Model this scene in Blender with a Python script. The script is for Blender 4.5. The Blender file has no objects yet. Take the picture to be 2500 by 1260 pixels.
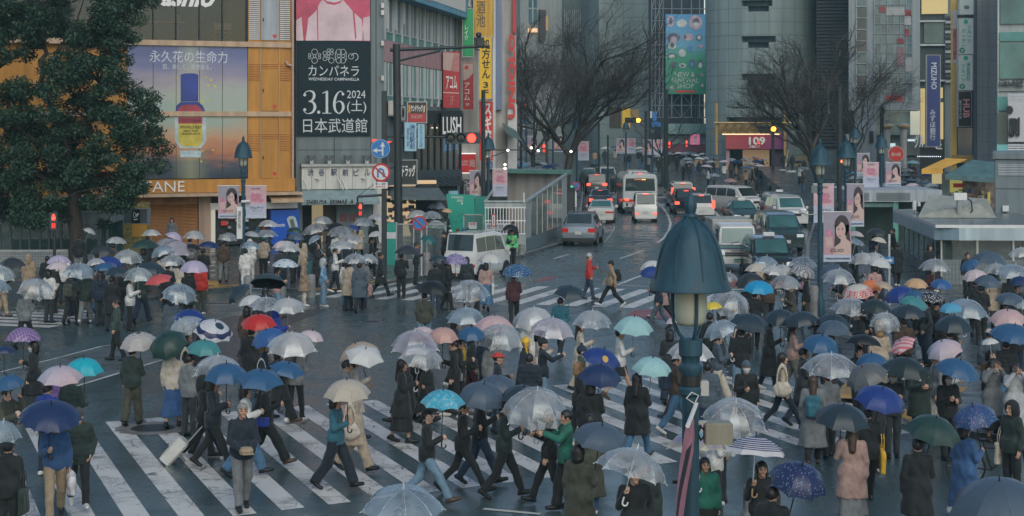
import bpy,bmesh,math,random
import numpy as np
from mathutils import Vector,Matrix
R=math.radians
sin,cos,pi=math.sin,math.cos,math.pi
scene=bpy.context.scene
COL=scene.collection
F,CX,HY,HC=4200.0,1250.0,300.0,6.4
cam_d=bpy.data.cameras.new('camera')
cam=bpy.data.objects.new('camera',cam_d);COL.objects.link(cam)
cam.location=(0,0,HC);cam.rotation_euler=(R(90),0,0)
cam_d.sensor_width=36.0;cam_d.lens=F/2500*36
cam_d.shift_y=-(630-HY)/2500
cam_d.clip_start=0.5;cam_d.clip_end=3000
scene.camera=cam
SUN_EL,SUN_AZ=R(38),R(166)
world=bpy.data.worlds.new('World');scene.world=world;world.use_nodes=True
wn=world.node_tree.nodes;wl=world.node_tree.links
for n in list(wn):wn.remove(n)
wo=wn.new('ShaderNodeOutputWorld');wb=wn.new('ShaderNodeBackground');ws=wn.new('ShaderNodeTexSky')
ws.sky_type='NISHITA';ws.sun_disc=False;ws.sun_elevation=SUN_EL;ws.sun_rotation=SUN_AZ
ws.air_density=1.0;ws.dust_density=1.0;ws.ozone_density=0.0
wb.inputs['Strength'].default_value=0.11
wl.new(ws.outputs[0],wb.inputs[0]);wl.new(wb.outputs[0],wo.inputs[0])
sun_d=bpy.data.lights.new('sun','SUN');sun_d.energy=1.0;sun_d.angle=R(50);sun_d.color=(1.0,.965,.82)
sun=bpy.data.objects.new('sun',sun_d);COL.objects.link(sun)
sun.rotation_euler=(R(90)-SUN_EL,0,R(180)-SUN_AZ+R(0))
sun_dir=Vector((sin(SUN_AZ)*cos(SUN_EL),cos(SUN_AZ)*cos(SUN_EL),sin(SUN_EL)))
sun.rotation_euler=sun_dir.to_track_quat('Z','Y').to_euler()
scene.view_settings.view_transform='Standard';scene.view_settings.look='None'
scene.view_settings.exposure=0.42;scene.view_settings.gamma=1.0
scene.cycles.max_bounces=6;scene.cycles.diffuse_bounces=3;scene.cycles.glossy_bounces=3
scene.cycles.transparent_max_bounces=24;scene.cycles.transmission_bounces=4
scene.cycles.caustics_reflective=False;scene.cycles.caustics_refractive=False
scene.cycles.sample_clamp_indirect=4.0
def G(px,py,z=0.0):
 Y=F*(HC-z)/(py-HY);return Vector(((px-CX)/F*Y,Y,z))
def P(px,py,Y):
 return Vector(((px-CX)/F*Y,Y,HC-(py-HY)/F*Y))
def DY(py):return F*HC/(py-HY)
def srgb(r,g,b):
 f=lambda c:(c/255/12.92 if c/255<=.04045 else((c/255+.055)/1.055)**2.4)
 return(f(r),f(g),f(b))
bZ={}
def aN(name,col=(.5,.5,.5),rough=.6,metal=0.0,var=.12,scale=6.0,bump=0.0,spec=.5,emit=None,es=1.0,coat=0.0,rvar=0.0,sheen=0.0,streak=False):
 if name in bZ:return bZ[name]
 m=bpy.data.materials.new(name);m.use_nodes=True;bZ[name]=m
 nt=m.node_tree;N=nt.nodes;L=nt.links;b=N['Principled BSDF']
 b.inputs['Roughness'].default_value=rough;b.inputs['Metallic'].default_value=metal
 b.inputs['Specular IOR Level'].default_value=spec
 b.inputs['Base Color'].default_value=(*col,1)
 if coat:b.inputs['Coat Weight'].default_value=coat;b.inputs['Coat Roughness'].default_value=.08
 if sheen:b.inputs['Sheen Weight'].default_value=sheen
 if emit:b.inputs['Emission Color'].default_value=(*emit,1);b.inputs['Emission Strength'].default_value=es
 if var or bump or rvar:
  tc=N.new('ShaderNodeTexCoord');no=N.new('ShaderNodeTexNoise');no.inputs['Scale'].default_value=scale
  no.inputs['Detail'].default_value=6;no.inputs['Roughness'].default_value=.62
  if streak:
   mp=N.new('ShaderNodeMapping');mp.inputs['Scale'].default_value=(1.6,1.6,.16);L.new(tc.outputs['Object'],mp.inputs['Vector']);L.new(mp.outputs[0],no.inputs['Vector'])
  else:L.new(tc.outputs['Object'],no.inputs['Vector'])
  if var:
   mx=N.new('ShaderNodeMix');mx.data_type='RGBA'
   mx.inputs['A'].default_value=(*[c*(1-var)for c in col],1);mx.inputs['B'].default_value=(*[min(1,c*(1+var))for c in col],1)
   mr=N.new('ShaderNodeMapRange');mr.inputs['From Min'].default_value=.3;mr.inputs['From Max'].default_value=.7
   L.new(no.outputs['Fac'],mr.inputs['Value']);L.new(mr.outputs[0],mx.inputs['Factor']);L.new(mx.outputs['Result'],b.inputs['Base Color'])
  if rvar:
   mr2=N.new('ShaderNodeMapRange');mr2.inputs['From Min'].default_value=.3;mr2.inputs['From Max'].default_value=.7
   mr2.inputs['To Min'].default_value=max(.02,rough-rvar);mr2.inputs['To Max'].default_value=min(1,rough+rvar)
   L.new(no.outputs['Fac'],mr2.inputs['Value']);L.new(mr2.outputs[0],b.inputs['Roughness'])
  if bump:
   bp=N.new('ShaderNodeBump');bp.inputs['Strength'].default_value=bump;bp.inputs['Distance'].default_value=.02
   L.new(no.outputs['Fac'],bp.inputs['Height']);L.new(bp.outputs[0],b.inputs['Normal'])
 return m
class NT:
 """small wrapper for hand-built node materials"""
 def __init__(s,name):
  s.m=bpy.data.materials.new(name);s.m.use_nodes=True;bZ[name]=s.m
  s.N=s.m.node_tree.nodes;s.L=s.m.node_tree.links;s.b=s.N['Principled BSDF'];s.out=s.N['Material Output']
 def n(s,t,**kw):
  x=s.N.new('ShaderNode'+t)
  for k,v in kw.items():setattr(x,k,v)
  return x
 def l(s,a,b):s.L.new(a,b)
 def val(s,sock,v):sock.default_value=v
 def M(s,op,a,b=None,c=None):
  x=s.N.new('ShaderNodeMath');x.operation=op
  for i,v in enumerate((a,b,c)):
   if v is None:continue
   if isinstance(v,(int,float)):x.inputs[i].default_value=v
   else:s.L.new(v,x.inputs[i])
  return x.outputs[0]
 def mix(s,fac,a,b):
  x=s.N.new('ShaderNodeMix');x.data_type='RGBA'
  for key,v in(('Factor',fac),('A',a),('B',b)):
   if isinstance(v,(int,float)):x.inputs[key].default_value=v
   elif isinstance(v,tuple):x.inputs[key].default_value=(*v[:3],1)
   else:s.L.new(v,x.inputs[key])
  return x.outputs['Result']
 def Z(s,vec,scale,detail=5,rough=.6):
  x=s.N.new('ShaderNodeTexNoise');x.inputs['Scale'].default_value=scale;x.inputs['Detail'].default_value=detail;x.inputs['Roughness'].default_value=rough
  if vec is not None:s.L.new(vec,x.inputs['Vector'])
  return x.outputs['Fac']
 def ramp(s,fac,stops,interp='LINEAR'):
  x=s.N.new('ShaderNodeValToRGB');x.color_ramp.interpolation=interp
  e=x.color_ramp.elements
  while len(e)<len(stops):e.new(.5)
  for el,(p,c)in zip(e,stops):
   el.position=p;el.color=(*c[:3],1)if not isinstance(c,(int,float))else(c,c,c,1)
  s.L.new(fac,x.inputs[0]);return x.outputs[0]
class MB:
 def __init__(s):s.v=[];s.f=[];s.mi=[];s.mats=[]
 def m(s,m):
  if m not in s.mats:s.mats.append(m)
  return s.mats.index(m)
 def add(s,vs,fs,m):
  o=len(s.v);i=s.m(m);s.v.extend([tuple(x)for x in vs])
  for f in fs:s.f.append(tuple(o+k for k in f));s.mi.append(i)
  return s
 def X(s,x0,x1,y0,y1,z0,z1,m):
  if x0>x1:x0,x1=x1,x0
  if y0>y1:y0,y1=y1,y0
  if z0>z1:z0,z1=z1,z0
  vs=[(x,y,z)for x in(x0,x1)for y in(y0,y1)for z in(z0,z1)]
  return s.add(vs,[(0,1,3,2),(4,6,7,5),(0,4,5,1),(2,3,7,6),(0,2,6,4),(1,5,7,3)],m)
 def C(s,x0,x1,y0,y1,z0,z1,m,c=.02):
  """box with chamfered vertical and top edges"""
  pts=[(x0+c,y0),(x1-c,y0),(x1,y0+c),(x1,y1-c),(x1-c,y1),(x0+c,y1),(x0,y1-c),(x0,y0+c)]
  cx,cy=(x0+x1)/2,(y0+y1)/2
  inn=[(p[0]+(c if p[0]<cx else-c),p[1]+(c if p[1]<cy else-c))for p in pts]
  rings=[[(p[0],p[1],z0)for p in pts],[(p[0],p[1],z1-c)for p in pts],[(p[0],p[1],z1)for p in inn]]
  return s.loft(rings,m,True,True)
 def loft(s,rings,m,cap0=False,cap1=False,closed=True):
  o=[];n=len(rings[0]);vs=[p for r in rings for p in r];fs=[]
  for i in range(len(rings)-1):
   for j in range(n if closed else n-1):
    a=i*n+j;b=i*n+(j+1)%n
    fs.append((a,b,b+n,a+n))
  if cap0:fs.append(tuple(range(n-1,-1,-1)))
  if cap1:fs.append(tuple((len(rings)-1)*n+k for k in range(n)))
  return s.add(vs,fs,m)
 def T(s,pts,rad,m,n=8,cap=True):
  pts=[Vector(p)for p in pts];rr=rad if isinstance(rad,(list,tuple))else[rad]*len(pts)
  rings=[];up=None
  for i,p in enumerate(pts):
   d=(pts[min(i+1,len(pts)-1)]-pts[max(i-1,0)])
   if d.length<1e-9:d=Vector((0,0,1))
   d.normalize()
   if up is None:
    a=Vector((0,0,1))if abs(d.z)<.9 else Vector((1,0,0));up=d.cross(a).normalized()
   up=(up-d*up.dot(d));up=up.normalized()if up.length>1e-6 else d.orthogonal().normalized()
   w=d.cross(up)
   rings.append([tuple(p+(up*cos(2*pi*k/n)+w*sin(2*pi*k/n))*rr[i])for k in range(n)])
  return s.loft(rings,m,cap,cap)
 def A(s,prof,m,n=20,c=(0,0,0),cap=True):
  rings=[[(c[0]+r*cos(2*pi*k/n),c[1]+r*sin(2*pi*k/n),c[2]+z)for k in range(n)]for r,z in prof]
  return s.loft(rings,m,cap,cap)
 def Q(s,pts,m):return s.add(pts,[tuple(range(len(pts)))],m)
 def prism(s,pts2,y0,y1,m):
  """polygon in x,z extruded along y"""
  n=len(pts2);vs=[(x,y0,z)for x,z in pts2]+[(x,y1,z)for x,z in pts2]
  fs=[tuple(range(n)),tuple(range(2*n-1,n-1,-1))]+[(i,(i+1)%n+0,(i+1)%n+n,i+n)for i in range(n)]
  fs[2:]=[(i,i+n,(i+1)%n+n,(i+1)%n)for i in range(n)]
  return s.add(vs,fs,m)
 def slab(s,pts,z0,z1,m,mtop=None):
  """polygon in x,y extruded along z"""
  n=len(pts);vs=[(x,y,z0)for x,y in pts]+[(x,y,z1)for x,y in pts]
  s.add(vs,[tuple(range(n-1,-1,-1))]+[(i,(i+1)%n,(i+1)%n+n,i+n)for i in range(n)],m)
  return s.add([(x,y,z1)for x,y in pts],[tuple(range(n))],mtop or m)
 def mesh(s,name,smooth=False,sharp=35):
  me=bpy.data.meshes.new(name);me.from_pydata(s.v,[],s.f);me.update()
  for m in s.mats:me.materials.append(m)
  me.polygons.foreach_set('material_index',s.mi)
  if smooth:
   me.polygons.foreach_set('use_smooth',[True]*len(me.polygons))
   try:me.set_sharp_from_angle(angle=R(sharp))
   except Exception:pass
  return me
 def B(s,name,parent=None,smooth=False,sharp=35,loc=None,cb=True):
  me=s.mesh(name,smooth,sharp)
  if cb:
   bm=bmesh.new();bm.from_mesh(me);bmesh.ops.recalc_face_normals(bm,faces=bm.faces);bm.to_mesh(me);bm.free()
   if smooth:
    try:me.set_sharp_from_angle(angle=R(sharp))
    except Exception:pass
  return aL(name,me,parent,loc)
def aL(name,me,parent=None,loc=None,rot=None,scl=None):
 o=bpy.data.objects.new(name,me);COL.objects.link(o)
 if parent is not None:o.parent=parent
 if loc is not None:o.location=loc
 if rot is not None:o.rotation_euler=rot
 if scl is not None:o.scale=scl
 return o
def aM(o,label,cat,group=None,kind=None):
 o['label']=label;o['category']=cat
 if group:o['group']=group
 if kind:o['kind']=kind
 return o
def ab(name,label,cat,loc=(0,0,0),rotz=0.0,group=None):
 o=bpy.data.objects.new(name,None);COL.objects.link(o);o.empty_display_size=.3
 o.location=loc;o.rotation_euler=(0,0,rotz);return aM(o,label,cat,group)
def ae(name,mb,**kw):
 o=mb.B(name,None,**kw);o['kind']='structure';return o
TXT={}
def av(s,bold=0.0,ext=.004,vertical=False,space=1.0,shear=0.0):
 key=(s,bold,ext,vertical,space,shear)
 if key in TXT:return TXT[key]
 cu=bpy.data.curves.new('lettering','FONT');cu.body='\n'.join(s)if vertical else s
 cu.size=1;cu.offset=bold;cu.extrude=ext;cu.resolution_u=2;cu.align_x='CENTER';cu.space_line=.95;cu.space_character=space;cu.shear=shear
 ob=bpy.data.objects.new('lettering',cu);COL.objects.link(ob)
 dg=bpy.context.evaluated_depsgraph_get();me=bpy.data.meshes.new_from_object(ob.evaluated_get(dg))
 bpy.data.objects.remove(ob);bpy.data.curves.remove(cu)
 co=np.empty(len(me.vertices)*3);me.vertices.foreach_get('co',co);co=co.reshape(-1,3)
 if len(co):
  lo,hi=co.min(0),co.max(0);d=hi-lo;d[d<1e-6]=1
  co[:,:2]=(co[:,:2]-lo[:2])/d[:2];co[:,2]=(co[:,2]-lo[2])/d[2]
  co=np.stack([co[:,0],-co[:,2],co[:,1]],1)
  me.vertices.foreach_set('co',co.ravel());me.update()
 TXT[key]=me;return me
def ac(s,x0,x1,z0,z1,y,m,parent,vertical=False,bold=0.0,depth=.012,name='lettering',space=1.0,shear=0.0):
 """lettering filling the rectangle x0..x1, z0..z1 in the parent's own frame, facing -y, its front at y - depth"""
 me0=av(s,bold,.004,vertical,space,shear)
 me=me0 if not me0.materials or me0.materials[0]==m else me0.copy()
 me.materials.clear();me.materials.append(m)
 return aL(name,me,parent,(min(x0,x1),y,min(z0,z1)),None,(abs(x1-x0),depth,abs(z1-z0)))
 # == signed-distance modelling of people, clothes and bags
def rc(p,a,b,ra,rb):
 a=np.array(a,'f4');b=np.array(b,'f4');ba=b-a;pa=p-a
 t=np.clip((pa@ba)/max(float(ba@ba),1e-9),0,1)
 return np.sqrt(((pa-t[...,None]*ba)**2).sum(-1))-(ra+t*(rb-ra))
def el(p,c,r):
 q=(p-np.array(c,'f4'));r=np.array(r,'f4');k0=np.sqrt(((q/r)**2).sum(-1));k1=np.sqrt(((q/r**2)**2).sum(-1))+1e-6
 return k0*(k0-1)/k1
def b8(p,c,h,r=.01):
 q=np.abs(p-np.array(c,'f4'))-(np.array(h,'f4')-r)
 return np.sqrt((np.maximum(q,0)**2).sum(-1))+np.minimum(q.max(-1),0)-r
def sm(a,b,k=.03):
 h=np.clip(.5+.5*(b-a)/k,0,1);return b+(a-b)*h-k*h*(1-h)
def a4(fn,xs,ys,zs):
 """naive surface nets over a rectilinear grid"""
 xs,ys,zs=(np.asarray(a,'f4')for a in(xs,ys,zs))
 p=np.stack(np.meshgrid(xs,ys,zs,indexing='ij'),-1);f=fn(p).astype('f4')
 f[0],f[-1],f[:,0],f[:,-1],f[...,0],f[...,-1]=1,1,1,1,1,1
 nx,ny,nz=f.shape;ins=f<0
 c=[(i,j,k)for i in(0,1)for j in(0,1)for k in(0,1)]
 sl=lambda A,d:A[d[0]:nx-1+d[0],d[1]:ny-1+d[1],d[2]:nz-1+d[2]]
 acc=np.zeros((nx-1,ny-1,nz-1,3),'f4');cnt=np.zeros((nx-1,ny-1,nz-1),'f4')
 for a in c:
  for ax in range(3):
   if a[ax]:continue
   b=list(a);b[ax]=1
   fa,fb=sl(f,a),sl(f,b);cr=sl(ins,a)!=sl(ins,b)
   if not cr.any():continue
   t=fa[cr]/(fa[cr]-fb[cr]);pa=sl(p,a)[cr];pb=sl(p,b)[cr]
   acc[cr]+=pa+t[:,None]*(pb-pa);cnt[cr]+=1
 act=cnt>0;idx=-np.ones(cnt.shape,int);idx[act]=np.arange(act.sum())
 v=acc[act]/cnt[act][:,None];quads=[]
 for ax in range(3):
  u,w=[(1,2),(2,0),(0,1)][ax]
  A=[slice(None)]*3;B=[slice(None)]*3;A[ax]=slice(0,-1);B[ax]=slice(1,None)
  for q in(u,w):A[q]=slice(1,-1);B[q]=slice(1,-1)
  s0=ins[tuple(A)];s1=ins[tuple(B)];ch=np.argwhere(s0!=s1)
  if not len(ch):continue
  up=s0[tuple(ch.T)];ch=ch.copy();ch[:,u]+=1;ch[:,w]+=1
  def cell(du,dw):
   k=ch.copy();k[:,u]+=du;k[:,w]+=dw;return idx[k[:,0],k[:,1],k[:,2]]
  q=np.stack([cell(-1,-1),cell(0,-1),cell(0,0),cell(-1,0)],1);q[~up]=q[~up][:,::-1];quads.append(q)
 return v,np.concatenate(quads)if quads else np.zeros((0,4),int)
def a3(name,v,q,mi=None,nm=1):
 me=bpy.data.meshes.new(name);me.vertices.add(len(v));me.vertices.foreach_set('co',np.asarray(v,'f4').ravel())
 q=np.asarray(q);me.loops.add(q.size);me.loops.foreach_set('vertex_index',q.ravel().astype('i4'))
 me.polygons.add(len(q));me.polygons.foreach_set('loop_start',(np.arange(len(q))*4).astype('i4'))
 me.polygons.foreach_set('use_smooth',np.ones(len(q),bool))
 if mi is not None:me.polygons.foreach_set('material_index',mi.astype('i4'))
 for i in range(nm):me.materials.append(None)
 me.update(calc_edges=True);me.validate();return me
ar=lambda a,b,d:np.arange(a,b+d,d)
def a5(p,amp,seed=0,f=1.0):
 x,y,z=p[...,0],p[...,1],p[...,2];s=seed*1.7
 return amp*(np.sin(27*f*z+9*np.sin(7*x+s)+6*y+s)*.6+np.sin(19*f*z-14*x+11*y+2*s)*.5+np.sin(33*x+21*y-12*z+s)*.35)
LEGS={'st':((2,3,0),(-3,3,0)),'sm':((13,5,-4),(-9,14,14)),'w1':((25,6,-14),(-16,20,32)),'w2':((-16,20,32),(25,6,-14)),'lw':((33,8,-18),(-20,24,40)),'l2':((-20,24,40),(33,8,-18))}
ARMS={'d':((.235,.03,1.115),(.235,-.05,.865)),'f':((.24,-.05,1.12),(.215,-.21,.91)),'b':((.245,.12,1.125),(.25,.12,.87)),'u':((.235,-.05,1.12),(.12,-.27,1.22)),'v':((.25,-.06,1.16),(.2,-.2,1.38)),'p':((.235,-.03,1.12),(.06,-.27,1.18)),'c':((.25,-.19,1.27),(.085,-.23,1.52)),'k':((.275,.05,1.13),(.2,-.1,.93)),'s':((.245,-.08,1.12),(.14,-.17,1.29)),'h':((.23,-.06,1.1),(.10,-.28,1.0)),'o':((.23,-.2,1.24),(.1,-.44,1.33))}
JC={}
def aQ(pose):
 """pose = legs/right arm/left arm, e.g. 'w1/u/d' -> dict of joints for a 1.70 m figure facing -y"""
 if pose in JC:return JC[pose]
 lg,rA,lA=pose.split('/');j={'pose':pose};low=9
 for s,nm,(th,kn,pt)in((-1,'R',LEGS[lg][0]),(1,'L',LEGS[lg][1])):
  hip=np.array((s*.092,0,.885));t=R(th);k=R(th-kn)
  knee=hip+.41*np.array((0,-sin(t),-cos(t)));ank=knee+.41*np.array((0,-sin(k),-cos(k)))
  a=R(pt);fw=np.array((0,-cos(a),-sin(a)));dn=np.array((0,sin(a)*1.0,-cos(a)))*1.0
  heel=ank-fw*.045+dn*.052;toe=ank+fw*.165+dn*.062
  for n,q in(('hip',hip),('knee',knee),('ank',ank),('heel',heel),('toe',toe)):j[n+nm]=q
  low=min(low,heel[2]-.038,toe[2]-.03)
 for nm,(e,h),s in(('R',ARMS[rA],-1),('L',ARMS[lA],1)):
  j['sho'+nm]=np.array((s*.163,.005,1.385));j['elb'+nm]=np.array((s*e[0]*.93,e[1],e[2]));j['han'+nm]=np.array((s*h[0]*.95,h[1],h[2]))
 j['dz']=-low
 for n in list(j):
  if n not in('pose','dz'):j[n]=j[n]+np.array((0,0,-low))
 JC[pose]=j;return j
def a8(p,j,r,k=.02):
 d=None
 for s in 'RL':
  e=sm(rc(p,j['hip'+s],j['knee'+s],r[0],r[1]),rc(p,j['knee'+s],j['ank'+s],r[1],r[2]),k)
  d=e if d is None else sm(d,e,.015)
 return d
def a6(p,dz,g=0.0,k=.06):
 z=dz
 q=p.copy();q[...,1]=q[...,1]*1.22
 d=sm(rc(q,(-.068,0,1.30+z),(-.048,0,1.08+z),.092+g,.082+g),rc(q,(.068,0,1.30+z),(.048,0,1.08+z),.092+g,.082+g),.03)
 d=sm(d,rc(q,(-.055,.01,.93+z),(.055,.01,.93+z),.105+g,.105+g),k)
 d=sm(d,rc(q,(-.135,.006,1.372+z),(.135,.006,1.372+z),.050+g*.8,.050+g*.8),.04)
 return sm(d,rc(q,(0,.01,1.36+z),(0,.005,1.45+z),.07+g,.055+g*.6),.05)
def a7(p,j,ru,rm,rl,t1=1.0):
 d=None
 for s in 'RL':
  h=j['elb'+s]+(j['han'+s]-j['elb'+s])*t1
  e=sm(rc(p,j['sho'+s],j['elb'+s],ru,rm),rc(p,j['elb'+s],h,rm,rl),.02)
  d=e if d is None else np.minimum(d,e)
 return d
def bounds(j,g=.16):
 P_=np.array([v for k,v in j.items()if k not in('pose','dz')]);return P_.min(0)-g,P_.max(0)+g
BODY={}
def frame(d):
 d=d/np.linalg.norm(d);a=np.array((0,0,1.))if abs(d[2])<.8 else np.array((1.,0,0));x=np.cross(a,d);x/=np.linalg.norm(x);return x,np.cross(d,x),d
def hand_mesh(grip,side):
 """palm, thumb and four separate bent fingers; wrist at origin, fingers along +z, palm facing -y, thumb towards -x*side"""
 s=side
 def fn(p):
  d=sm(b8(p,(0,0,.052),(.039,.014,.046),.013),rc(p,(0,0,-.03),(0,0,.02),.026,.024),.02)
  for i,(x,L)in enumerate(((-.029,.068),(-.01,.077),(.010,.072),(.028,.056))):
   x=x*s;b1=R(75 if grip else 14+4*i);b2=R(160 if grip else 36+6*i);b3=R(225 if grip else 54+6*i)
   a=np.array((x,0,.094));pts=[a]
   for q,b in((.42,b1),(.32,b2),(.26,b3)):pts.append(pts[-1]+np.array((0,-sin(b),cos(b)))*L*q)
   for q in range(3):d=sm(d,rc(p,pts[q],pts[q+1],.0092-.001*q,.0086-.001*q),.004)
  t0=np.array((-.032*s,-.004,.03));t1=t0+np.array((-.026*s,-.018,.03));t2=t1+np.array((.018*s if grip else-.006*s,-.022,.02))
  return sm(sm(d,rc(p,t0,t1,.014,.0105),.008),rc(p,t1,t2,.0105,.008),.004)
 return a4(fn,ar(-.085,.085,.0055),ar(-.085,.04,.0055),ar(-.06,.19,.0055))
HANDS={}
def body_mesh(pose):
 if pose in BODY:return BODY[pose]
 j=aQ(pose);z=j['dz'];lo,hi=bounds(j);lo[2]=-.01
 H=np.array((0,-.012,1.575+z))
 def head(p):
  d=el(p,H+(0,.008,.018),(.074,.094,.10))
  d=sm(d,rc(p,H+(0,-.02,-.02),H+(0,-.045,-.075),.062,.040),.035)
  d=sm(d,rc(p,H+(0,-.083,.012),H+(0,-.103,-.028),.009,.0145),.012)
  for s in(-1,1):
   d=sm(d,el(p,H+(s*.078,.012,-.012),(.010,.020,.031)),.008)
   d=sm(d,el(p,H+(s*.043,-.060,-.026),(.022,.022,.018)),.02)
   d=-sm(-d,el(p,H+(s*.031,-.094,.008),(.018,.013,.012)),.012)
  d=sm(d,rc(p,H+(-.018,-.083,-.052),H+(.018,-.083,-.052),.0095,.0095),.010)
  d=sm(d,el(p,H+(0,-.076,-.088),(.022,.018,.016)),.02)
  return sm(d,rc(p,(0,.012,1.52+z),(0,.018,1.38+z),.052,.058),.03)
 def fn(p):
  d=sm(head(p),a6(p,z,-.006),.04)
  d=sm(d,a7(p,j,.047,.038,.026),.03)
  d=sm(d,a8(p,j,(.082,.054,.037)),.04)
  for s in 'RL':d=sm(d,rc(p,j['heel'+s],j['toe'+s],.034,.026),.02)
  return d
 xs=np.unique(np.round(np.concatenate([ar(lo[0],-.115,.03),ar(-.11,.11,.0105),ar(.115,hi[0],.03)]),4))
 ys=np.unique(np.round(np.concatenate([ar(lo[1],-.15,.03),ar(-.145,.125,.0115),ar(.13,hi[1],.03)]),4))
 zs=np.unique(np.round(np.concatenate([ar(-.02,1.40+z,.03),ar(1.42+z,1.72+z,.0105)]),4))
 v,q=a4(fn,xs,ys,zs);V_=[v];Q_=[q];n=len(v)
 lg,rA,lA=pose.split('/')
 for s,nm,a in((1,'R',rA),(-1,'L',lA)):
  g=a in 'uvpcsho'
  if(g,s)not in HANDS:HANDS[(g,s)]=hand_mesh(g,s)
  hv,hq=HANDS[(g,s)]
  d=j['han'+nm]-j['elb'+nm];d=d/np.linalg.norm(d)
  inward=np.array((s*1.0,0,0))if a in 'dfbk' else np.array((s*.6,.2,-.3))
  if a in 'uv':inward=np.array((s*.8,-.5,0))
  yb=-(inward-d*(inward@d));yb/=np.linalg.norm(yb);xb=np.cross(yb,d)
  w=hv[:,:1]*xb+hv[:,1:2]*yb+hv[:,2:]*d+(j['han'+nm]-d*.015)
  V_.append(w);Q_.append(hq+n);n+=len(w)
 v=np.concatenate(V_);q=np.concatenate(Q_)
 c=v[q].mean(1)-H;mi=np.zeros(len(q),int)
 fr=c[:,1]<-.055
 for s in(-1,1):
  mi[fr&(((c[:,0]-s*.031)/.0165)**2+((c[:,2]-.007)/.0075)**2<1)]=1
  mi[fr&(((c[:,0]-s*.032)/.021)**2+((c[:,2]-.031)/.0062)**2<1)]=1
 mi[fr&((c[:,0]/.024)**2+((c[:,2]+.052)/.0085)**2<1)]=2
 BODY[pose]=a3('person',v,q,mi,3);return BODY[pose]
GAR={}
def aq(kind,pose):
 """kind: jk jacket, pf puffer, ct knee coat, lc long coat, fl fleece/jumper; tr trousers, wd wide trousers, sl slim, sk long skirt, ss short skirt"""
 key=(kind,pose)
 if key in GAR:return GAR[key]
 j=aQ(pose);z=j['dz'];lo,hi=bounds(j,.2);st=.024
 if kind in('jk','pf','ct','lc','fl'):
  hem={'jk':.80,'pf':.76,'ct':.52,'lc':.33,'fl':.82}[kind]+z
  g={'jk':.024,'pf':.042,'ct':.028,'lc':.030,'fl':.020}[kind]
  def fn(p):
   d=a6(p,z,g)
   a={'pf':(.080,.074,.058),'jk':(.066,.060,.049)}.get(kind,(.067,.060,.050))
   d=sm(d,a7(p,j,*a,t1=.93),.035)
   hipr=rc(p*np.array((1,1.15,1),'f4'),(-.05,.0,.95+z),(.05,.0,.95+z),.122+g,.122+g)
   d=sm(d,np.maximum(hipr,(.72+z)-p[...,2]),.07)
   if kind in('ct','lc','pf','jk'):
    q=np.sqrt(p[...,0]**2+(p[...,1]*1.22)**2);t=(1.0+z-p[...,2])
    fl={'ct':.20,'lc':.17,'pf':.02,'jk':.06}[kind]
    cone=(q-(.145+g+fl*np.maximum(t,0)+.012*np.sin(7*np.arctan2(p[...,1],p[...,0])+1)*np.clip(t*2,0,1)))*.95
    d=sm(d,np.maximum(cone,p[...,2]-(1.05+z)),.06)
    if kind in('ct','lc'):d=sm(d,a8(p,j,(.125,.095,.085),.03),.1)
   d=sm(d,rc(p,(0,.012,1.44+z),(0,.006,1.478+z),.075,.072),.02)
   if kind=='pf':d=d-.011*np.abs(np.sin(pi*(p[...,2]+.2*np.abs(p[...,1]))/.095))+.006
   d=d+a5(p,.0068 if kind!='pf' else .004,len(pose))
   d=np.maximum(d,hem-p[...,2])
   return np.maximum(d,-rc(p,(0,-.02,1.50+z),(0,-.03,1.60+z),.068,.085))
  lo[2]=hem-.05;hi[2]=1.56+z
 else:
  r={'tr':(.102,.078,.066),'wd':(.112,.098,.096),'sl':(.094,.066,.052),'sk':(.1,.08,.05),'ss':(.088,.06,.042)}[kind]
  def fn(p):
   d=sm(rc(p*np.array((1,1.12,1),'f4'),(-.05,.005,.93+z),(.05,.005,.93+z),.125,.125),rc(p*np.array((1,1.2,1),'f4'),(0,.0,.98+z),(0,0,1.0+z),.12,.10),.05)
   if kind in('sk',):
    q=np.sqrt(p[...,0]**2+(p[...,1]*1.15)**2);t=1.0+z-p[...,2]
    cone=(q-(.125+.19*np.maximum(t,0)+.02*np.clip(t*1.6,0,1)*np.sin(9*np.arctan2(p[...,1],p[...,0])+2*p[...,2])))*.9
    d=sm(d,np.maximum(cone,.24+z-p[...,2]),.05);d=sm(d,np.maximum(a8(p,j,(.1,.09,.09),.03),.24+z-p[...,2]),.08)
   elif kind=='ss':
    q=np.sqrt(p[...,0]**2+(p[...,1]*1.15)**2);t=1.0+z-p[...,2]
    d=sm(d,np.maximum((q-(.13+.26*np.maximum(t,0)+.012*np.sin(11*np.arctan2(p[...,1],p[...,0]))))*.9,.60+z-p[...,2]),.04)
   else:
    d=sm(d,a8(p,j,r),.04)+a5(p,.0075 if kind!='sl' else .005,3,.8)
    for s in 'RL':
     ax=(j['knee'+s]-j['ank'+s]);ax=ax/np.linalg.norm(ax)
     aK=np.sqrt(((p-j['ank'+s])**2).sum(-1))<.2
     d=np.where(aK,np.maximum(d,-((p-(j['ank'+s]-ax*.012))@ax.astype('f4'))),d)
   return d
  f0=fn
  fn=lambda p:np.maximum(f0(p),p[...,2]-(1.0+z))
  hi[2]=1.15+z;lo[2]=-.03;lo[0]=-.45;hi[0]=.45;lo[1]=min(lo[1],-.4);hi[1]=max(hi[1],.4)
 v,q=a4(fn,ar(lo[0],hi[0],st),ar(lo[1],hi[1],st),ar(lo[2],hi[2],st))
 nm={'jk':'jacket','pf':'puffer_jacket','ct':'coat','lc':'long_coat','fl':'fleece','tr':'trousers','wd':'trousers','sl':'trousers','sk':'long_skirt','ss':'short_skirt'}[kind]
 GAR[key]=a3(nm,v,q);return GAR[key]
HEADW={}
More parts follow.
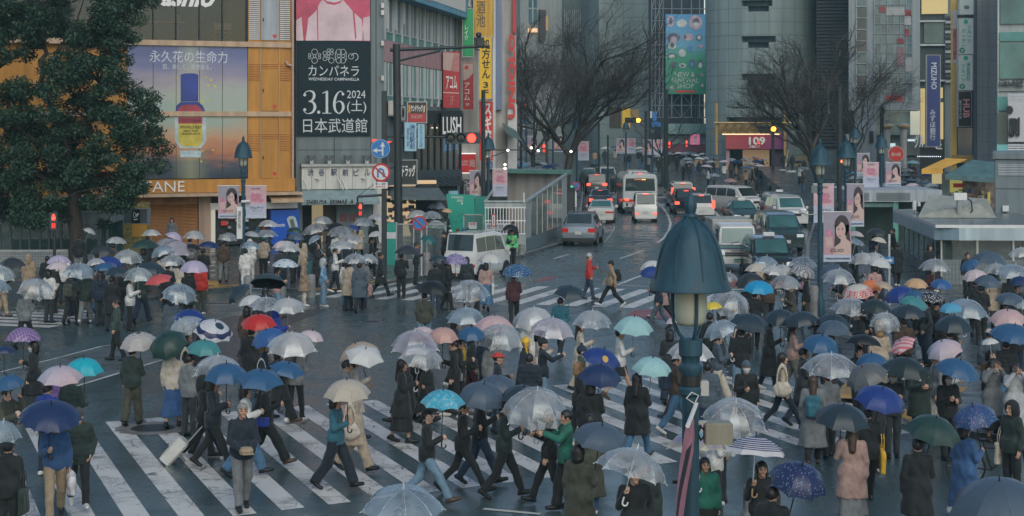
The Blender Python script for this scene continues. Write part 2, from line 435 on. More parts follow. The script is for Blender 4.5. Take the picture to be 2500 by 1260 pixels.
def au(kind):
 """hair, hats, hoods and masks around a head at z 1.575 (no leg drop)"""
 if kind in HEADW:return HEADW[kind]
 H=np.array((0,-.012,1.575))
 rough=lambda p,a:a*(np.sin(61*p[...,0]+20*np.sin(23*p[...,2]))+np.sin(57*p[...,1]+31*p[...,2]))*.5
 def fn(p):
  x,y,z=p[...,0],p[...,1],p[...,2]
  if kind in('sh','lo','bo','bd','po'):
   d=el(p,H+(0,.014,.028),(.090,.110,.108)if kind!='bd' else(.082,.103,.1))
   face=np.maximum(np.maximum(y-(H[1]-.045+(0 if kind=='sh' else .0)),z-(H[2]+.058-.25*np.abs(x))),np.abs(x)-.074)
   low=np.maximum(z-(H[2]-.028),0*x-1)if kind in('sh','bd')else None
   d=np.maximum(d,-face)
   if kind in('sh','bd'):
    d=np.maximum(d,-np.maximum(z-(H[2]-.03),y-(H[1]+.075)));d=np.maximum(d,(H[2]-.085)-z)
    if kind=='bd':d=np.maximum(d,-np.maximum(-(z-(H[2]+.075)),y-(H[1]+.04)))
   if kind=='lo':
    q=p*np.array((1,1.5,1),'f4')
    b=rc(q,(0,.07,1.60),(0,.155,1.30),.095,.058)
    d=sm(d,b,.03)
    for s in(-1,1):d=np.minimum(d,rc(p,H+(s*.08,.02,.02),H+(s*.09,-.02,-.2),.020,.018))
   if kind=='bo':
    q=p*np.array((1,1.2,1),'f4');d=sm(d,np.maximum(rc(q,(0,.05,1.59),(0,.055,1.50),.103,.1),-face),.02);d=np.maximum(d,-np.maximum(face,z-1.64))
   if kind=='po':d=sm(d,rc(p,H+(0,.11,.02),H+(0,.15,-.14),.035,.02),.02)
   return d-rough(p,.004)
  if kind=='sn':
   d=el(p,H+(0,.014,.02),(.084,.104,.1));d=np.maximum(d,np.abs(z-(H[2]-.01))-.06)
   return np.maximum(d,(H[1]+.0)-y)
  if kind in('bn','bb'):
   d=np.maximum(el(p,H+(0,.012,.04),(.093,.112,.118)),(H[2]+.022+.25*(y-H[1])*-.3)-z)
   d=sm(d,np.maximum(np.maximum(el(p,H+(0,.010,.03),(.099,.119,.12)),(H[2]+.02)-z),z-(H[2]+.072)),.008)
   if kind=='bb':d=sm(d,el(p,H+(0,.012,.175),(.036,.036,.033)),.01)
   return d-.002*np.sin(190*np.arctan2(y-H[1],x+1e-6)/6)
  if kind in('cp','ht'):
   d=np.maximum(el(p,H+(0,.012,.03),(.091,.110,.105)),(H[2]+.045)-z)
   if kind=='cp':return sm(d,np.maximum(b8(p,H+(0,-.13,.052-.0),(.07,.075,.007),.006),y-(H[1]-.04)),.01)
   return sm(d,el(p,H+(0,.0,.048),(.165,.185,.016))-.004*np.sin(5*np.arctan2(y,x+1e-6)),.02)
  if kind=='ef':
   d=np.maximum(el(p,H+(0,.012,.035),(.097,.116,.122)),(H[2]+.03)-z)
   for s in(-1,1):d=sm(d,rc(p,H+(s*.088,-.01,.05),H+(s*.075,-.06,-.25),.03,.022),.02);d=sm(d,rc(p,H+(s*.05,.02,.14),H+(s*.085,.03,.175),.025,.008),.01)
   return d
  if kind=='hd':
   d=sm(el(p,H+(0,.022,.02),(.118,.138,.145)),rc(p,(0,.045,1.50),(0,.03,1.42),.11,.105),.05)
   face=np.maximum(np.maximum(np.abs(x)-.068,y-(H[1]-.03)),np.maximum(z-(H[2]+.082),(H[2]-.12)-z))
   return np.maximum(d,-face)+a5(p,.004,2)
  if kind=='mk':
   d=np.maximum(sm(el(p,H+(0,.0,-.01),(.079,.094,.10)),rc(p,H+(0,-.03,-.02),H+(0,-.055,-.075),.066,.046),.03),y-(H[1]-.01))
   d=sm(d,rc(p,H+(0,-.09,-.01),H+(0,-.1,-.03),.02,.022),.03)
   return np.maximum(np.maximum(d,(H[2]-.105)-z),z-(H[2]-.008))
  if kind=='sc':
   q=np.sqrt(x**2+(y*1.05)**2)
   return np.sqrt((q-.085)**2+((z-1.455)/1.25)**2)-.042+a5(p,.006,4)
 st=.0125
 lo=(-.2,-.22,1.10)if kind in('lo','ef')else(-.2,-.24,1.34)
 v,q=a4(fn,ar(lo[0],.2,st),ar(lo[1],.24,st),ar(lo[2],1.82,st))
 nm={'sh':'hair','sn':'hair','lo':'long_hair','bo':'hair','bd':'hair','po':'hair','bn':'beanie','bb':'bobble_hat','cp':'cap','ht':'hat','ef':'ear_flap_hat','hd':'hood','mk':'face_mask','sc':'scarf'}[kind]
 HEADW[kind]=a3(nm,v,q);return HEADW[kind]
SHOE={}
def shoe_mesh(pose,s):
 if(pose,s)in SHOE:return SHOE[(pose,s)]
 j=aQ(pose);h,t,a=j['heel'+s],j['toe'+s],j['ank'+s]
 def fn(p):
  d=sm(rc(p,h,t,.044,.037),rc(p,a,(h+t)/2,.05,.035),.04)
  fw=t-h;n=np.cross(np.array((1.,0,0)),fw);n=n/np.linalg.norm(n);n=n if n[2]<0 else-n
  return np.maximum(d,(p-(h+n*.036))@n.astype('f4'))
 P_=np.stack([h,t,a]);lo=P_.min(0)-.08;hi=P_.max(0)+.08
 v,q=a4(fn,ar(lo[0],hi[0],.016),ar(lo[1],hi[1],.016),ar(lo[2],hi[2],.016))
 c=v[q].mean(1);fw=t-h;n=np.cross(np.array((1.,0,0)),fw);n=n/np.linalg.norm(n);n=n if n[2]<0 else-n
 sole=((c-(h+n*.036))@n>-.024).astype(int)
 SHOE[(pose,s)]=a3('shoe',v,q,sole,2);return SHOE[(pose,s)]
BAG={}
def aV(kind):
 """top of the bag at the origin"""
 if kind in BAG:return BAG[kind]
 def fn(p):
  x,y,z=p[...,0],p[...,1],p[...,2]
  if kind=='tote':
   d=b8(p,(0,0,-.2),(.17,.045,.2),.03)+a5(p,.007,2,.7)
   for s in(-1,1):
    q=np.sqrt((x/.1)**2+((z-.0)/.26)**2);d=np.minimum(d,np.maximum(np.sqrt(((q-1)*.12)**2+(y-s*.02)**2)-.012,-z))
   return d
  if kind=='slouch':
   d=el(p,(0,0,-.17),(.2,.075,.17))+a5(p,.008,5,.6);q=np.sqrt((x/.11)**2+(z/.34)**2)
   return np.minimum(d,np.maximum(np.sqrt(((q-1)*.14)**2+y**2)-.022,-.06-z))
  if kind=='back':
   d=sm(b8(p,(0,0,-.21),(.15,.085,.22),.07),b8(p,(0,.085,-.27),(.11,.05,.13),.04),.03)
   for s in(-1,1):d=np.minimum(d,rc(p,(s*.1,-.08,-.02),(s*.1,-.1,-.35),.018,.016))
   return d+a5(p,.004,1)
  if kind=='roll':
   return sm(b8(p,(0,0,-.25),(.13,.09,.24),.06),b8(p,(0,.0,.0),(.14,.05,.03),.02),.03)+a5(p,.009,3,.9)
  if kind=='small':
   d=b8(p,(0,0,-.1),(.12,.04,.09),.02);q=np.sqrt((x/.1)**2+(z/.22)**2)
   return np.minimum(d,np.maximum(np.sqrt(((q-1)*.1)**2+y**2)-.007,-z))
  if kind=='plastic':
   d=b8(p,(0,0,-.24),(.15-.1*0,.06,.18),.05)+a5(p,.016,7,.8)
   d=sm(d,rc(p,(0,0,-.1),(0,0,-.01),.07,.022),.06);return d
 v,q=a4(fn,ar(-.26,.26,.016),ar(-.2,.2,.016),ar(-.56,.4,.016))
 BAG[kind]=a3({'tote':'tote_bag','slouch':'shoulder_bag','back':'backpack','roll':'roll_top_backpack','small':'handbag','plastic':'plastic_bag'}[kind],v,q);return BAG[kind]
CLO={'black':(.010,.0145,.0165),'char':(.022,.03,.034),'dkgreen':(.018,.034,.03),'green':(.03,.06,.048),'olive':(.05,.055,.04),'navy':(.012,.026,.05),'dknavy':(.010,.019,.03),'blue':(.03,.085,.20),'royal':(.015,.04,.26),'teal':(.025,.115,.155),'jeans':(.05,.13,.23),'dkjeans':(.025,.045,.075),'ltjeans':(.13,.22,.30),'slate':(.06,.085,.11),'grey':(.15,.165,.17),'ltgrey':(.33,.35,.36),'white':(.56,.56,.53),'cream':(.50,.45,.37),'beige':(.38,.31,.23),'tan':(.27,.20,.13),'khaki':(.30,.23,.15),'brown':(.06,.04,.028),'maroon':(.055,.018,.022),'red':(.42,.03,.022),'orange':(.55,.12,.03),'pink':(.40,.24,.22),'dustpink':(.33,.22,.19),'yellow':(.60,.36,.03),'purple':(.12,.07,.22),'emerald':(.015,.13,.09),'ltblue':(.16,.30,.45),'skin':(.44,.27,.19),'hivis':(.12,.62,.16),'camo':(.12,.12,.095)}
def aW(c):
 return aN('cloth_'+c,CLO[c],0.74,var=.28,scale=9,bump=.5,spec=.35,sheen=.15)
def aX(c):return aN('shoe_'+c,CLO[c],.5,var=.15,scale=14,spec=.4)
SKIN=[aN('skin_%d'%i,c,.55,var=.08,scale=20,spec=.35)for i,c in enumerate(((.46,.28,.20),(.40,.235,.16),(.52,.33,.245)))]
EYE=aN('eyes_and_brows',(.02,.015,.012),.4,var=0);LIP=aN('lips',(.36,.12,.10),.45,var=0)
HAIR={k:aN('hair_'+k,c,.45,var=.35,scale=30,bump=.5,spec=.5)for k,c in{'black':(.012,.011,.011),'brown':(.045,.028,.018),'grey':(.22,.21,.2),'blond':(.28,.17,.08)}.items()}
SOLE=aN('shoe_sole',(.45,.45,.43),.6,var=.1)
def b7(o,*ms):
 for i,m in enumerate(ms):
  o.material_slots[i].link='OBJECT';o.material_slots[i].material=m
 return o
aJ=random.Random(7)
PEOPLE_GROUP='people crossing and waiting at the scramble in the rain'
def aU(loc,az,pose,top,bot,head='sh black',h=1.66,label='',group=PEOPLE_GROUP,shoe='black',extra=(),skin=None):
 """loc = ground point between the feet; az 0 faces the camera, 90 faces image right"""
 j=aQ(pose);s=h/1.70*1.0;dz=j['dz']
 o=aL('person',body_mesh(pose),None,loc,(0,0,R(az)),(s,s,s));aM(o,label,'person',group)
 b7(o,skin or aJ.choice(SKIN),EYE,LIP)
 def add(me,*ms,z=0.0):
  c=aL(me.name.split('.')[0],me,o,(0,0,z));b7(c,*ms);return c
 tk,tc=top.split();bk,bc=bot.split();hk=head.split()
 add(aq(tk,pose),aW(tc));add(aq(bk,pose),aW(bc))
 hc=hk[1]if len(hk)>1 else 'black'
 if hk[0]in('sh','lo','bo','bd','po'):add(au(hk[0]),HAIR[hc],z=dz)
 else:
  add(au(hk[0]),aW(hc),z=dz)
  if hk[0]in('bn','bb','cp','ht'):add(au(hk[2]if len(hk)>2 else 'sn'),HAIR['black'],z=dz)
 for e in extra:
  ek,ec=e.split();add(au(ek),aW(ec),z=dz)
 for q in 'RL':add(shoe_mesh(pose,q),aX(shoe),SOLE if shoe not in('black','brown')else aX(shoe))
 return o
def bag(owner_loc,az,h,kind,col,where,label,cat='bag',group=None):
 """where: R/L hanging at a side, B on the back, H hand right, I hand left, C across the front"""
 s=h/1.7
 off={'R':(-.25,.03,.98),'L':(.25,.03,.98),'B':(0,.235,1.37),'H':(-.25,-.06,.84),'I':(.25,-.06,.84),'r':(-.24,.05,1.10),'l':(.24,.05,1.10)}[where]
 rz={'R':90,'L':90,'B':0,'H':80,'I':100,'r':80,'l':80}[where]
 a=R(az);x,y,z=[q*s for q in off]
 me=aV(kind);o=aL(me.name.split('.')[0],me,None,(owner_loc[0]+x*cos(a)-y*sin(a),owner_loc[1]+x*sin(a)+y*cos(a),owner_loc[2]+z),(0,0,a+R(rz)),(s,s,s))
 b7(o,aN('plastic_film',(.5,.5,.52),.25,var=.15,scale=12)if kind=='plastic' and col=='white' else aW(col));aM(o,label,cat,group);return o
 # == umbrellas
CANOPY={}
def aZ(n=8,H=.46,name='canopy',sag=.10):
 """unit-radius canopy: n gores between curved ribs, cloth stretched flatter between them, scalloped edge; apex at z 0"""
 key=(n,H,sag)
 if key in CANOPY:return CANOPY[key]
 mb=MB();m=None;T,U=7,5;al=2*math.atan(H)
 rib=lambda t:(sin(al*t)/sin(al),-(1-cos(al*t))/(1-cos(al))*H)
 vs,fs=[],[]
 for g in range(n):
  a0,a1=2*pi*g/n,2*pi*(g+1)/n;o=len(vs)
  for i in range(T+1):
   t=i/T;r,z=rib(t)
   for k in range(U+1):
    u=k/U;b=4*u*(1-u)
    x=r*((1-u)*cos(a0)+u*cos(a1));y=r*((1-u)*sin(a0)+u*sin(a1))
    q=1-sag*.45*b*t**3+.055*b*t*(1-t)
    vs.append((x*q,y*q,z+.045*b*t*t*H/.46*(1-.9*t)+.03*b*t**4))
  for i in range(T):
   for k in range(U):
    a=o+i*(U+1)+k;fs.append((a,a+1,a+U+2,a+U+1))
 me=bpy.data.meshes.new(name);me.from_pydata(vs,[],[tuple(reversed(f))for f in fs]);me.update()
 me.polygons.foreach_set('use_smooth',[True]*len(me.polygons));me.materials.append(None)
 CANOPY[key]=me
 ring=[]
 mb=MB();
 for g in range(n):
  a=2*pi*g/n;pts=[]
  for i in range(6):
   r,z=rib(i/5);pts.append((r*cos(a)*1.0,r*sin(a)*1.0,z-.006))
  mb.T(pts,[.007]*5+[.006],None,4);r1,z1=rib(.52)
  mb.T([(r1*cos(a),r1*sin(a),z1-.01),(.03*cos(a),.03*sin(a),-.62)],.004,None,4)
  mb.T([(1.0*cos(a),1.0*sin(a),-H),(1.035*cos(a),1.035*sin(a),-H*1.035)],.012,None,4)
 fr=mb.mesh('frame',True);CANOPY[key+('f',)]=fr
 return me
def aY(kind):
 nm='canopy_'+kind
 if nm in bZ:return bZ[nm]
 base={'grey':(.12,.135,.145),'dkgrey':(.035,.042,.048),'black':(.014,.017,.019),'slate':(.075,.115,.16),'dkslate':(.028,.05,.066),'navy':(.018,.04,.12),'blue':(.035,.115,.235),'royal':(.022,.055,.24),'ltblue':(.10,.38,.56),'sky':(.02,.33,.58),'turq':(.02,.43,.52),'mint':(.34,.58,.58),'teal':(.02,.12,.13),'dkgreen':(.022,.06,.052),'green':(.03,.12,.08),'red':(.55,.035,.03),'coral':(.60,.10,.10),'orange':(.72,.22,.08),'peach':(.62,.40,.22),'yellow':(.72,.55,.06),'salmon':(.55,.34,.30),'pink':(.60,.42,.42),'ltpink':(.62,.52,.54),'lilac':(.48,.42,.56),'white':(.60,.61,.60),'cream':(.58,.53,.44),'beige':(.46,.36,.26),'purple':(.2,.11,.28)}
 t=NT(nm);b=t.b;tc=t.n('TexCoord');oc=tc.outputs['Object']
 sep=t.n('SeparateXYZ');t.l(oc,sep.inputs[0]);X,Y=sep.outputs[0],sep.outputs[1]
 r=t.M('SQRT',t.M('ADD',t.M('MULTIPLY',X,X),t.M('MULTIPLY',Y,Y)))
 nz=t.Z(oc,5.0)
 if kind.startswith('clear'):
  tint={'clear':(.80,.84,.85),'clearb':(.55,.70,.80),'clearp':(.84,.76,.84),'clearw':(.88,.88,.86),'cleari':(.80,.80,.74),'clearf':(.78,.84,.82),'cleard':(.78,.82,.80)}[kind]
  op={'clear':.31,'clearb':.38,'clearp':.42,'clearw':.55,'cleari':.45,'clearf':.42,'cleard':.40}[kind]
  col=t.mix(t.M('MULTIPLY',nz,.15),tint,tuple(c*.8 for c in tint))
  dif=t.n('BsdfDiffuse');tr=t.n('BsdfTranslucent');gl=t.n('BsdfGlossy');tp=t.n('BsdfTransparent');gl.inputs['Roughness'].default_value=.18
  gl.inputs['Color'].default_value=(.9,.95,1,1)
  if kind=='cleari':col=t.ramp(t.M('FRACT',t.M('ADD',t.M('MULTIPLY',r,1.6),t.M('MULTIPLY',nz,.9))),[(0,(.85,.8,.55)),(.3,(.3,.75,.85)),(.6,(.6,.5,.85)),(.85,(.9,.75,.6)),(1,(.85,.8,.55))])
  if kind=='clearf':
   v=t.n('TexVoronoi');v.inputs['Scale'].default_value=9;t.l(oc,v.inputs['Vector'])
   col=t.mix(t.M('LESS_THAN',v.outputs['Distance'],.36),col,(.40,.62,.60));col=t.mix(t.M('LESS_THAN',v.outputs['Distance'],.16),col,(.75,.6,.6))
  t.l(col,dif.inputs[0]);t.l(col,tr.inputs[0]);tp.inputs[0].default_value=(*[.72+.28*c for c in tint],1)
  s1=t.n('MixShader');s1.inputs[0].default_value=.45;t.l(dif.outputs[0],s1.inputs[1]);t.l(tr.outputs[0],s1.inputs[2])
  hem=t.M('MULTIPLY',t.M('GREATER_THAN',r,.915),.28)
  n2=t.Z(oc,1.1,2);fog=t.M('MULTIPLY',t.M('SUBTRACT',n2,.46),.9)
  dr=t.Z(oc,90.0,2);drop=t.M('MULTIPLY',t.M('GREATER_THAN',dr,.68),.16)
  fac=t.M('ADD',t.M('ADD',t.M('ADD',fog,op),hem),drop)
  if kind=='cleard':
   v=t.n('TexVoronoi');v.inputs['Scale'].default_value=4.2;v.inputs['Randomness'].default_value=.25;t.l(oc,v.inputs['Vector']);fac=t.M('ADD',fac,t.M('MULTIPLY',t.M('LESS_THAN',v.outputs['Distance'],.32),.5))
  cl=t.n('Clamp');t.l(fac,cl.inputs[0]);cl.inputs['Min'].default_value=.12;cl.inputs['Max'].default_value=.93
  s2=t.n('MixShader');t.l(cl.outputs[0],s2.inputs[0]);t.l(tp.outputs[0],s2.inputs[1]);t.l(s1.outputs[0],s2.inputs[2])
  lw=t.n('LayerWeight');lw.inputs[0].default_value=.35
  bp=t.n('Bump');bp.inputs['Strength'].default_value=.25;bp.inputs['Distance'].default_value=.05;t.l(nz,bp.inputs['Height']);t.l(bp.outputs[0],gl.inputs['Normal'])
  s3=t.n('MixShader');t.l(t.M('ADD',t.M('MULTIPLY',lw.outputs['Fresnel'],.55),.05),s3.inputs[0]);t.l(s2.outputs[0],s3.inputs[1]);t.l(gl.outputs[0],s3.inputs[2])
  t.l(s3.outputs[0],t.out.inputs[0]);return t.m
 v=t.n('TexVoronoi');t.l(oc,v.inputs['Vector']);VD=v.outputs['Distance']
 w=lambda s:t.M('FRACT',s)
 bands=lambda n_,th:t.M('GREATER_THAN',w(t.M('MULTIPLY',t.M('ABSOLUTE',t.M('ADD',sep.outputs[2],0.0)),n_)),th)
 if kind=='plaid':
  a1=t.M('GREATER_THAN',w(t.M('MULTIPLY',X,7)),.62);a2=t.M('GREATER_THAN',w(t.M('MULTIPLY',Y,7)),.62)
  col=t.mix(t.M('MULTIPLY',t.M('ADD',a1,a2),.5),(.16,.085,.28),(.42,.32,.46))
 elif kind=='navystripe':
  st=t.M('GREATER_THAN',w(t.M('MULTIPLY',sep.outputs[2],15)),.47);st=t.M('MULTIPLY',st,t.M('GREATER_THAN',sep.outputs[2],-.46))
  col=t.mix(st,(.60,.60,.62),(.025,.03,.12))
 elif kind=='whitestripe':col=t.mix(t.M('GREATER_THAN',w(t.M('MULTIPLY',sep.outputs[2],26)),.62),(.62,.60,.57),(.16,.15,.15))
 elif kind=='tealstripe':col=t.mix(t.M('GREATER_THAN',w(t.M('MULTIPLY',X,16)),.5),(.03,.20,.21),(.10,.33,.34))
 elif kind=='pinkstripe':col=t.mix(t.M('GREATER_THAN',w(t.M('MULTIPLY',X,3.1)),.5),(.62,.17,.20),(.66,.50,.50))
 elif kind=='bluecheck':col=t.mix(t.M('MAXIMUM',t.M('GREATER_THAN',w(t.M('MULTIPLY',X,11)),.8),t.M('GREATER_THAN',w(t.M('MULTIPLY',Y,11)),.8)),(.025,.10,.30),(.06,.16,.34))
 elif kind in('bwcheck','redcheck'):
  ck=t.n('TexChecker');ck.inputs['Scale'].default_value=11 if kind=='bwcheck' else 9;t.l(oc,ck.inputs['Vector'])
  c1,c2=((.03,.035,.05),(.60,.60,.60))if kind=='bwcheck' else((.60,.07,.06),(.62,.60,.58))
  cc=t.mix(ck.outputs['Fac'],c1,c2);col=cc if kind=='bwcheck' else t.mix(t.M('GREATER_THAN',sep.outputs[2],-.2),cc,(.62,.58,.52))
 elif kind=='reddots':v.inputs['Scale'].default_value=8;col=t.mix(t.M('LESS_THAN',VD,.33),(.62,.56,.55),(.42,.06,.06))
 elif kind=='cowdots':v.inputs['Scale'].default_value=3.2;col=t.mix(t.M('LESS_THAN',VD,.36),(.58,.62,.66),(.10,.36,.55))
 elif kind=='bluefloral':
  v.inputs['Scale'].default_value=11;col=t.mix(t.M('LESS_THAN',VD,.34),(.022,.085,.20),(.35,.50,.60))
 elif kind=='darkfloral':v.inputs['Scale'].default_value=9;col=t.mix(t.M('LESS_THAN',VD,.36),(.016,.022,.035),(.60,.60,.60))
 elif kind=='purpfloral':
  v.inputs['Scale'].default_value=7;v2=t.n('TexVoronoi');v2.feature='DISTANCE_TO_EDGE';v2.inputs['Scale'].default_value=7;t.l(oc,v2.inputs['Vector'])
  col=t.mix(t.M('LESS_THAN',v2.outputs['Distance'],.09),(.13,.10,.33),(.48,.42,.52))
 elif kind=='petals':
  mp=t.n('Mapping');mp.inputs['Scale'].default_value=(5.0,14,9);t.l(oc,mp.inputs['Vector']);t.l(mp.outputs[0],v.inputs['Vector']);v.inputs['Scale'].default_value=1.0
  col=t.mix(t.M('LESS_THAN',VD,.27),(.02,.035,.105),(.16,.21,.34))
 elif kind=='tinyfloral':v.inputs['Scale'].default_value=13;col=t.mix(t.M('LESS_THAN',VD,.27),(.03,.07,.20),v.outputs['Color']);col=t.mix(.55,col,(.04,.09,.22))
 elif kind=='ring':
  ri=t.M('MULTIPLY',t.M('GREATER_THAN',r,.72),t.M('LESS_THAN',r,.86));col=t.mix(ri,(.58,.59,.62),(.02,.035,.11))
  sp=t.M('LESS_THAN',t.M('ADD',t.M('POWER',t.M('ADD',X,.28),2.0),t.M('POWER',t.M('ADD',Y,.18),2.0)),.05);col=t.mix(sp,col,(.03,.06,.09))
 elif kind=='ombre':col=t.ramp(t.M('ADD',t.M('MULTIPLY',X,.5),.5),[(0,(.58,.44,.46)),(.6,(.50,.46,.54)),(1,(.30,.42,.54))])
 elif kind=='bluecloud':col=t.mix(t.M('GREATER_THAN',t.Z(oc,6,3),.55),(.06,.40,.56),(.25,.50,.58))
 elif kind=='whiteblue':col=t.mix(t.M('GREATER_THAN',r,.93),(.62,.60,.57),(.10,.25,.50))
 elif kind=='navyrim':col=t.mix(t.M('GREATER_THAN',r,.94),(.018,.05,.22),(.45,.48,.55))
 elif kind=='greyrim':col=t.mix(t.M('GREATER_THAN',r,.955),(.022,.04,.045),(.35,.36,.36))
 elif kind=='hem':v.inputs['Scale'].default_value=6;col=t.mix(t.M('LESS_THAN',VD,.13),(.50,.45,.37),(.22,.19,.15))
 elif kind=='emblem':
  sp=t.M('LESS_THAN',t.M('ADD',t.M('POWER',t.M('SUBTRACT',X,.14),2.0),t.M('POWER',t.M('ADD',Y,.60),2.0)),.022);col=t.mix(sp,(.02,.055,.23),(.65,.42,.10))
 elif kind=='blackin':
  ge=t.n('NewGeometry');col=t.mix(ge.outputs['Backfacing'],(.04,.07,.075),(.008,.009,.009))
 else:col=base[kind]
 cm=t.mix(t.M('MULTIPLY',nz,.5),col if not isinstance(col,tuple)else col,(0.02,0.02,0.02))if False else col
 mul=t.n('Mix');mul.data_type='RGBA';mul.blend_type='MULTIPLY';mul.inputs['Factor'].default_value=.35
 if isinstance(col,tuple):mul.inputs['A'].default_value=(*col,1)
 else:t.l(col,mul.inputs['A'])
 t.l(t.ramp(nz,[(.3,(.6,.6,.6)),(.7,(1,1,1))]),mul.inputs['B']);cm=mul.outputs['Result']
 t.l(cm,b.inputs['Base Color']);b.inputs['Roughness'].default_value=.38;b.inputs['Specular IOR Level'].default_value=.45
 bp=t.n('Bump');bp.inputs['Strength'].default_value=.12;bp.inputs['Distance'].default_value=.06;t.l(t.Z(oc,3.5,4),bp.inputs['Height']);t.l(bp.outputs[0],b.inputs['Normal'])
 trn=t.n('BsdfTranslucent');t.l(cm,trn.inputs[0]);ms=t.n('MixShader');ms.inputs[0].default_value=.16
 t.l(b.outputs[0],ms.inputs[1]);t.l(trn.outputs[0],ms.inputs[2]);t.l(ms.outputs[0],t.out.inputs[0]);return t.m
SHAFT=aN('umbrella_shaft',(.5,.51,.53),.3,.7,var=0);SHAFT_DK=aN('umbrella_shaft_dark',(.03,.03,.035),.4,.3,var=0);FRAME_W=aN('umbrella_frame_white',(.62,.64,.64),.4,.2,var=0)
HOOK_W=aN('umbrella_hook_white',(.6,.6,.6),.35,var=0);HOOK_D=aN('umbrella_hook_dark',(.03,.025,.02),.4,var=0);HOOK_B=aN('umbrella_hook_wood',(.30,.2,.11),.5,var=.2)
mb=MB();mb.T([(0,0,0),(0,0,-1)],.0085,None,6);SHAFT_ME=mb.mesh('shaft',True)
mb=MB();mb.T([(0,0,.02),(0,0,-.10)]+[(.035-.035*cos(a),0,-.10-.035*sin(a))for a in[pi*k/6 for k in range(1,7)]]+[(.07,0,-.075)],.013,None,7);HOOK_ME=mb.mesh('handle',True)
mb=MB();mb.T([(0,0,-.02),(0,0,.03),(0,0,.075)],[.016,.010,.007],None,6);TIP_ME=mb.mesh('tip',True)
UMB_GROUP='umbrellas held up over the crossing crowd'
SHAPE={'d':(8,.64),'f':(8,.46),'b':(8,.82),'s':(6,.46),'m':(16,.56)}
def ao(apex,rad,kind,tf=0,tr=0,spin=None,shape='d',L=.85,label='',group=UMB_GROUP,aK=True,handle=None):
 n,H=SHAPE[shape];me=aZ(n,H)
 spin=aJ.uniform(0,2*pi)if spin is None else spin
 o=ab('umbrella',label,'umbrella',apex,0,group);o.rotation_euler=(R(tf),R(tr),0)
 vz=aJ.uniform(.84,1.1);c=aL('canopy',me,o,None,(0,0,spin),(rad,rad,rad*vz));b7(c,aY(kind))
 cl=kind.startswith('clear')
 s=aL('shaft',SHAFT_ME,o,None,None,(1,1,L));s.data.materials.append(None)if not s.material_slots else None;b7(s,SHAFT if cl or kind in('white','cream','mint','navystripe')else SHAFT_DK)
 if aK:
  f=aL('frame',CANOPY[(n,H,.10,'f')],o,None,(0,0,spin),(rad,rad,rad*vz));f.data.materials.append(None)if not f.material_slots else None;b7(f,FRAME_W if cl else SHAFT_DK)
  h=aL('handle',HOOK_ME,o,(0,0,-L));h.data.materials.append(None)if not h.material_slots else None;b7(h,handle or(HOOK_W if cl else HOOK_D))
  t_=aL('tip',TIP_ME,o);t_.data.materials.append(None)if not t_.material_slots else None;b7(t_,FRAME_W if cl else SHAFT_DK)
 return o
 # == ground
def ground_mat():
 t=NT('wet_asphalt');b=t.b;tc=t.n('TexCoord');oc=tc.outputs['Object']
 big=t.Z(oc,.10,4);mid=t.Z(oc,.8,5);fine=t.Z(oc,55,3,.7);v=t.n('TexVoronoi');v.inputs['Scale'].default_value=42;t.l(oc,v.inputs['Vector'])
 mp=t.n('Mapping');mp.inputs['Scale'].default_value=(.5,.06,1);mp.inputs['Rotation'].default_value=(0,0,R(-12));t.l(oc,mp.inputs['Vector'])
 streak=t.Z(mp.outputs[0],1.6,5)
 c1=t.mix(t.ramp(big,[(.35,(0,0,0)),(.65,(1,1,1))]),(.036,.068,.074),(.060,.106,.112))
 c2=t.mix(t.M('MULTIPLY',t.ramp(fine,[(.42,(0,0,0)),(.7,(1,1,1))]),.55),c1,(.11,.125,.125))
 c3=t.mix(t.M('MULTIPLY',t.ramp(mid,[(.5,(0,0,0)),(.75,(1,1,1))]),.45),c2,(.024,.036,.040))
 t.l(c3,b.inputs['Base Color'])
 wet=t.M('ADD',t.M('MULTIPLY',streak,.55),t.M('MULTIPLY',mid,.45))
 mr=t.n('MapRange');mr.inputs['From Min'].default_value=.40;mr.inputs['From Max'].default_value=.62;mr.inputs['To Min'].default_value=.09;mr.inputs['To Max'].default_value=.46
 t.l(wet,mr.inputs['Value']);t.l(mr.outputs[0],b.inputs['Roughness']);b.inputs['Specular IOR Level'].default_value=.55
 bp=t.n('Bump');bp.inputs['Strength'].default_value=.2;bp.inputs['Distance'].default_value=.01
 t.l(t.M('ADD',fine,t.M('MULTIPLY',v.outputs['Distance'],.6)),bp.inputs['Height']);t.l(bp.outputs[0],b.inputs['Normal']);return t.m
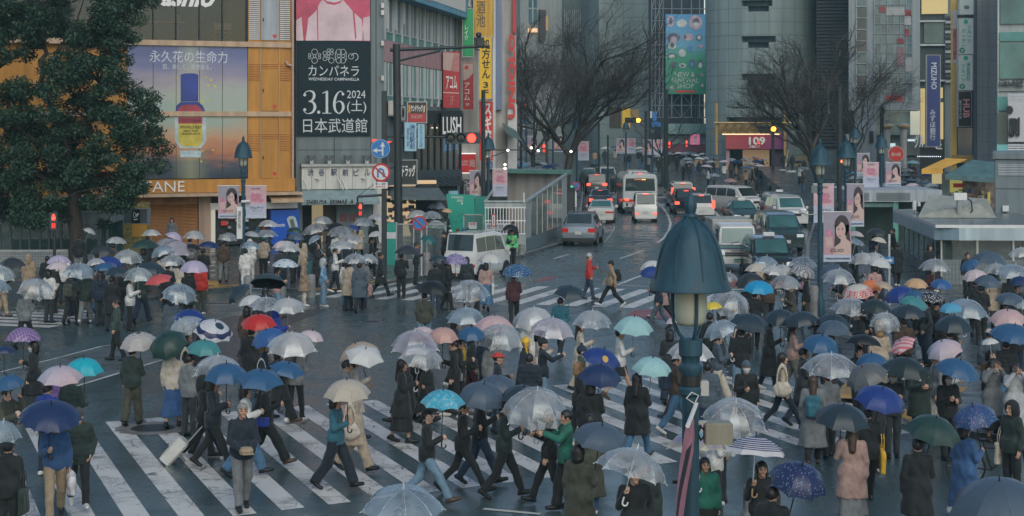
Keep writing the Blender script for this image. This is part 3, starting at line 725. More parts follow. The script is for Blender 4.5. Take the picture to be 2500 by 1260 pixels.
def paint_mat(name,col,wear=.5):
 """worn road paint: cracks and chips let the asphalt through"""
 t=NT(name);b=t.b;tc=t.n('TexCoord');oc=tc.outputs['Object']
 v=t.n('TexVoronoi');v.feature='DISTANCE_TO_EDGE';v.inputs['Scale'].default_value=2.3;t.l(t.n('TexCoord').outputs['Object'],v.inputs['Vector'])
 w=t.n('Mapping');w.inputs['Scale'].default_value=(1,2.6,1);t.l(oc,w.inputs['Vector'])
 n1=t.Z(w.outputs[0],9,8,.75);n2=t.Z(oc,.9,4);n3=t.Z(oc,38,3,.7)
 cr=t.M('LESS_THAN',t.M('ADD',v.outputs['Distance'],t.M('MULTIPLY',n1,.16)),.098)
 chip=t.M('GREATER_THAN',t.M('ADD',t.M('ADD',t.M('MULTIPLY',n1,.75),t.M('MULTIPLY',n2,.45)),t.M('MULTIPLY',n3,.22)),.735+.13*(1-wear))
 cr=t.M('MULTIPLY',cr,t.M('GREATER_THAN',n2,.47));n4=t.Z(w.outputs[0],21,6,.7);chip=t.M('MAXIMUM',chip,t.M('GREATER_THAN',t.M('ADD',n4,t.M('MULTIPLY',n2,.5)),.86));hole=t.M('MULTIPLY',t.M('MAXIMUM',cr,chip),.86)
 dirt=t.mix(t.M('MULTIPLY',n2,.5),col,tuple(c*.62 for c in col))
 t.l(t.mix(hole,dirt,(.045,.05,.055)),b.inputs['Base Color']);b.inputs['Roughness'].default_value=.42
 bp=t.n('Bump');bp.inputs['Strength'].default_value=.3;bp.inputs['Distance'].default_value=.01;t.l(t.M('SUBTRACT',n1,hole),bp.inputs['Height']);t.l(bp.outputs[0],b.inputs['Normal']);return t.m
def paving_mat():
 t=NT('wet_paving');b=t.b;tc=t.n('TexCoord');oc=tc.outputs['Object']
 br=t.n('TexBrick');br.inputs['Scale'].default_value=1.0;br.inputs['Brick Width'].default_value=.6;br.inputs['Row Height'].default_value=.3;br.inputs['Mortar Size'].default_value=.008
 br.inputs['Color1'].default_value=(.07,.09,.092,1);br.inputs['Color2'].default_value=(.10,.12,.12,1);br.inputs['Mortar'].default_value=(.04,.04,.042,1);t.l(oc,br.inputs['Vector'])
 n=t.Z(oc,1.1,6);t.l(t.mix(t.M('MULTIPLY',n,.6),br.outputs['Color'],(.04,.052,.055)),b.inputs['Base Color'])
 mr=t.n('MapRange');mr.inputs['From Min'].default_value=.4;mr.inputs['From Max'].default_value=.6;mr.inputs['To Min'].default_value=.16;mr.inputs['To Max'].default_value=.5;t.l(n,mr.inputs['Value']);t.l(mr.outputs[0],b.inputs['Roughness']);return t.m
ASPH=ground_mat();PAINT=paint_mat('worn_white_paint',(.66,.65,.61),.62);PAINT2=paint_mat('white_lane_paint',(.62,.62,.58),.25);REDP=paint_mat('worn_red_paint',(.30,.055,.045),.35);YELP=paint_mat('yellow_tactile',(.55,.30,.035),.2)
PAVE=paving_mat();KERB=aN('kerb_stone',(.20,.20,.195),.5,var=.3,scale=3,rvar=.2);CONC=aN('wet_concrete',(.09,.115,.118),.35,var=.3,scale=1.4,bump=.1,rvar=.15)
ae('road',MB().slab([(-220,4),(220,4),(220,420),(-220,420)],-.3,0,ASPH))
def gp(px,py):g=G(px,py);return(g.x,g.y)
PAV_L=[gp(-260,772),gp(0,762),gp(275,748),gp(500,714),gp(610,706),gp(760,716),gp(875,711),gp(955,693),gp(1062,676),gp(1235,640),gp(1392,592),gp(1418,545),gp(1428,480),gp(1418,430),(-2.0,240),(-70,240),(-70,60)]
PAV_R=[gp(1990,545),gp(1968,600),gp(1966,715),gp(1990,800),gp(2035,930),gp(2110,985),gp(2240,1030),gp(2380,1070),gp(2620,1105),(30,40),(50,90),(50,170),(24,170)]
PAV_F=[(-8,196),(2,176),(4,160),(31,152),(70,150),(70,240),(-8,240)]
RISE={0:(105,.03),1:(100,.028),2:(152,.05)}
def hz(i,y):return .12+max(0,min(y,205)-RISE[i][0])*RISE[i][1]
for i,pl in enumerate((PAV_L,PAV_R,PAV_F)):
 bm=bmesh.new();bm.faces.new([bm.verts.new((x,y,0))for x,y in pl])
 for yy in list(range(70,240,8)):bmesh.ops.bisect_plane(bm,geom=bm.verts[:]+bm.edges[:]+bm.faces[:],plane_co=(0,yy,0),plane_no=(0,1,0))
 ex=bmesh.ops.extrude_face_region(bm,geom=bm.faces[:])
 low=set(v for v in ex['geom']if isinstance(v,bmesh.types.BMVert))
 for v in bm.verts:v.co.z=-.1 if v in low else hz(i,v.co.y)
 bmesh.ops.recalc_face_normals(bm,faces=bm.faces);me=bpy.data.meshes.new('pavement');bm.to_mesh(me);bm.free();me.materials.append(PAVE);o=aL('pavement',me);o['kind']='structure'
 mb=MB();pts=[Vector((x,y,hz(i,y)+.005))for x,y in pl]
 for a,b in zip(pts,pts[1:]+pts[:1]):
  d=(b-a);L=d.length
  if L<.3 or max(a.y,b.y)>150:continue
  d.normalize();w=Vector((-d.y,d.x,0));k=max(1,int(L/.9))
  for q in range(min(k,60)):
   p0=a+d*(L*q/k+.006);p1=a+d*(L*(q+1)/k-.006);mb.add([p0,p1,p1+w*.17,p0+w*.17],[(0,1,2,3)],KERB)
 ae('kerb',mb,cb=False)
def inpoly(x,y,pl):
 c=False;n=len(pl)
 for i in range(n):
  (x1,y1),(x2,y2)=pl[i],pl[(i+1)%n]
  if(y1>y)!=(y2>y)and x<(x2-x1)*(y-y1)/(y2-y1)+x1:c=not c
 return c
def gz(x,y):
 for i,pl in enumerate((PAV_L,PAV_R,PAV_F)):
  if inpoly(x,y,pl):return hz(i,y)
 return 0.0
def aO(px,py):
 g=G(px,py)
 for k in range(25):q=G(px,py,gz(g.x,g.y));g=g.lerp(q,.6)
 g.z=gz(g.x,g.y);return g
mb=MB()
d=Vector((-.371,1)).normalized()
A0,A1=G(200,1035),G(1370,940);B0,B1=G(740,1240),G(1310,1170)
fA=lambda x:A0.y+(x-A0.x)*(A1.y-A0.y)/(A1.x-A0.x);fB=lambda x:B0.y+(x-B0.x)*(B1.y-B0.y)/(B1.x-B0.x)
k=d.x/d.y
for i in range(-6,20):
 xb=-6.2+.89*i
 q=[]
 for x0 in(xb,xb+.43):
  sB=(B1.y-B0.y)/(B1.x-B0.x);sA=(A1.y-A0.y)/(A1.x-A0.x)
  yB=(B0.y+sB*(x0-k*30.07-B0.x))/(1-sB*k);yA=(A0.y+sA*(x0-k*30.07-A0.x))/(1-sA*k)
  q.append(((x0+k*(yB-30.07),yB),(x0+k*(yA-30.07),yA)))
 rows=14
 for r in range(rows):
  a,b=r/rows,(r+1)/rows;L=lambda p,t:(p[0][0]+(p[1][0]-p[0][0])*t,p[0][1]+(p[1][1]-p[0][1])*t,.004)
  mb.Q([L(q[0],a),L(q[1],a),L(q[1],b),L(q[0],b)],PAINT)
ae('zebra_crossing',mb,cb=False)
mb=MB()
for i in range(-1,14):
 x0=-6.95+.97*i;kk=.345;yN=62.9-.37*(x0+6.34)*.9;L=6.2
 mb.Q([(x0,yN,.004),(x0+.47,yN-.17,.004),(x0+.47+kk*L,yN-.17+L,.004),(x0+kk*L,yN+L,.004)],PAINT2)
ae('zebra_crossing',mb,cb=False)
mb=MB();e0,e1=G(120,800),G(272,765)
for i in range(6):
 f=i/5;ex,ey=e0.x+(e1.x-e0.x)*f,e0.y+(e1.y-e0.y)*f
 mb.Q([(ex,ey,.004),(ex-16,ey+4.6,.004),(ex-16,ey+5.15,.004),(ex+.25,ey+.52,.004)],PAINT2)
ae('zebra_crossing',mb,cb=False)
mb=MB()
for i in range(9):
 y0=140+3.4*i;mb.Q([(18,y0,.004),(33,y0-1.8,.004),(33,y0-.2,.004),(18,y0+1.6,.004)],PAINT2)
for i in range(7):
 y0=147+2.6*i;mb.Q([(8.5,y0,.004),(16.5,y0-1,.004),(16.5,y0+.1,.004),(8.5,y0+1.1,.004)],PAINT2)
for i in range(8):
 x0=8+1.05*i;mb.Q([(x0,131,.004),(x0+.5,131,.004),(x0+.9,136,.004),(x0+.4,136,.004)],PAINT2)
ae('zebra_crossing',mb,cb=False)
def line(pts,w,m,z=.004):
 mb=MB();P_=[Vector((*gp(*p),z))for p in pts];L_,R_=[],[]
 for i,p in enumerate(P_):
  d=(P_[min(i+1,len(P_)-1)]-P_[max(0,i-1)]).normalized();n=Vector((-d.y,d.x,0))*w/2;L_.append(p+n);R_.append(p-n)
 for i in range(len(P_)-1):mb.Q([L_[i],R_[i],R_[i+1],L_[i+1]],m)
 return mb
mb=MB()
for pts,w in(([(1608,497),(1622,512),(1632,528),(1637,545),(1634,562),(1622,580),(1606,593)],.16),([(1735,505),(1752,525),(1764,545),(1770,566),(1768,590)],.2),([(1352,632),(1390,621)],.15),([(1512,632),(1540,623),(1572,612)],.15),([(1494,506),(1522,503)],.5),([(1505,697),(1545,681),(1582,667)],.15),([(1505,697),(1585,700)],.15),([(1760,706),(1985,712)],.3),([(1475,478),(1495,520),(1500,560),(1478,590)],.05),([(0,909),(130,877),(248,846),(330,838)],.08),([(60,982),(190,942),(322,902),(420,872)],.1),([(1180,1243),(1320,1256)],.12),([(1120,1340),(1300,1275)],.2)):
 m_=line(pts,w,PAINT2,.008);mb.add(m_.v,m_.f,PAINT2)
ae('lane_lines',mb,cb=False)
mb=MB();mb.Q([(*gp(*p),.004)for p in((0,1000),(60,982),(322,902),(420,872),(412,838),(248,846),(0,909))],CONC);ae('concrete_strip',mb,cb=False)
mb=MB()
for pl in(((1297,689),(1330,678),(1365,675),(1342,684)),((1515,783),(1548,758),(1645,754),(1668,788),(1600,778)),((1770,700),(1992,706),(1990,690),(1788,682)),((1650,476),(1735,452),(1745,456),(1672,480)),((1960,470),(2000,482),(2000,472),(1975,462))):
 mb.Q([(*gp(*p),.006)for p in pl],REDP)
ae('red_road_paint',mb,cb=False)
mb=MB()
for pts,w in(([(132,751),(270,746),(300,742)],.45),([(500,712),(545,706),(598,704)],.45),([(515,693),(520,703),(545,705)],.5),([(765,714),(820,713),(868,706),(840,702)],.45),([(905,698),(945,690)],.5)):
 m_=line(pts,w,YELP,.127);mb.add(m_.v,m_.f,YELP)
for pl in(((2045,985),(2055,955),(2072,945),(2098,988)),((2200,1032),(2215,1012),(2232,1028),(2225,1045)),((1960,775),(1988,762),(1990,775),(1970,785)),((2318,968),(2330,955),(2362,958),(2350,972))):
 mb.Q([(*gp(*p),.127)for p in pl],YELP)
ae('tactile_paving',mb,cb=False)
mb=MB();mb.Q([(*gp(*p),.002)for p in((620,880),(700,795),(812,752),(560,772),(330,842),(430,880),(420,930),(560,935))],aN('patched_asphalt',(.026,.038,.042),.36,var=.3,scale=5,rvar=.12));ae('asphalt_patch',mb,cb=False)
g=G(373,1046);mo=ab('manhole_cover','round iron manhole cover in a pale concrete ring on the front zebra crossing','manhole',(g.x,g.y,0))
mb=MB();rings=[[(r*cos(a)*q,r*sin(a)*q,z)for a,q in[(2*pi*k/40,1+.05*sin(k*2.3)*(r>.6))for k in range(40)]]for r,z in((.78,.006),(.77,.012),(.47,.012),(.465,.009))]
mb.loft(rings,aN('old_concrete_ring',(.17,.165,.15),.4,var=.35,scale=4),False,False);mb.B('ring',mo,cb=False)
mb=MB();mb.A([(.46,.004),(.46,.010),(0,.010)],aN('manhole_iron',(.045,.047,.05),.45,.6,var=.3,scale=60,bump=.6),32);mb.B('cover',mo)
for px,py,r_,lb in((905,786,.33,'small round manhole in the open middle of the crossing'),(1195,905,.33,'small round manhole between the two crossings'),(1560,590,.36,'round manhole in the left lane past the silver car'),(700,860,.3,'small manhole on the darker asphalt patch')):
 q=G(px,py);m2=ab('manhole_cover',lb,'manhole',(q.x,q.y,0));mb=MB();mb.A([(r_,.003),(r_,.008),(0,.008)],bZ['manhole_iron'],24);mb.B('cover',m2);mb=MB();mb.A([(r_+.05,.002),(r_+.05,.006),(r_,.006)],KERB,24,cap=False);mb.B('ring',m2)
g=G(535,747)
mo=ab('drain_grate','long dark drain grate set in the gutter beside the yellow tactile strip','drain grate',(*gp(532,742),0),R(4))
mb=MB();mb.X(-.55,.55,-.25,.25,0,.008,KERB);mb.B('surround',mo);mb=MB();mb.X(-.42,.42,-.14,.14,.004,.014,aN('grate_iron',(.02,.02,.022),.5,.4));mb.B('grate',mo)
# == buildings
class Fac:
 """a vertical plane in the street through (px0, Y0), turned by ang; gives local (u, z) of photo points on it"""
 def __init__(s,px0,Y0,ang,off=0.0):
  s.a=R(ang);s.dx,s.dy=cos(s.a),sin(s.a);s.ox=(px0-CX)/F*Y0;s.oy=Y0
  s.loc=(s.ox,s.oy,0);s.rot=s.a
 def u(s,px):
  k=(px-CX)/F;return(k*s.oy-s.ox)/(s.dx-k*s.dy)
 def Y(s,px):return s.oy+s.u(px)*s.dy
 def z(s,px,py):return HC-(py-HY)/F*s.Y(px)
 def r(s,x0,y0,x1,y1,pm=None):
  """u0,u1,z0,z1 of a photo rectangle; heights read at column pm (default middle)"""
  pm=(x0+x1)/2 if pm is None else pm
  return s.u(x0),s.u(x1),s.z(pm,y1),s.z(pm,y0)
 def root(s,name,label,cat,group=None):return ab(name,label,cat,s.loc,s.rot,group)
def ag(name,col,**k):return aN(name,col,k.pop('rough',.7),var=k.pop('var',.24),scale=k.pop('scale',1.6),streak=True,**k)
def ai(name,col,rough=.08,spec=.6,dirt=.25):
 t=NT(name);b=t.b;oc=t.n('TexCoord').outputs['Object'];n=t.Z(oc,.45,5)
 t.l(t.mix(t.ramp(n,[(.35,(0,0,0)),(.65,(1,1,1))]),tuple(c*.55 for c in col),col),b.inputs['Base Color'])
 b.inputs['Roughness'].default_value=rough;b.inputs['Specular IOR Level'].default_value=spec
 bp=t.n('Bump');bp.inputs['Strength'].default_value=.04;bp.inputs['Distance'].default_value=.2;t.l(n,bp.inputs['Height']);t.l(bp.outputs[0],b.inputs['Normal']);return t.m
def aj(name,tint,op=.25):
 t=NT(name);t.N.remove(t.b);tp=t.n('BsdfTransparent');gl=t.n('BsdfGlossy');df=t.n('BsdfDiffuse');gl.inputs['Roughness'].default_value=.04
 tp.inputs[0].default_value=(*tint,1);df.inputs[0].default_value=(*[c*.5 for c in tint],1);lw=t.n('LayerWeight');lw.inputs[0].default_value=.3
 a=t.n('MixShader');a.inputs[0].default_value=op;t.l(tp.outputs[0],a.inputs[1]);t.l(df.outputs[0],a.inputs[2])
 b=t.n('MixShader');t.l(t.M('ADD',t.M('MULTIPLY',lw.outputs['Fresnel'],.7),.04),b.inputs[0]);t.l(a.outputs[0],b.inputs[1]);t.l(gl.outputs[0],b.inputs[2]);t.l(b.outputs[0],t.out.inputs[0]);return t.m
def ah(name,col,es=1.0):return aN(name,tuple(c*.3 for c in col),.5,var=0,emit=col,es=es)
b5=ag('orange_panel',(.44,.205,.036),rough=.5,rvar=.1);b6=ag('orange_shutter',(.36,.14,.02),rough=.5);b4=ag('beige_trim',(.46,.33,.22));LOUV=ag('white_louvre',(.42,.45,.46));bG=ag('grey_door',(.33,.37,.40))
DKGLASS=aj('cafe_glass',(.42,.50,.50),.05);bA=aN('dark_interior',(.03,.035,.036),.9,var=.5,scale=2);bl=aN('black_metal',(.02,.024,.026),.45,.3,var=.2);bh=aN('brushed_steel',(.36,.38,.39),.35,.6,var=.15);bi=aN('white_plastic',(.62,.63,.62),.4,var=.08)
bq=aN('white_letter',(.74,.74,.72),.5,var=.03);bs=aN('black_letter',(.015,.016,.018),.5,var=0);bv=aN('blue_letter',(.03,.08,.22),.5,var=0);bt=aN('navy_letter',(.03,.05,.12),.5,var=0);bu=aN('red_letter',(.55,.04,.03),.5,var=0);bw=aN('pale_grey_letter',(.50,.55,.58),.5,var=0);bz=aN('green_letter',(.02,.32,.22),.5,var=0)
def aA(mb,x0,x1,z0,z1,y,m,step=.09,d=.03):
 n=max(2,int((z1-z0)/step))
 for i in range(n):
  a=z0+(z1-z0)*i/n;b=a+(z1-z0)/n*.62;mb.add([(x0,y,b),(x1,y,b),(x1,y-d,a),(x0,y-d,a),(x0,y,a),(x1,y,a)],[(0,3,2,1),(3,4,5,2)],m)
fa=Fac(720,88.6,24);ra=fa.root('shop_building','orange panelled shop building behind the big evergreen tree with a cosmetics poster','building')
u0,u1=fa.u(-60),fa.u(718);zt=17.0
zb=fa.z(500,106)
mb=MB();mb.X(u0,u1-3.1,.3,9,4.0,zb,b5);mb.X(fa.u(606),u1,.02,9,3.0,zt,b5);mb.X(u0,u1,4.0,9,0,4,b6);mb.X(u0,u1,4.5,9,zb,zt,bA);mb.B('wall',ra)
mb=MB()
for(ya,yb)in((100,113),(272,284)):
 zc,zd=fa.z(500,yb),fa.z(500,ya);mb.X(u0,u1-.12,-.10,.3,zc,zd,b4)
mb.B('trim_band',ra)
x0,x1,z0,z1=fa.u(-60),fa.u(604),fa.z(500,100),zt
mb=MB();mb.Q([(x0,.05,z0),(x1,.05,z0),(x1,.05,z1),(x0,.05,z1)],DKGLASS);win=mb.B('window',ra,cb=False)
mb=MB()
for px in(374,430,487,543,602):mb.X(fa.u(px)-.03,fa.u(px)+.03,-.02,.1,z0,z1,bl)
mb.B('mullion',win)
mb=MB();mb.X(x0,x1,.3,4.4,z0-.05,z0+.02,bA);mb.B('cafe_floor',ra)
ac('ashio',fa.u(392),fa.u(524),fa.z(460,17),fa.z(460,-34),.0,bq,ra,bold=.035,shear=.35)
def poster_mat():
 t=NT('perfume_poster');b=t.b;oc=t.n('TexCoord').outputs['Object'];sp=t.n('SeparateXYZ');t.l(oc,sp.inputs[0])
 mp=t.n('Mapping');mp.inputs['Scale'].default_value=(.25,1,.8);t.l(oc,mp.inputs['Vector']);n=t.Z(mp.outputs[0],1.3,4)
 za,zz=fa.z(460,436),fa.z(460,113);f=t.M('DIVIDE',t.M('SUBTRACT',sp.outputs[2],za),zz-za);f=t.M('ADD',f,t.M('MULTIPLY',t.M('SUBTRACT',n,.5),.35))
 xc=fa.u(465);gx=t.M('ABSOLUTE',t.M('SUBTRACT',sp.outputs[0],xc))
 c=t.ramp(f,[(.0,(.02,.035,.06)),(.12,(.05,.07,.10)),(.2,(.42,.17,.09)),(.3,(.50,.28,.16)),(.46,(.30,.40,.35)),(.62,(.36,.40,.36)),(.74,(.33,.30,.35)),(.88,(.17,.185,.33)),(1,(.10,.125,.26))])
 glow=t.ramp(gx,[(0,(1,1,1)),(1,(0,0,0))]);c2=t.mix(t.M('MULTIPLY',glow,.35),c,(.55,.58,.32))
 t.l(c2,b.inputs['Base Color']);b.inputs['Roughness'].default_value=.3;return t.m
PM=poster_mat()
for i,(ya,yb)in enumerate(((113,272),(284,436))):
 x0,x1,z0,z1=fa.r(312,ya,604,yb,460)
 mb=MB();mb.X(x0,x1,.0,.3,z0,z1,PM)
 for px in(374,430,487,543):mb.X(fa.u(px)-.012,fa.u(px)+.012,-.006,.01,z0,z1,bl)
 po=mb.B('poster',ra)
BOT_BLUE=aN('print_bottle_blue',(.02,.045,.25),.3,var=.4,scale=.9);BOT_RED=aN('print_bottle_red',(.36,.04,.07),.3,var=.3,scale=2);BOT_YEL=aN('print_bottle_yellow',(.52,.43,.07),.3,var=.3,scale=2);BOT_GL=aN('print_bottle_glass',(.40,.52,.56),.3,var=.3,scale=3);YDOT=aN('print_yellow_bubble',(.55,.52,.12),.4,var=.2,scale=6)
def q2(mb,pts,m,y,f=fa):mb.Q([(f.u(px),y,f.z(px,py))for px,py in pts],m)
mb=MB()
q2(mb,[(441,182),(452,179),(472,179),(484,182),(484,248),(441,248)],BOT_BLUE,-.012)
q2(mb,[(428,272),(431,258),(441,249),(484,249),(495,258),(501,272)],BOT_BLUE,-.010);q2(mb,[(433,272),(437,262),(446,256),(479,256),(488,262),(494,272)],BOT_RED,-.016)
q2(mb,[(427,286),(503,286),(503,345),(490,362),(440,362),(427,345)],BOT_GL,-.010);q2(mb,[(435,286),(494,286),(494,302),(435,302)],BOT_RED,-.014);q2(mb,[(435,302),(494,302),(494,345),(485,358),(445,358),(435,345)],BOT_YEL,-.014)
q2(mb,[(438,368),(492,368),(490,384),(440,384)],BOT_GL,-.010)
mb.B('bottle_print',ra,cb=False);mb=MB()
for px,py,r_ in[(aJ.uniform(415,535),aJ.choice([aJ.uniform(180,265),aJ.uniform(295,400)]),aJ.uniform(1.5,4))for _ in range(46)]:
 if 436<px<492 and py<380:continue
 q2(mb,[(px+r_*cos(a),py+r_*sin(a))for a in[2*pi*k/8 for k in range(8)]],YDOT,-.008)
mb.B('bubble_print',ra,cb=False)
PALEL=aN('pale_print_letter',(.55,.60,.68),.5,var=0)
ac('永久花の生命力',fa.u(365),fa.u(555),fa.z(460,153),fa.z(460,124),-.004,PALEL,ra);ac('肌、美しく、目覚める。',fa.u(397),fa.u(516),fa.z(460,170),fa.z(460,157),-.004,PALEL,ra)
ac("L'OCCITANE",fa.u(438),fa.u(490),fa.z(465,298),fa.z(465,290),-.016,bs,ra);ac('IMMORTELLE RESET',fa.u(440),fa.u(491),fa.z(465,314),fa.z(465,307),-.016,bs,ra);ac('RESET NUIT',fa.u(448),fa.u(484),fa.z(465,322),fa.z(465,317),-.016,bs,ra);ac('HUILE-EN-SERUM',fa.u(444),fa.u(488),fa.z(465,329),fa.z(465,324),-.016,bs,ra)
for(ya,yb,pm,lm)in((-40,100,LOUV,LOUV),(113,272,b5,b5),(284,436,b5,b5)):
 z0,z1=fa.z(660,yb),fa.z(660,ya)
 mb=MB();dm=bG if pm is LOUV else b5
 a,b=fa.u(637),fa.u(680);mb.X(a,b,-.05,.02,z0+.03,z1-(1.2 if pm is b5 else .75),dm);door=mb.B('door',ra)
 mb=MB();mb.X(a+.08,a+.13,-.1,-.05,z0+1.0,z0+1.15,bl);mb.B('handle',door)
 mb=MB();mb.prism([(b-.35,z0+.32),(b-.08,z0+.32),(b-.215,z0+.1)],-.06,-.052,bu);mb.B('fire_access_mark',door)
 mb=MB()
 if pm is LOUV:
  aA(mb,fa.u(606)+.03,fa.u(634),z0+.05,z1,.0,lm,.10);aA(mb,fa.u(683),fa.u(708),z0+.05,z1,.0,lm,.10);aA(mb,a,b,z1-.7,z1,.0,bl,.12)
 else:
  for(p0,p1)in((608,634),(638,680),(684,708)):aA(mb,fa.u(p0),fa.u(p1),fa.z(660,ya+82),fa.z(660,ya+40),.0,ag('orange_louvre',(.44,.19,.04)),.085)
  for px in(636,682):mb.X(fa.u(px)-.015,fa.u(px)+.015,-.03,.03,z0,z1,b4)
 mb.B('louvre',ra)
PIPE=aN('pink_pipe',(.40,.29,.24),.5,var=.2)
mb=MB();mb.T([(fa.u(713),-.14,3.2),(fa.u(713),-.14,zt)],.07,PIPE,8);mb.T([(fa.u(713),-.14,fa.z(713,162)),(fa.u(700),-.14,fa.z(713,158)),(fa.u(697),-.1,fa.z(713,150))],.07,PIPE,8);mb.B('drain_pipe',ra)
x0,x1,z0,z1=fa.r(-60,438,716,470,460)
mb=MB();mb.X(x0,x1,-.35,.3,z0,z1,b5);fas=mb.B('fascia',ra)
ac("L'OCCITANE",fa.u(212),fa.u(446),fa.z(420,470)+.05,fa.z(420,441),-.36,bq,ra,bold=-.004,depth=.05)
mb=MB();mb.X(x0,fa.u(722),-1.2,.3,z0-.16,z0-.02,b4);mb.B('canopy_edge',ra)
mb=MB();aA(mb,fa.u(366),fa.u(482),.1,fa.z(420,500),-.05,b6,.07,.02);mb.X(fa.u(250),fa.u(366),.0,3.9,0,z0,b6);mb.X(fa.u(366),fa.u(484),.05,3.9,fa.z(420,500),z0,b6);mb.B('roller_shutter',ra)
ac("L'OCCITANE",fa.u(400),fa.u(456),fa.z(425,494),fa.z(425,482),-.0,aN('bronze_letter',(.09,.05,.02),.5),ra)
mb=MB();mb.X(fa.u(484),fa.u(513),-.12,3,0,z0-.1,ag('pink_stone_pier',(.36,.25,.19)));mb.B('pier',ra)
mb=MB();mb.X(fa.u(-60),fa.u(250),-.02,.1,0,z0,bA);mb.B('shop_front',ra)
CREAML=ah('lit_shop_white',(.75,.74,.62),.35)
mb=MB();mb.X(fa.u(514),fa.u(523),-.22,.2,0,fa.z(520,496),CREAML);mb.X(fa.u(514),fa.u(722),-.3,.2,fa.z(600,510),fa.z(600,494),bi);mb.B('shop_frame',ra)
mb=MB();mb.Q([(fa.u(524),.4,.2),(fa.u(656),.4,.2),(fa.u(656),.4,fa.z(600,510)),(fa.u(524),.4,fa.z(600,510))],bA)
for i in range(40):
 a=aJ.uniform(fa.u(528),fa.u(650));z_=aJ.uniform(.5,2.3);mb.X(a,a+aJ.uniform(.1,.35),.2,.38,z_,z_+.12,aN('goods_%d'%(i%6),[(.4,.1,.08),(.3,.3,.28),(.08,.16,.3),(.4,.33,.1),(.5,.5,.48),(.06,.1,.09)][i%6],.5))
mb.B('shelves',ra)
mb=MB();mb.X(fa.u(541),fa.u(557),.1,.16,fa.z(549,551),fa.z(549,540),bu);mb.B('sale_sign',ra)
mb=MB();mb.Q([(fa.u(646),.0,fa.z(690,470)),(fa.u(722),.0,fa.z(690,470)),(fa.u(724),-1.2,fa.z(690,484)),(fa.u(646),-1.2,fa.z(690,484))],ag('beige_awning',(.50,.33,.18)));mb.X(fa.u(646),fa.u(724),-1.22,-1.2,fa.z(690,492),fa.z(690,484),b4);mb.B('awning',ra)
ADB=aN('blue_ad_panel',(.01,.09,.46),.35,var=.12,scale=1)
x0,x1,z0,z1=fa.r(657,512,727,590)
mb=MB();mb.X(x0,x1,-.32,.1,.2,z1,ADB);ad=mb.B('ad_panel',ra)
ac('ploom',fa.u(664),fa.u(691),fa.z(680,556),fa.z(680,543),-.33,bq,ad,bold=.01)
mb=MB();sil=aN('silver_print',(.5,.55,.56),.3,.3)
q2(mb,[(695,534),(700,528),(711,526),(717,531),(722,548),(722,556),(704,558),(700,550)],sil,-.35);q2(mb,[(702,536),(711,533),(716,552),(706,553)],aN('dark_print',(.08,.14,.15),.4),-.355);mb.B('device_print',ad,cb=False)
def aI(f,u,y,z):return(f.loc[0]+u*cos(f.a)-y*sin(f.a),f.loc[1]+u*sin(f.a)+y*cos(f.a),z)
CHW=aN('orange_wood_chair',(.45,.19,.08),.5,var=.2)
zf=fa.z(550,98)
for i,px in enumerate((541,564)):
 c=ab('chair',['orange wooden chair left of its twin in the upstairs cafe window','orange wooden chair nearest the right end of the upstairs cafe window'][i],'chair',aI(fa,fa.u(px),.9,zf),fa.a,'wooden chairs in the cafe window')
 mb=MB();mb.C(-.2,.2,-.2,.2,.42,.46,CHW);mb.B('seat',c);mb=MB();mb.C(-.2,.2,-.22,-.19,.55,.9,CHW);mb.B('backrest',c)
 for sx in(-.18,.18):
  for sy in(-.18,.18):mb=MB();mb.X(sx-.018,sx+.018,sy-.018,sy+.018,0,.9 if sy<0 else .43,CHW);mb.B('leg',c)
tb=ab('table','narrow counter table behind the upstairs cafe window','table',aI(fa,fa.u(415),1.0,zf),fa.a)
mb=MB();mb.C(-1.1,.9,-.25,.3,.86,.92,CHW);mb.B('tabletop',tb)
for sx in(-.9,.7):mb=MB();mb.X(sx-.03,sx+.03,-.03,.03,0,.86,bl);mb.B('leg',tb)
fb=Fac(722,89.3,15);rb_=fb.root('office_building','narrow grey clad building carrying a black concert poster and floodlights','building')
bj=ag('grey_cladding',(.13,.165,.175),rough=.55);bH=ag('pale_sign_board',(.50,.50,.46));TEALC=ag('grey_green_awning',(.20,.27,.28))
u1=fb.u(938)
mb=MB();mb.X(0,u1,.0,14,3.05,18,bj);mb.X(0,u1,1.4,14,0,3.05,bj)
for py in(333,366):mb.X(.1,fb.u(903),-.012,.002,fb.z(820,py)-.012,fb.z(820,py)+.012,bl)
for px in(918,905,816):mb.X(fb.u(px)-.015,fb.u(px)+.015,-.02,.002,(3.1 if px!=816 else fb.z(816,400)),18 if px!=816 else fb.z(816,333),bl)
mb.B('wall',rb_)
mb=MB()
for py in(8,25,100,185):mb.X(fb.u(929),fb.u(936),-.2,-.0,fb.z(930,py+12),fb.z(930,py),bH)
mb.B('vent_box',rb_)
x0,x1,z0,z1=fb.r(724,100,903,331,810)
BP=aN('black_poster',(.014,.027,.034),.6,var=.12,scale=1,spec=.15)
mb=MB();mb.X(x0,x1,-.14,-.0,z0,z1,BP);po=mb.B('concert_poster',rb_)
PW=aN('poster_letter',(.52,.56,.58),.45,var=.04)
def ca(mb,px,py,r_,w,f,y,m,n=24,ry=None):
 ry=ry or r_
 o=[(px+r_*cos(2*pi*k/n),py+ry*sin(2*pi*k/n))for k in range(n)];i_=[(px+(r_-w)*cos(2*pi*k/n),py+(ry-w)*sin(2*pi*k/n))for k in range(n)]
 for k in range(n):
  k2=(k+1)%n;mb.Q([(f.u(a),y,f.z(a,b))for a,b in(o[k],o[k2],i_[k2],i_[k])],m)
mb=MB()
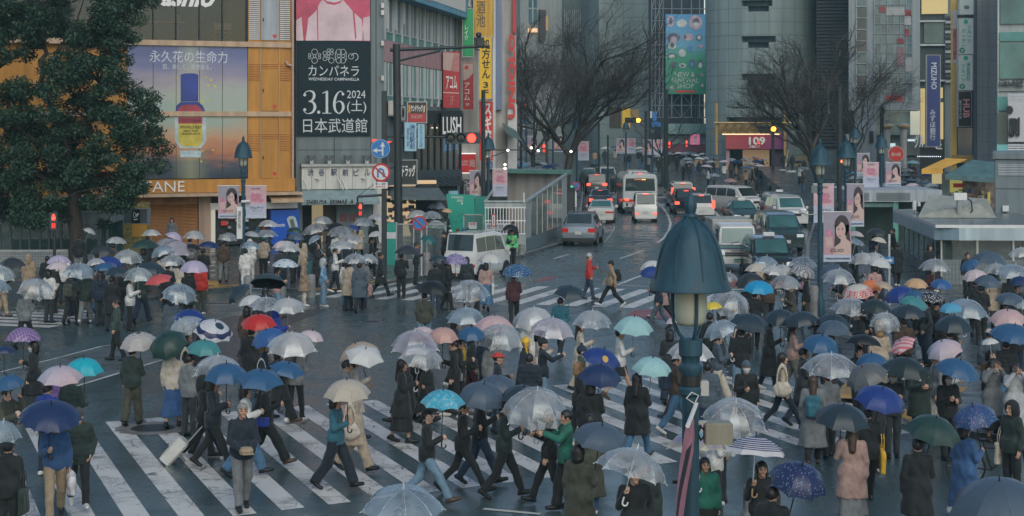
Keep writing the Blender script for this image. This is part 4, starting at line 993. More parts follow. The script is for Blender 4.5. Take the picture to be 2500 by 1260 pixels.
for px,py,r_ in((767,127,7.5),(767,148,7.5),(767,137,4),(755,134,3.5),(755,141,3.5),(779,134,3.5),(779,141,3.5),(792,130,5),(792,144,5),(792,137,3),(801,123,4),(809,123,4),(801,131,4),(809,131,4),(801,138,3.5),(808,148,7),(799,143,3.5),(826,127,7),(836,127,7),(826,148,7),(836,148,7),(826,137,4.5),(836,137,4.5),(856,138,7),):ca(mb,px,py,r_,1.0,fb,-.15,PW)
q2(mb,[(817,127),(818.2,127),(818.2,148),(817,148)],PW,-.15,fb);q2(mb,[(843.5,127),(844.7,127),(844.7,148),(843.5,148)],PW,-.15,fb)
for k in range(10):
 a0,a1=-pi*.95+k*.19*pi,-pi*.95+(k+1)*.19*pi;a0=max(-pi,min(a0,pi*.45));a1=min(a1,pi*.45)
 q2(mb,[(865+9*cos(a0),139+9.5*sin(a0)),(865+9*cos(a1),139+9.5*sin(a1)),(865+7.6*cos(a1),139+8*sin(a1)),(865+7.6*cos(a0),139+8*sin(a0))],PW,-.15,fb)
mb.B('emblem',po,cb=False)
def L(s,x0,y0,x1,y1,f,y,m,par,**k):return ac(s,f.u(x0),f.u(x1),f.z((x0+x1)/2,y1),f.z((x0+x1)/2,y0),y,m,par,**k)
L('カンパネラ',752,160,875,186,fb,-.145,PW,po);L('WEDNESDAY CAMPANELLA',752,190,876,197,fb,-.145,PW,po,bold=.012)
mb=MB()
def pen(pts,n=28):
 """a brush stroke of changing width through x, y, width (photo pixels) on the poster"""
 P_=np.array(pts,float);t=np.linspace(0,len(P_)-1,n);i0=np.clip(t.astype(int),0,len(P_)-2);f_=(t-i0)[:,None];p0,p1,p2,p3=P_[np.maximum(i0-1,0)],P_[i0],P_[i0+1],P_[np.minimum(i0+2,len(P_)-1)]
 C=.5*(2*p1+(p2-p0)*f_+(2*p0-5*p1+4*p2-p3)*f_**2+(3*p1-p0-3*p2+p3)*f_**3);d=np.gradient(C[:,:2],axis=0);d/=np.linalg.norm(d,axis=1)[:,None]+1e-9;w=np.stack([-d[:,1],d[:,0]],1)*C[:,2:]/2;A,B=C[:,:2]+w,C[:,:2]-w
 for k in range(n-1):q2(mb,[tuple(A[k]),tuple(A[k+1]),tuple(B[k+1]),tuple(B[k])],PW,-.15,fb)
dot=lambda x,y,r_:q2(mb,[(x+r_*cos(2*pi*k/16),y+r_*sin(2*pi*k/16))for k in range(16)],PW,-.152,fb)
pen([(741,233,2),(744,226,2),(753,222,2),(763,225,5),(766,234,6.5),(762,244,5),(752,248,1.6)]);pen([(752,248,1.6),(763,250,5),(768,261,7),(763,273,5),(752,277.5,2),(743,274,1.6),(740,267,1.6)]);dot(743,232,3.6);dot(743,268,3.8);dot(777,274,3.9)
mb.B('digit',po,cb=False);mb=MB();pen([(797,223,6),(797,250,6),(797,276,6)]);pen([(786,228,1.6),(793,225,2.4),(798,222,3)]);pen([(786,276.5,1.8),(797,276.5,1.8),(808,276.5,1.8)])
mb.B('digit',po,cb=False);mb=MB();pen([(837,229,2.4),(831,223,2),(823,228,3.5),(817,241,6),(815,256,6.5),(818,270,5),(826,277,2.2),(834,271,5),(837,261,6.4),(834,251,5),(826,247,2),(819,252,1.6)],44);dot(836,230,3.4)
mb.B('digit',po,cb=False);L('2024',846,221,891,240,fb,-.145,PW,po);L('(土)',846,244,893,277,fb,-.145,PW,po);L('日本武道館',739,289,895,324,fb,-.145,PW,po)
x0,x1,z0,z1=fb.r(722,-90,902,99.5,810)
PK=aN('pink_print',(.48,.06,.13),.4,var=.3,scale=1.2);PKL=aN('pale_pink_print',(.55,.42,.46),.4,var=.2,scale=.8);PKW=aN('white_print',(.55,.53,.55),.4,var=.1)
mb=MB();mb.X(x0,x1,-.14,0,z0,z1,PK)
q2(mb,[(745,99.5),(752,45),(770,28),(782,4),(788,0),(798,10),(815,13),(830,8),(836,0),(848,14),(860,28),(882,48),(888,99.5)],PKL,-.146,fb);q2(mb,[(722,99.5),(722,50),(735,42),(740,99.5)],PKL,-.146,fb);q2(mb,[(883,99.5),(886,44),(902,40),(902,99.5)],PKL,-.146,fb)
q2(mb,[(788,-6),(796,3),(815,7),(830,3),(838,-6),(836,-60),(790,-60)],PKW,-.152,fb)
q2(mb,[(772,10),(774,98),(776.5,98),(775,10)],PK,-.152,fb);q2(mb,[(859,20),(866,98),(869,90),(863,20)],PK,-.152,fb)
mb.B('portrait_poster',rb_,cb=False)
for px in(757,800,845,891):
 fl=ab('floodlight',{757:'leftmost grey floodlight on the ledge over the building name sign',800:'grey floodlight second from the left over the building name sign',845:'grey floodlight third from the left over the building name sign',891:'rightmost grey floodlight over the building name sign'}[px],'floodlight',aI(fb,fb.u(px),-.5,fb.z(px,401)),fb.a,'floodlights under the concert poster')
 mb=MB();mb.X(-.09,.09,-.09,.09,0,.25,bh);mb.T([(-.12,0,.2),(-.16,.0,.36)],.02,bh);mb.T([(.12,0,.2),(.16,.0,.36)],.02,bh);mb.B('bracket',fl)
 mb=MB();mb.A([(.10,.18),(.14,.28),(.24,.44),(.25,.47),(0,.47)],bh,14);mb.B('lamp_head',fl,smooth=True)
mb=MB();mb.X(fb.u(732),fb.u(916),-.55,0,fb.z(820,406),fb.z(820,400),bh);mb.B('ledge',rb_)
x0,x1,z0,z1=fb.r(734,406,914,461,820)
mb=MB();mb.X(x0,x1,-.42,0,z0,z1,bH)
for px in(758,792,825,857,890):mb.X(fb.u(px)-.012,fb.u(px)+.012,-.426,-.41,z0,z1,bj)
sb=mb.B('name_sign',rb_)
for ch,px in zip('渋谷駅前ビル',(755,782,812,840,866,893)):L(ch,px-7,412,px+7,428,fb,-.43,bt,sb,depth=.04)
mb=MB()
for px in(738,822,831):mb.T([(fb.u(px),-.44,fb.z(820,436)),(fb.u(px+9),-.95,fb.z(820,462))],.025,bi)
for px in(768,880):mb.T([(fb.u(px),-.43,fb.z(820,435)),(fb.u(px+6),-.62,fb.z(820,435))],.06,bi)
mb.B('stay_rod',rb_)
za,zc=fb.z(820,461),fb.z(820,497)
mb=MB();mb.add([(fb.u(736),-.3,za),(fb.u(914),-.3,za),(fb.u(916),-1.3,zc+.15),(fb.u(728),-1.3,zc+.15),(fb.u(728),-1.3,zc),(fb.u(916),-1.3,zc),(fb.u(736),-.3,zc),(fb.u(914),-.3,zc)],[(0,3,2,1),(3,4,5,2),(0,6,4,3),(1,2,5,7)],TEALC)
aw=mb.B('awning',rb_,cb=False);L('SHIBUYA  EKIMAE  A',738,485,852,496,fb,-1.31,bs,aw,bold=.02,shear=.25)
mb=MB();mb.X(fb.u(722),fb.u(737),-.2,1.4,0,3.05,bj);mb.X(fb.u(822),fb.u(910),.0,1.4,0,3.05,bj);mb.X(fb.u(910),u1,-.1,1.4,0,3.05,bH);mb.B('pier',rb_)
WARM=ah('warm_interior',(.85,.66,.38),.22)
mb=MB();mb.X(fb.u(768),fb.u(797),1.2,1.35,0,2.7,WARM);mb.X(fb.u(738),fb.u(768),1.0,1.35,0,2.7,bA);mb.X(fb.u(797),fb.u(822),1.0,1.35,0,2.7,ag('dim_passage',(.16,.15,.11)));mb.B('entrance',rb_)
mb=MB()
for px,w in((838,18),(860,14)):mb.X(fb.u(px-w/2),fb.u(px+w/2),-.03,0,fb.z(px,541),fb.z(px,522),aN('red_menu_board',(.16,.05,.05),.5,var=.7,scale=9))
mb.X(fb.u(788),fb.u(801),-.03,0,fb.z(890,541),fb.z(890,515),bH)if False else None
mb.B('menu_board',rb_)
fc=Fac(938,91.6,math.degrees(math.atan2(1,.155)));rc_=fc.root('office_building','street side building with teal window bands, pink panels and shop signs','building')
UE=fc.u(1129);zz=lambda py:fc.z(940,py)
bI=ag('pink_panel',(.42,.25,.25));TEALG=ai('teal_glass',(.16,.36,.36),.25);BLUG=ai('blue_window_glass',(.13,.19,.22),.15);bD=ag('pale_mullion',(.44,.47,.47));TEALB=ai('teal_spandrel',(.11,.33,.30),.4)
mb=MB();mb.X(0,UE,.06,12,3.0,19,bj);mb.X(0,UE,.0,.06,zz(150),zz(98),bI);mb.X(0,UE,.0,.06,zz(98),zz(77),TEALB);mb.X(0,UE,.0,.06,zz(247),zz(234),TEALB);mb.X(0,UE,2.5,12,0,3,bA);mb.B('wall',rc_)
rows=((zz(75),zz(-22),BLUG,11),(zz(232),zz(152),TEALG,11))
for z0,z1,gm,n in rows:
 for i in range(n):
  a,b=UE*i/n+.08,UE*(i+1)/n-.08
  mb=MB();mb.Q([(a,.03,z0),(b,.03,z0),(b,.03,z1),(a,.03,z1)],gm);w=mb.B('window',rc_,cb=False)
  mb=MB();mb.X(a-.08,a,-.1,.06,z0-.5,z1,bD);mb.X((a+b)/2-.04,(a+b)/2+.04,-.03,.06,z0,z1,bD);mb.X(a,b,-.06,.06,z0-.06,z0,bD);mb.B('frame',w)
mb=MB();CURT=aN('white_blind',(.55,.57,.56),.8,var=.15)
for i,fz in((0,.1),(1,.15),(2,.5)):mb.X(UE*i/11+.2,UE*(i+.5)/11,.0,.02,zz(75-55*fz),zz(-22),CURT)
mb.B('blind',rc_)
for px,py in((946,262),(958,275),(984,310),(995,322),(986,345)):
 a,z_=fc.u(px),fc.z(px,py);mb=MB();mb.C(a,a+1.1,-.5,-.02,z_-.4,z_+.35,bH,.03);mb.T([(a+.4,-.51,z_),(a+.4,-.52,z_)],.28,bl,14);mb.X(a,a+1.1,-.55,0,z_-.48,z_-.42,bh);mb.B('air_conditioner',rc_)
z0,z1=13.15,15.2
mb=MB();mb.X(.6,UE,-.9,0,z0,z1,ag('blue_sign_band',(.12,.30,.40)));sg=mb.B('sign_band',rc_)
mb=MB();mb.X(UE*.38,UE*.83,-.93,-.9,z0+.35,z1,bi);mb.B('white_panel',sg);mb=MB();mb.X(.6,UE*.36,-.93,-.9,z0+.25,z1,bI);mb.B('pink_panel',sg)
ac('4F',UE*.87,UE*.985,z0+.35,z0+1.7,-.93,bq,sg,bold=.01);ac('NG',UE*.12,UE*.33,z0+.5,z0+1.6,-.94,aN('magenta_letter',(.42,.08,.14),.5),sg)
for i,s_ in enumerate('ネットカフェ'):pass
RED_S=aN('red_sign',(.42,.03,.04),.4,var=.08,scale=1);PKS=aN('pale_pink_sign',(.48,.36,.33),.4,var=.1)
def af(name,label,px0,py0,px1,py1,Y,m,th=.35,group='signs over the shopping street',frame=True,ang=0):
 f=Fac((px0+px1)/2,Y,ang);o=f.root(name,label,'sign',group)
 x0,x1,z0,z1=f.r(px0,py0,px1,py1)
 mb=MB();mb.C(x0,x1,0,th,z0,z1,m,.02);mb.B('panel',o)
 if frame:
  mb=MB();e=.04
  for a,b,c,d in((x0-e,x1+e,z0-e,z0),(x0-e,x1+e,z1,z1+e),(x0-e,x0,z0,z1),(x1,x1+e,z0,z1)):mb.X(a,b,-.02,th,c,d,bh)
  mb.B('sign_frame',o)
 mb=MB();mb.X((x0+x1)/2-.05,(x0+x1)/2+.05,th,th+.6,z0+.2,z0+.3,bh);mb.X((x0+x1)/2-.05,(x0+x1)/2+.05,th,th+.6,z1-.3,z1-.2,bh);mb.B('bracket',o)
 return f,o
f,o=af('shop_sign','wide red loan shop sign with white katakana below a pale comb graphic',1081,126,1122,263,107,RED_S,1.2,frame=False)
mb=MB();q2(mb,[(1081.5,127),(1121.5,131),(1121.5,175),(1100,173),(1081.5,170)],PKS,-.01,f)
for k in range(14):q2(mb,[(1108-k*.6,133+k*2.9),(1121.5,133.6+k*2.9),(1121.5,135+k*2.9),(1108-k*.6,134.4+k*2.9)],RED_S,-.015,f)
mb.B('comb_graphic',o,cb=False);L('アコム',1089,184,1116,218,f,-.02,bq,o,bold=.02);L('3F',1098,234,1108,256,f,-.02,aN('pale_red_letter',(.5,.25,.24),.5),o)
mb=MB();q2(mb,[(1081.5,225),(1121.5,227),(1121.5,228.5),(1081.5,226.5)],bq,-.02,f);mb.B('divider',o,cb=False)
mb=MB()
f,o=af('shop_sign','small drugstore sign, black over red, hung above the blue crossing plate',996,250,1041,299,95,aN('black_sign',(.03,.028,.028),.4),.25,ang=8)
mb=MB();x0,x1,z0,z1=f.r(997,277,1040,298);mb.X(x0,x1,-.012,0,z0,z1,RED_S);mb.B('red_half',o);L('サンドラッグ',1003,256,1032,273,f,-.01,bq,o,bold=.03);L('DRUG&COSMETIC',1004,281,1032,289,f,-.02,aN('pale_letter2',(.5,.4,.38),.5),o)
mb=MB();q2(mb,[(997,256),(1002,256),(1002,275),(997,275)],aN('orange_chip',(.6,.26,.04),.5),-.012,f);q2(mb,[(1034,260),(1038,257),(1037,274),(1033,275)],aN('peach_chip',(.6,.42,.3),.5),-.012,f);mb.B('side_chip',o,cb=False)
f,o=af('shop_sign','long black drugstore fascia with white katakana beside the signal mast',947,392,1017,450,95,aN('black_sign2',(.022,.028,.03),.4),.5,ang=14)
L('サンドラッグ',962,402,1014,432,f,-.01,bq,o,bold=.03);mb=MB();q2(mb,[(950,405),(960,404),(960,438),(950,440)],aN('yellow_chip',(.6,.42,.06),.5),-.012,f);mb.B('side_chip',o,cb=False)
sh=Fac(943,95,14);o=sh.root('drugstore','lit drugstore front under a dark sloping awning beside the signal mast','shop')
mb=MB();a,b=sh.u(940),sh.u(1068);mb.add([(a,.0,sh.z(1000,455)),(b,.0,sh.z(1000,455)),(b+.1,-2.0,sh.z(1000,480)),(a,-2.0,sh.z(1000,478)),(a,-2.0,sh.z(1000,484)),(b+.1,-2.0,sh.z(1000,486))],[(0,3,2,1),(3,4,5,2)],ag('dark_awning',(.10,.13,.14)));mb.B('awning',o,cb=False)
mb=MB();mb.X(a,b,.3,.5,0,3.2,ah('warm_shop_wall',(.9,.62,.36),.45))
for i in range(60):
 x_=aJ.uniform(a,a+(b-a)*.55);z_=aJ.uniform(.4,2.6);mb.X(x_,x_+aJ.uniform(.12,.4),.05,.3,z_,z_+aJ.uniform(.12,.25),bZ['goods_%d'%(i%6)])
mb.B('goods_shelf',o);mb=MB();mb.X(a+(b-a)*.6,b,-.3,.28,0,3.0,bA);mb.B('doorway',o)
lu=Fac(1015,99,38);o=lu.root('soap_shop','black framed glass soap shop front with big white letters','shop')
a,b=lu.u(1012),lu.u(1122);zA,zB,zC,zD=lu.z(1060,270),lu.z(1060,303),lu.z(1060,415),lu.z(1060,455)
mb=MB();mb.X(a,b,-.3,0,zB,zA,bl);mb.X(a,b,-.25,0,zD,zC,aN('dark_blue_base',(.03,.045,.055),.5,var=.2));mb.X(a,b,1.5,1.6,zC,zB,ag('shop_back_wall',(.20,.17,.13),var=.6,scale=1.5))
mb.B('wall',o)
mb=MB();mb.Q([(a,-.05,zC),(b,-.05,zC),(b,-.05,zB),(a,-.05,zB)],aj('shop_glass',(.62,.66,.62),.12));w=mb.B('window',o,cb=False)
mb=MB()
for k in range(8):x_=a+(b-a)*k/7;mb.X(x_-.05,x_+.05,-.14,-.02,zC,zB,bl)
mb.B('window_post',w)
mb=MB();mb.X(lu.u(1064),lu.u(1118),-.55,-.3,lu.z(1090,332),lu.z(1090,276),bl);s_=mb.B('sign_box',o);L('LUSH',1067,285,1112,328,lu,-.56,bq,s_,bold=.015)
mb=MB()
for k in range(6):x_=a+(b-a)*(.2+.1*k);mb.A([(.05,0),(.05,.06),(0,.06)],ah('spot',(1,.9,.7),2.0),8,(x_,.5,zB-.25))
mb.B('spot_lamp',o)
mb=MB();mb.X(lu.u(1083),lu.u(1100),-.02,.02,lu.z(1090,372),lu.z(1090,338),ah('blue_poster',(.12,.3,.6),.35));s_=mb.B('window_poster',o);L('営業',1085,352,1118,366,lu,-.06,aN('blue_white_letter',(.2,.35,.6),.5),s_)
mb=MB();pl=[lu.u(1030+16*k)for k in range(6)]
for x_ in pl:mb.T([(x_,-.3,lu.z(1060,432)),(x_+.5,-1.3,lu.z(1060,452))],.02,bl)
mb.B('awning_stay',o)
mb=MB();mb.X(a,b,.2,.4,0,zD,bA);mb.X(lu.u(1100),lu.u(1118),-.02,.2,.3,zD-.3,ah('cyan_window',(.3,.6,.7),.25));mb.B('ground_floor',o)
def bg(label,px0,py0,px1,py1,Y,m,txt,tm,trect,bold=.012,th=.3,**k):
 f,o=af('vertical_sign',label,px0,py0,px1,py1,Y,m,th)
 for(t_,r_,v_)in(txt if isinstance(txt,list)else[(txt,trect,True)]):L(t_,*r_,f,-.01,tm,o,vertical=v_,bold=bold)
 return f,o
GREEN_S=aN('green_sign',(.02,.32,.12),.4,var=.1);YEL_S=aN('yellow_sign',(.75,.47,.02),.4,var=.06);GOLD_S=ag('gold_sign',(.55,.33,.06),var=.35);WH_S=aN('white_sign',(.5,.51,.52),.4,var=.1)
bg('green vertical sign with white katakana above the red loan signs',1130,22,1155,138,111,GREEN_S,'レイク',bq,(1134,62,1143,98))
f,o=bg('narrow red vertical loan sign under the green sign',1130,153,1156,268,111,RED_S,[('アコム',(1133,202,1147,245),True),('3F',(1137,252,1146,258),False)],bq,None)
mb=MB();q2(mb,[(1131,155),(1155,155),(1155,178),(1146,190),(1136,196),(1131,196)],PKS,-.012,f);q2(mb,[(1135+5*cos(a)+4,165+5*sin(a))for a in[2*pi*k/12 for k in range(12)]],bu,-.018,f);mb.B('round_mark',o,cb=False)
f,o=bg('tall yellow vertical pharmacy sign with black kana',1170,91,1200,240,108,YEL_S,[('処方せん',(1176,95,1197,192),True),('3F',(1180,200,1193,233),True)],bs,None,bold=.02)
f,o=bg('red vertical drugstore sign with white kana under the yellow one',1170,248,1203,392,109,aN('red_sign_lit',(.50,.02,.025),.4,var=.05,emit=(.5,.02,.02),es=.12),'スギ薬局',bq,(1180,252,1201,388),bold=.03)
f,o=bg('gold banner sign with dark brush writing at the top',1157,-60,1205,90,112,GOLD_S,'酒池',aN('brush_letter',(.14,.10,.06),.6),(1163,2,1185,66))
f,o=bg('pale vertical pharmacy sign with navy and red kanji beside the bare tree',1229,-60,1254,256,118,WH_S,[('調剤薬局',(1231,38,1249,100),True)],bt,None,bold=.02)
L('処方せん受付',1232,150,1248,232,f,-.02,aN('dim_red_letter',(.36,.05,.06),.5),o,vertical=True,bold=.015);L('S',1230,13,1249,32,f,-.02,bt,o,bold=.03);L('O',1230,-8,1249,9,f,-.02,bu,o,bold=.03)
fd=Fac(1127,113,4);o=fd.root('shop_building','pale building behind the vertical pharmacy signs','building')
PALEW=ag('pale_wall',(.36,.35,.33));BLUES=ag('faded_blue_column',(.17,.22,.34))
mb=MB();mb.X(fd.u(1124),fd.u(1262),.6,12,0,21,PALEW);mb.B('wall',o);mb=MB();mb.X(fd.u(1209),fd.u(1226),.2,.6,fd.z(1215,268),20,BLUES);mb.B('blue_column',o);mb=MB();mb.X(fd.u(1203),fd.u(1210),.1,.6,2,20,bi);mb.B('white_column',o)
mb=MB();mb.X(fd.u(1252),fd.u(1261),.3,.6,fd.z(1256,80),20,RED_S);mb.B('red_column',o)
mb=MB();mb.X(fd.u(1240),fd.u(1263),.25,.6,fd.z(1250,420),fd.z(1250,255),WH_S);w=mb.B('white_panel',o);me=av('UNIQLO',.05).copy();me.materials.clear();me.materials.append(bu);x0,x1,z0,z1=fd.r(1241,82,1261,290);aL('lettering',me,o,(x1,.1,z0),(0,R(-90),0),(z1-z0,.03,x1-x0))
mb=MB();mb.X(fd.u(1122),fd.u(1161),-.3,.6,fd.z(1140,421),fd.z(1140,376),ah('lit_red_board',(.55,.03,.03),.35));w=mb.B('lit_board',o);mb=MB();mb.X(fd.u(1122),fd.u(1161),-.32,.6,fd.z(1140,376),fd.z(1140,374),ah('white_edge',(.9,.85,.8),.9));mb.X(fd.u(1122),fd.u(1161),-.32,.6,fd.z(1140,423),fd.z(1140,421),ah('white_edge',(.9,.85,.8),.9));mb.B('lit_edge',w)
L('LUSH',1125,391,1142,397,fd,-.31,bq,o,bold=.01);L('FRESH',1125,399,1142,404,fd,-.31,bq,o);L('局',1144,390,1159,408,fd,-.31,aN('pale_pink_letter',(.55,.4,.4),.5),o,bold=.03)
mb=MB();mb.X(fd.u(1195),fd.u(1211),.2,.6,fd.z(1200,414),fd.z(1200,366),aN('blue_white_board',(.2,.3,.5),.5));o2=mb.B('blue_board',o);L('薬',1184,372,1203,398,fd,.19,bv,o,bold=.02)
mb=MB();mb.Q([(fd.u(1226),.2,fd.z(1240,300)),(fd.u(1260),.2,fd.z(1240,318)),(fd.u(1270),-2,fd.z(1240,345)),(fd.u(1230),-2,fd.z(1240,325))],ag('green_grey_awning',(.08,.13,.12)));mb.B('awning',o,cb=False)
mb=MB();mb.X(fd.u(1124),fd.u(1262),.1,.6,0,2.6,bA);mb.B('ground_floor',o)
f,o=af('shop_sign','24 hour open sign beside the smoking area panel',1134,438,1158,480,112,aN('dark_24_sign',(.10,.11,.13),.4),.2)
L('24',1136,441,1149,453,f,-.01,bq,o,bold=.01);L('営',1138,456,1150,466,f,-.01,bq,o)
# == far buildings, right-hand buildings and glass shelters
bB=ag('pale_stone_panel',(.205,.265,.26),scale=.5,var=.2);WARMY=ah('lit_yellow_panel',(.78,.60,.26),.42)
def ay(root,f,x0,x1,z0,z1,nx,nz,gm,mm,y=-.02,fr=.08,name='window'):
 for i in range(nx):
  for k in range(nz):
   a,b=x0+(x1-x0)*i/nx+fr,x0+(x1-x0)*(i+1)/nx-fr;c,d=z0+(z1-z0)*k/nz+fr,z0+(z1-z0)*(k+1)/nz-fr
   mb=MB();mb.X(a,b,y,y+.1,c,d,aJ.choice(gm)if isinstance(gm,list)else gm);mb.X(a-fr*.8,a,y-.05,y+.1,c,d,mm);mb.X(a-fr*.8,b,y-.05,y+.1,c-fr*.8,c,mm);mb.B(name,root)
def aP(mb,x0,x1,z0,z1,sx,sz,y,m,w=.03):
 n=int((x1-x0)/sx);
 for i in range(1,n):mb.X(x0+i*sx-w/2,x0+i*sx+w/2,y-.01,y+.02,z0,z1,m)
 for k in range(1,int((z1-z0)/sz)):mb.X(x0,x1,y-.012,y+.02,z0+k*sz-w/2,z0+k*sz+w/2,m)
bC=aN('panel_joint',(.09,.105,.11),.7,var=.1)
f=Fac(1480,205,6);o=f.root('department_store','large blank panelled store wing left of the scaffold screen','building')
a,b=f.u(1462),f.u(1594);mb=MB();mb.X(a,b,0,14,2.6,29,bB);aP(mb,a,b,3,29,3.0,1.6,-.005,bC,.04);mb.B('wall',o)
mb=MB();mb.X(a,b,.4,12,0,2.6,ag('store_base',(.13,.15,.15)));mb.B('ground_floor',o)
mb=MB();mb.X(f.u(1488),f.u(1515),-.1,.2,f.z(1500,312),f.z(1500,262),ag('brown_window',(.08,.065,.05),var=.5,scale=2));mb.B('window',o)
s_=MB();s_.X(f.u(1519),f.u(1537),-.5,0,f.z(1528,312),f.z(1528,265),ah('lit_yellow_sign',(.8,.5,.05),.35));y_=s_.B('yellow_sign',o)
mb=MB();mb.X(f.u(1537),f.u(1560),-.05,.1,f.z(1548,300),f.z(1548,268),ah('warm_wall_glow',(.6,.42,.2),.15));mb.B('lit_bay',o)
f=Fac(1380,225,12);o=f.root('department_store','tiled store with a dark window band behind the bare street tree','building')
a,b=f.u(1374),f.u(1470);mb=MB();mb.X(a,b,0,12,0,32,bB);aP(mb,a,b,3,30,2.4,1.8,-.005,bC,.04);mb.B('wall',o)
mb=MB();mb.X(f.u(1378),f.u(1440),-.1,.1,f.z(1410,78),f.z(1410,25),BLUG);mb.B('window',o);mb=MB();mb.X(f.u(1380),f.u(1442),-.1,.1,f.z(1410,230),f.z(1410,180),BLUG);mb.B('window',o)
mb=MB()
for k in range(14):x_=f.u(1378)+(f.u(1440)-f.u(1378))*k/13;mb.X(x_-.08,x_+.08,-.2,.0,f.z(1410,78),f.z(1410,25),bD)
mb.B('mullion',o)
sgm=aN('dark_green_sign',(.03,.12,.12),.4,var=.2)
mb=MB();mb.X(f.u(1441),f.u(1463),-1.0,-.6,f.z(1450,105),30,sgm);s_=mb.B('vertical_sign',o);L('ヤード・ダ',1446,2,1458,72,f,-1.01,bw,s_,vertical=True,bold=.02)
f=Fac(1285,210,20);o=f.root('office_building','grey office with a glass curtain wall left of the bare tree','building')
a,b=f.u(1270),f.u(1372);mb=MB();mb.X(a,b,0,10,0,32,ag('grey_concrete',(.24,.27,.27)));mb.B('wall',o)
ay(o,f,f.u(1288),f.u(1312),f.z(1300,62),f.z(1300,-20),2,2,ai('blue_teal_glass',(.09,.17,.2)),bD)
mb=MB();mb.X(f.u(1289),f.u(1308),-.6,0,f.z(1298,79),f.z(1298,70),ah('warm_canopy_light',(1,.6,.35),.8));mb.B('lit_canopy',o)
mb=MB();mb.X(f.u(1312),f.u(1326),-.9,-.4,f.z(1318,100),f.z(1318,25),aN('dark_brown_sign',(.06,.055,.06),.5));mb.X(f.u(1327),f.u(1336),-.3,0,f.z(1330,75),f.z(1330,40),ah('orange_sign',(.6,.4,.2),.35));mb.B('vertical_sign',o)
for i,(p0,p1,yt,Y,c)in enumerate(((1262,1300,170,190,(.10,.11,.12)),(1298,1332,150,215,(.13,.14,.15)),(1330,1380,120,245,(.10,.12,.13)),(1376,1425,190,262,(.15,.16,.16)),(1420,1475,210,255,(.10,.12,.12)))):
 f=Fac(p0,Y,0);o=f.root('shop_building',['dim shop building just right of the red lettered column','dim shop building second up the hill street','dim shop building in the middle of the hill street behind the tree','pale dim shop building closing the hill street','dim shop building right of the pale one on the hill street'][i],'building')
 mb=MB();mb.X(f.u(p0),f.u(p1),0,8,0,f.z(p0,yt),ag('far_wall_%d'%i,c));mb.B('wall',o)
 for k in range(9):
  px,py=aJ.uniform(p0+2,p1-8),aJ.uniform(max(yt,180),360);w,h=aJ.uniform(3,9),aJ.uniform(4,22)
  mb=MB();mb.X(f.u(px),f.u(px+w),-.3,-.0,f.z(px,py+h),f.z(px,py),aJ.choice([bi,aN('far_red',(.4,.06,.05),.5),aN('far_blue',(.08,.15,.35),.5),aN('far_pink',(.45,.3,.32),.5),aN('far_dark',(.04,.05,.06),.5),ah('far_lit',(.7,.75,.8),.4)]));mb.B('shop_sign',o)
f=Fac(1592,192,3);o=f.root('scaffold_screen','tall steel lattice scaffold holding the blue and green shop banner','scaffold')
a,b=f.u(1592),f.u(1726);zt=30;SC=aN('scaffold_steel',(.22,.26,.28),.5,.4,var=.1)
mb=MB();mb.X(a,b,2.0,3,4.5,zt,aN('scaffold_back',(.035,.05,.065),.8,var=.3,scale=.5));mb.B('back_net',o)
mb=MB();cols=[f.u(px)for px in(1592,1601,1611,1620,1641,1665,1689,1709,1724)]
for x_ in cols:mb.T([(x_,.3,7),(x_,.3,zt)],.07,SC,4)
zs=[7+1.35*k for k in range(18)]
for z_ in zs:mb.T([(a,.3,z_),(b,.3,z_)],.06,SC,4)
for i in range(len(cols)-1):
 for k in range(len(zs)-1):
  if(i+k)%2 and not(i>2 and 2<k<13):mb.T([(cols[i],.3,zs[k]),(cols[i+1],.3,zs[k+1])],.04,SC,3)
  elif not(i>2 and 2<k<13):mb.T([(cols[i],.3,zs[k+1]),(cols[i+1],.3,zs[k])],.04,SC,3)
mb.B('lattice',o)
x0,x1,z0,z1=f.r(1625,35,1722,230)
t=NT('banner_print');oc=t.n('TexCoord').outputs['Object'];sp=t.n('SeparateXYZ');t.l(oc,sp.inputs[0]);fz=t.M('DIVIDE',t.M('SUBTRACT',sp.outputs[2],z0),z1-z0);fz=t.M('ADD',fz,t.M('MULTIPLY',t.M('SUBTRACT',t.Z(oc,.5,4),.5),.15))
t.l(t.ramp(fz,[(0,(.03,.22,.13)),(.45,(.05,.32,.2)),(.54,(.10,.33,.30)),(.58,(.13,.36,.50)),(1,(.08,.27,.50))]),t.b.inputs['Base Color']);t.b.inputs['Roughness'].default_value=.5
mb=MB();mb.X(x0,x1,-.1,.1,z0,z1,t.m);bn=mb.B('banner',o)
bY=aN('banner_pink',(.42,.33,.40),.5,var=.3,scale=3);bW=aN('banner_dark',(.10,.12,.18),.5,var=.5,scale=4);bX=aN('banner_white',(.45,.52,.5),.5,var=.3,scale=3)
mb=MB()
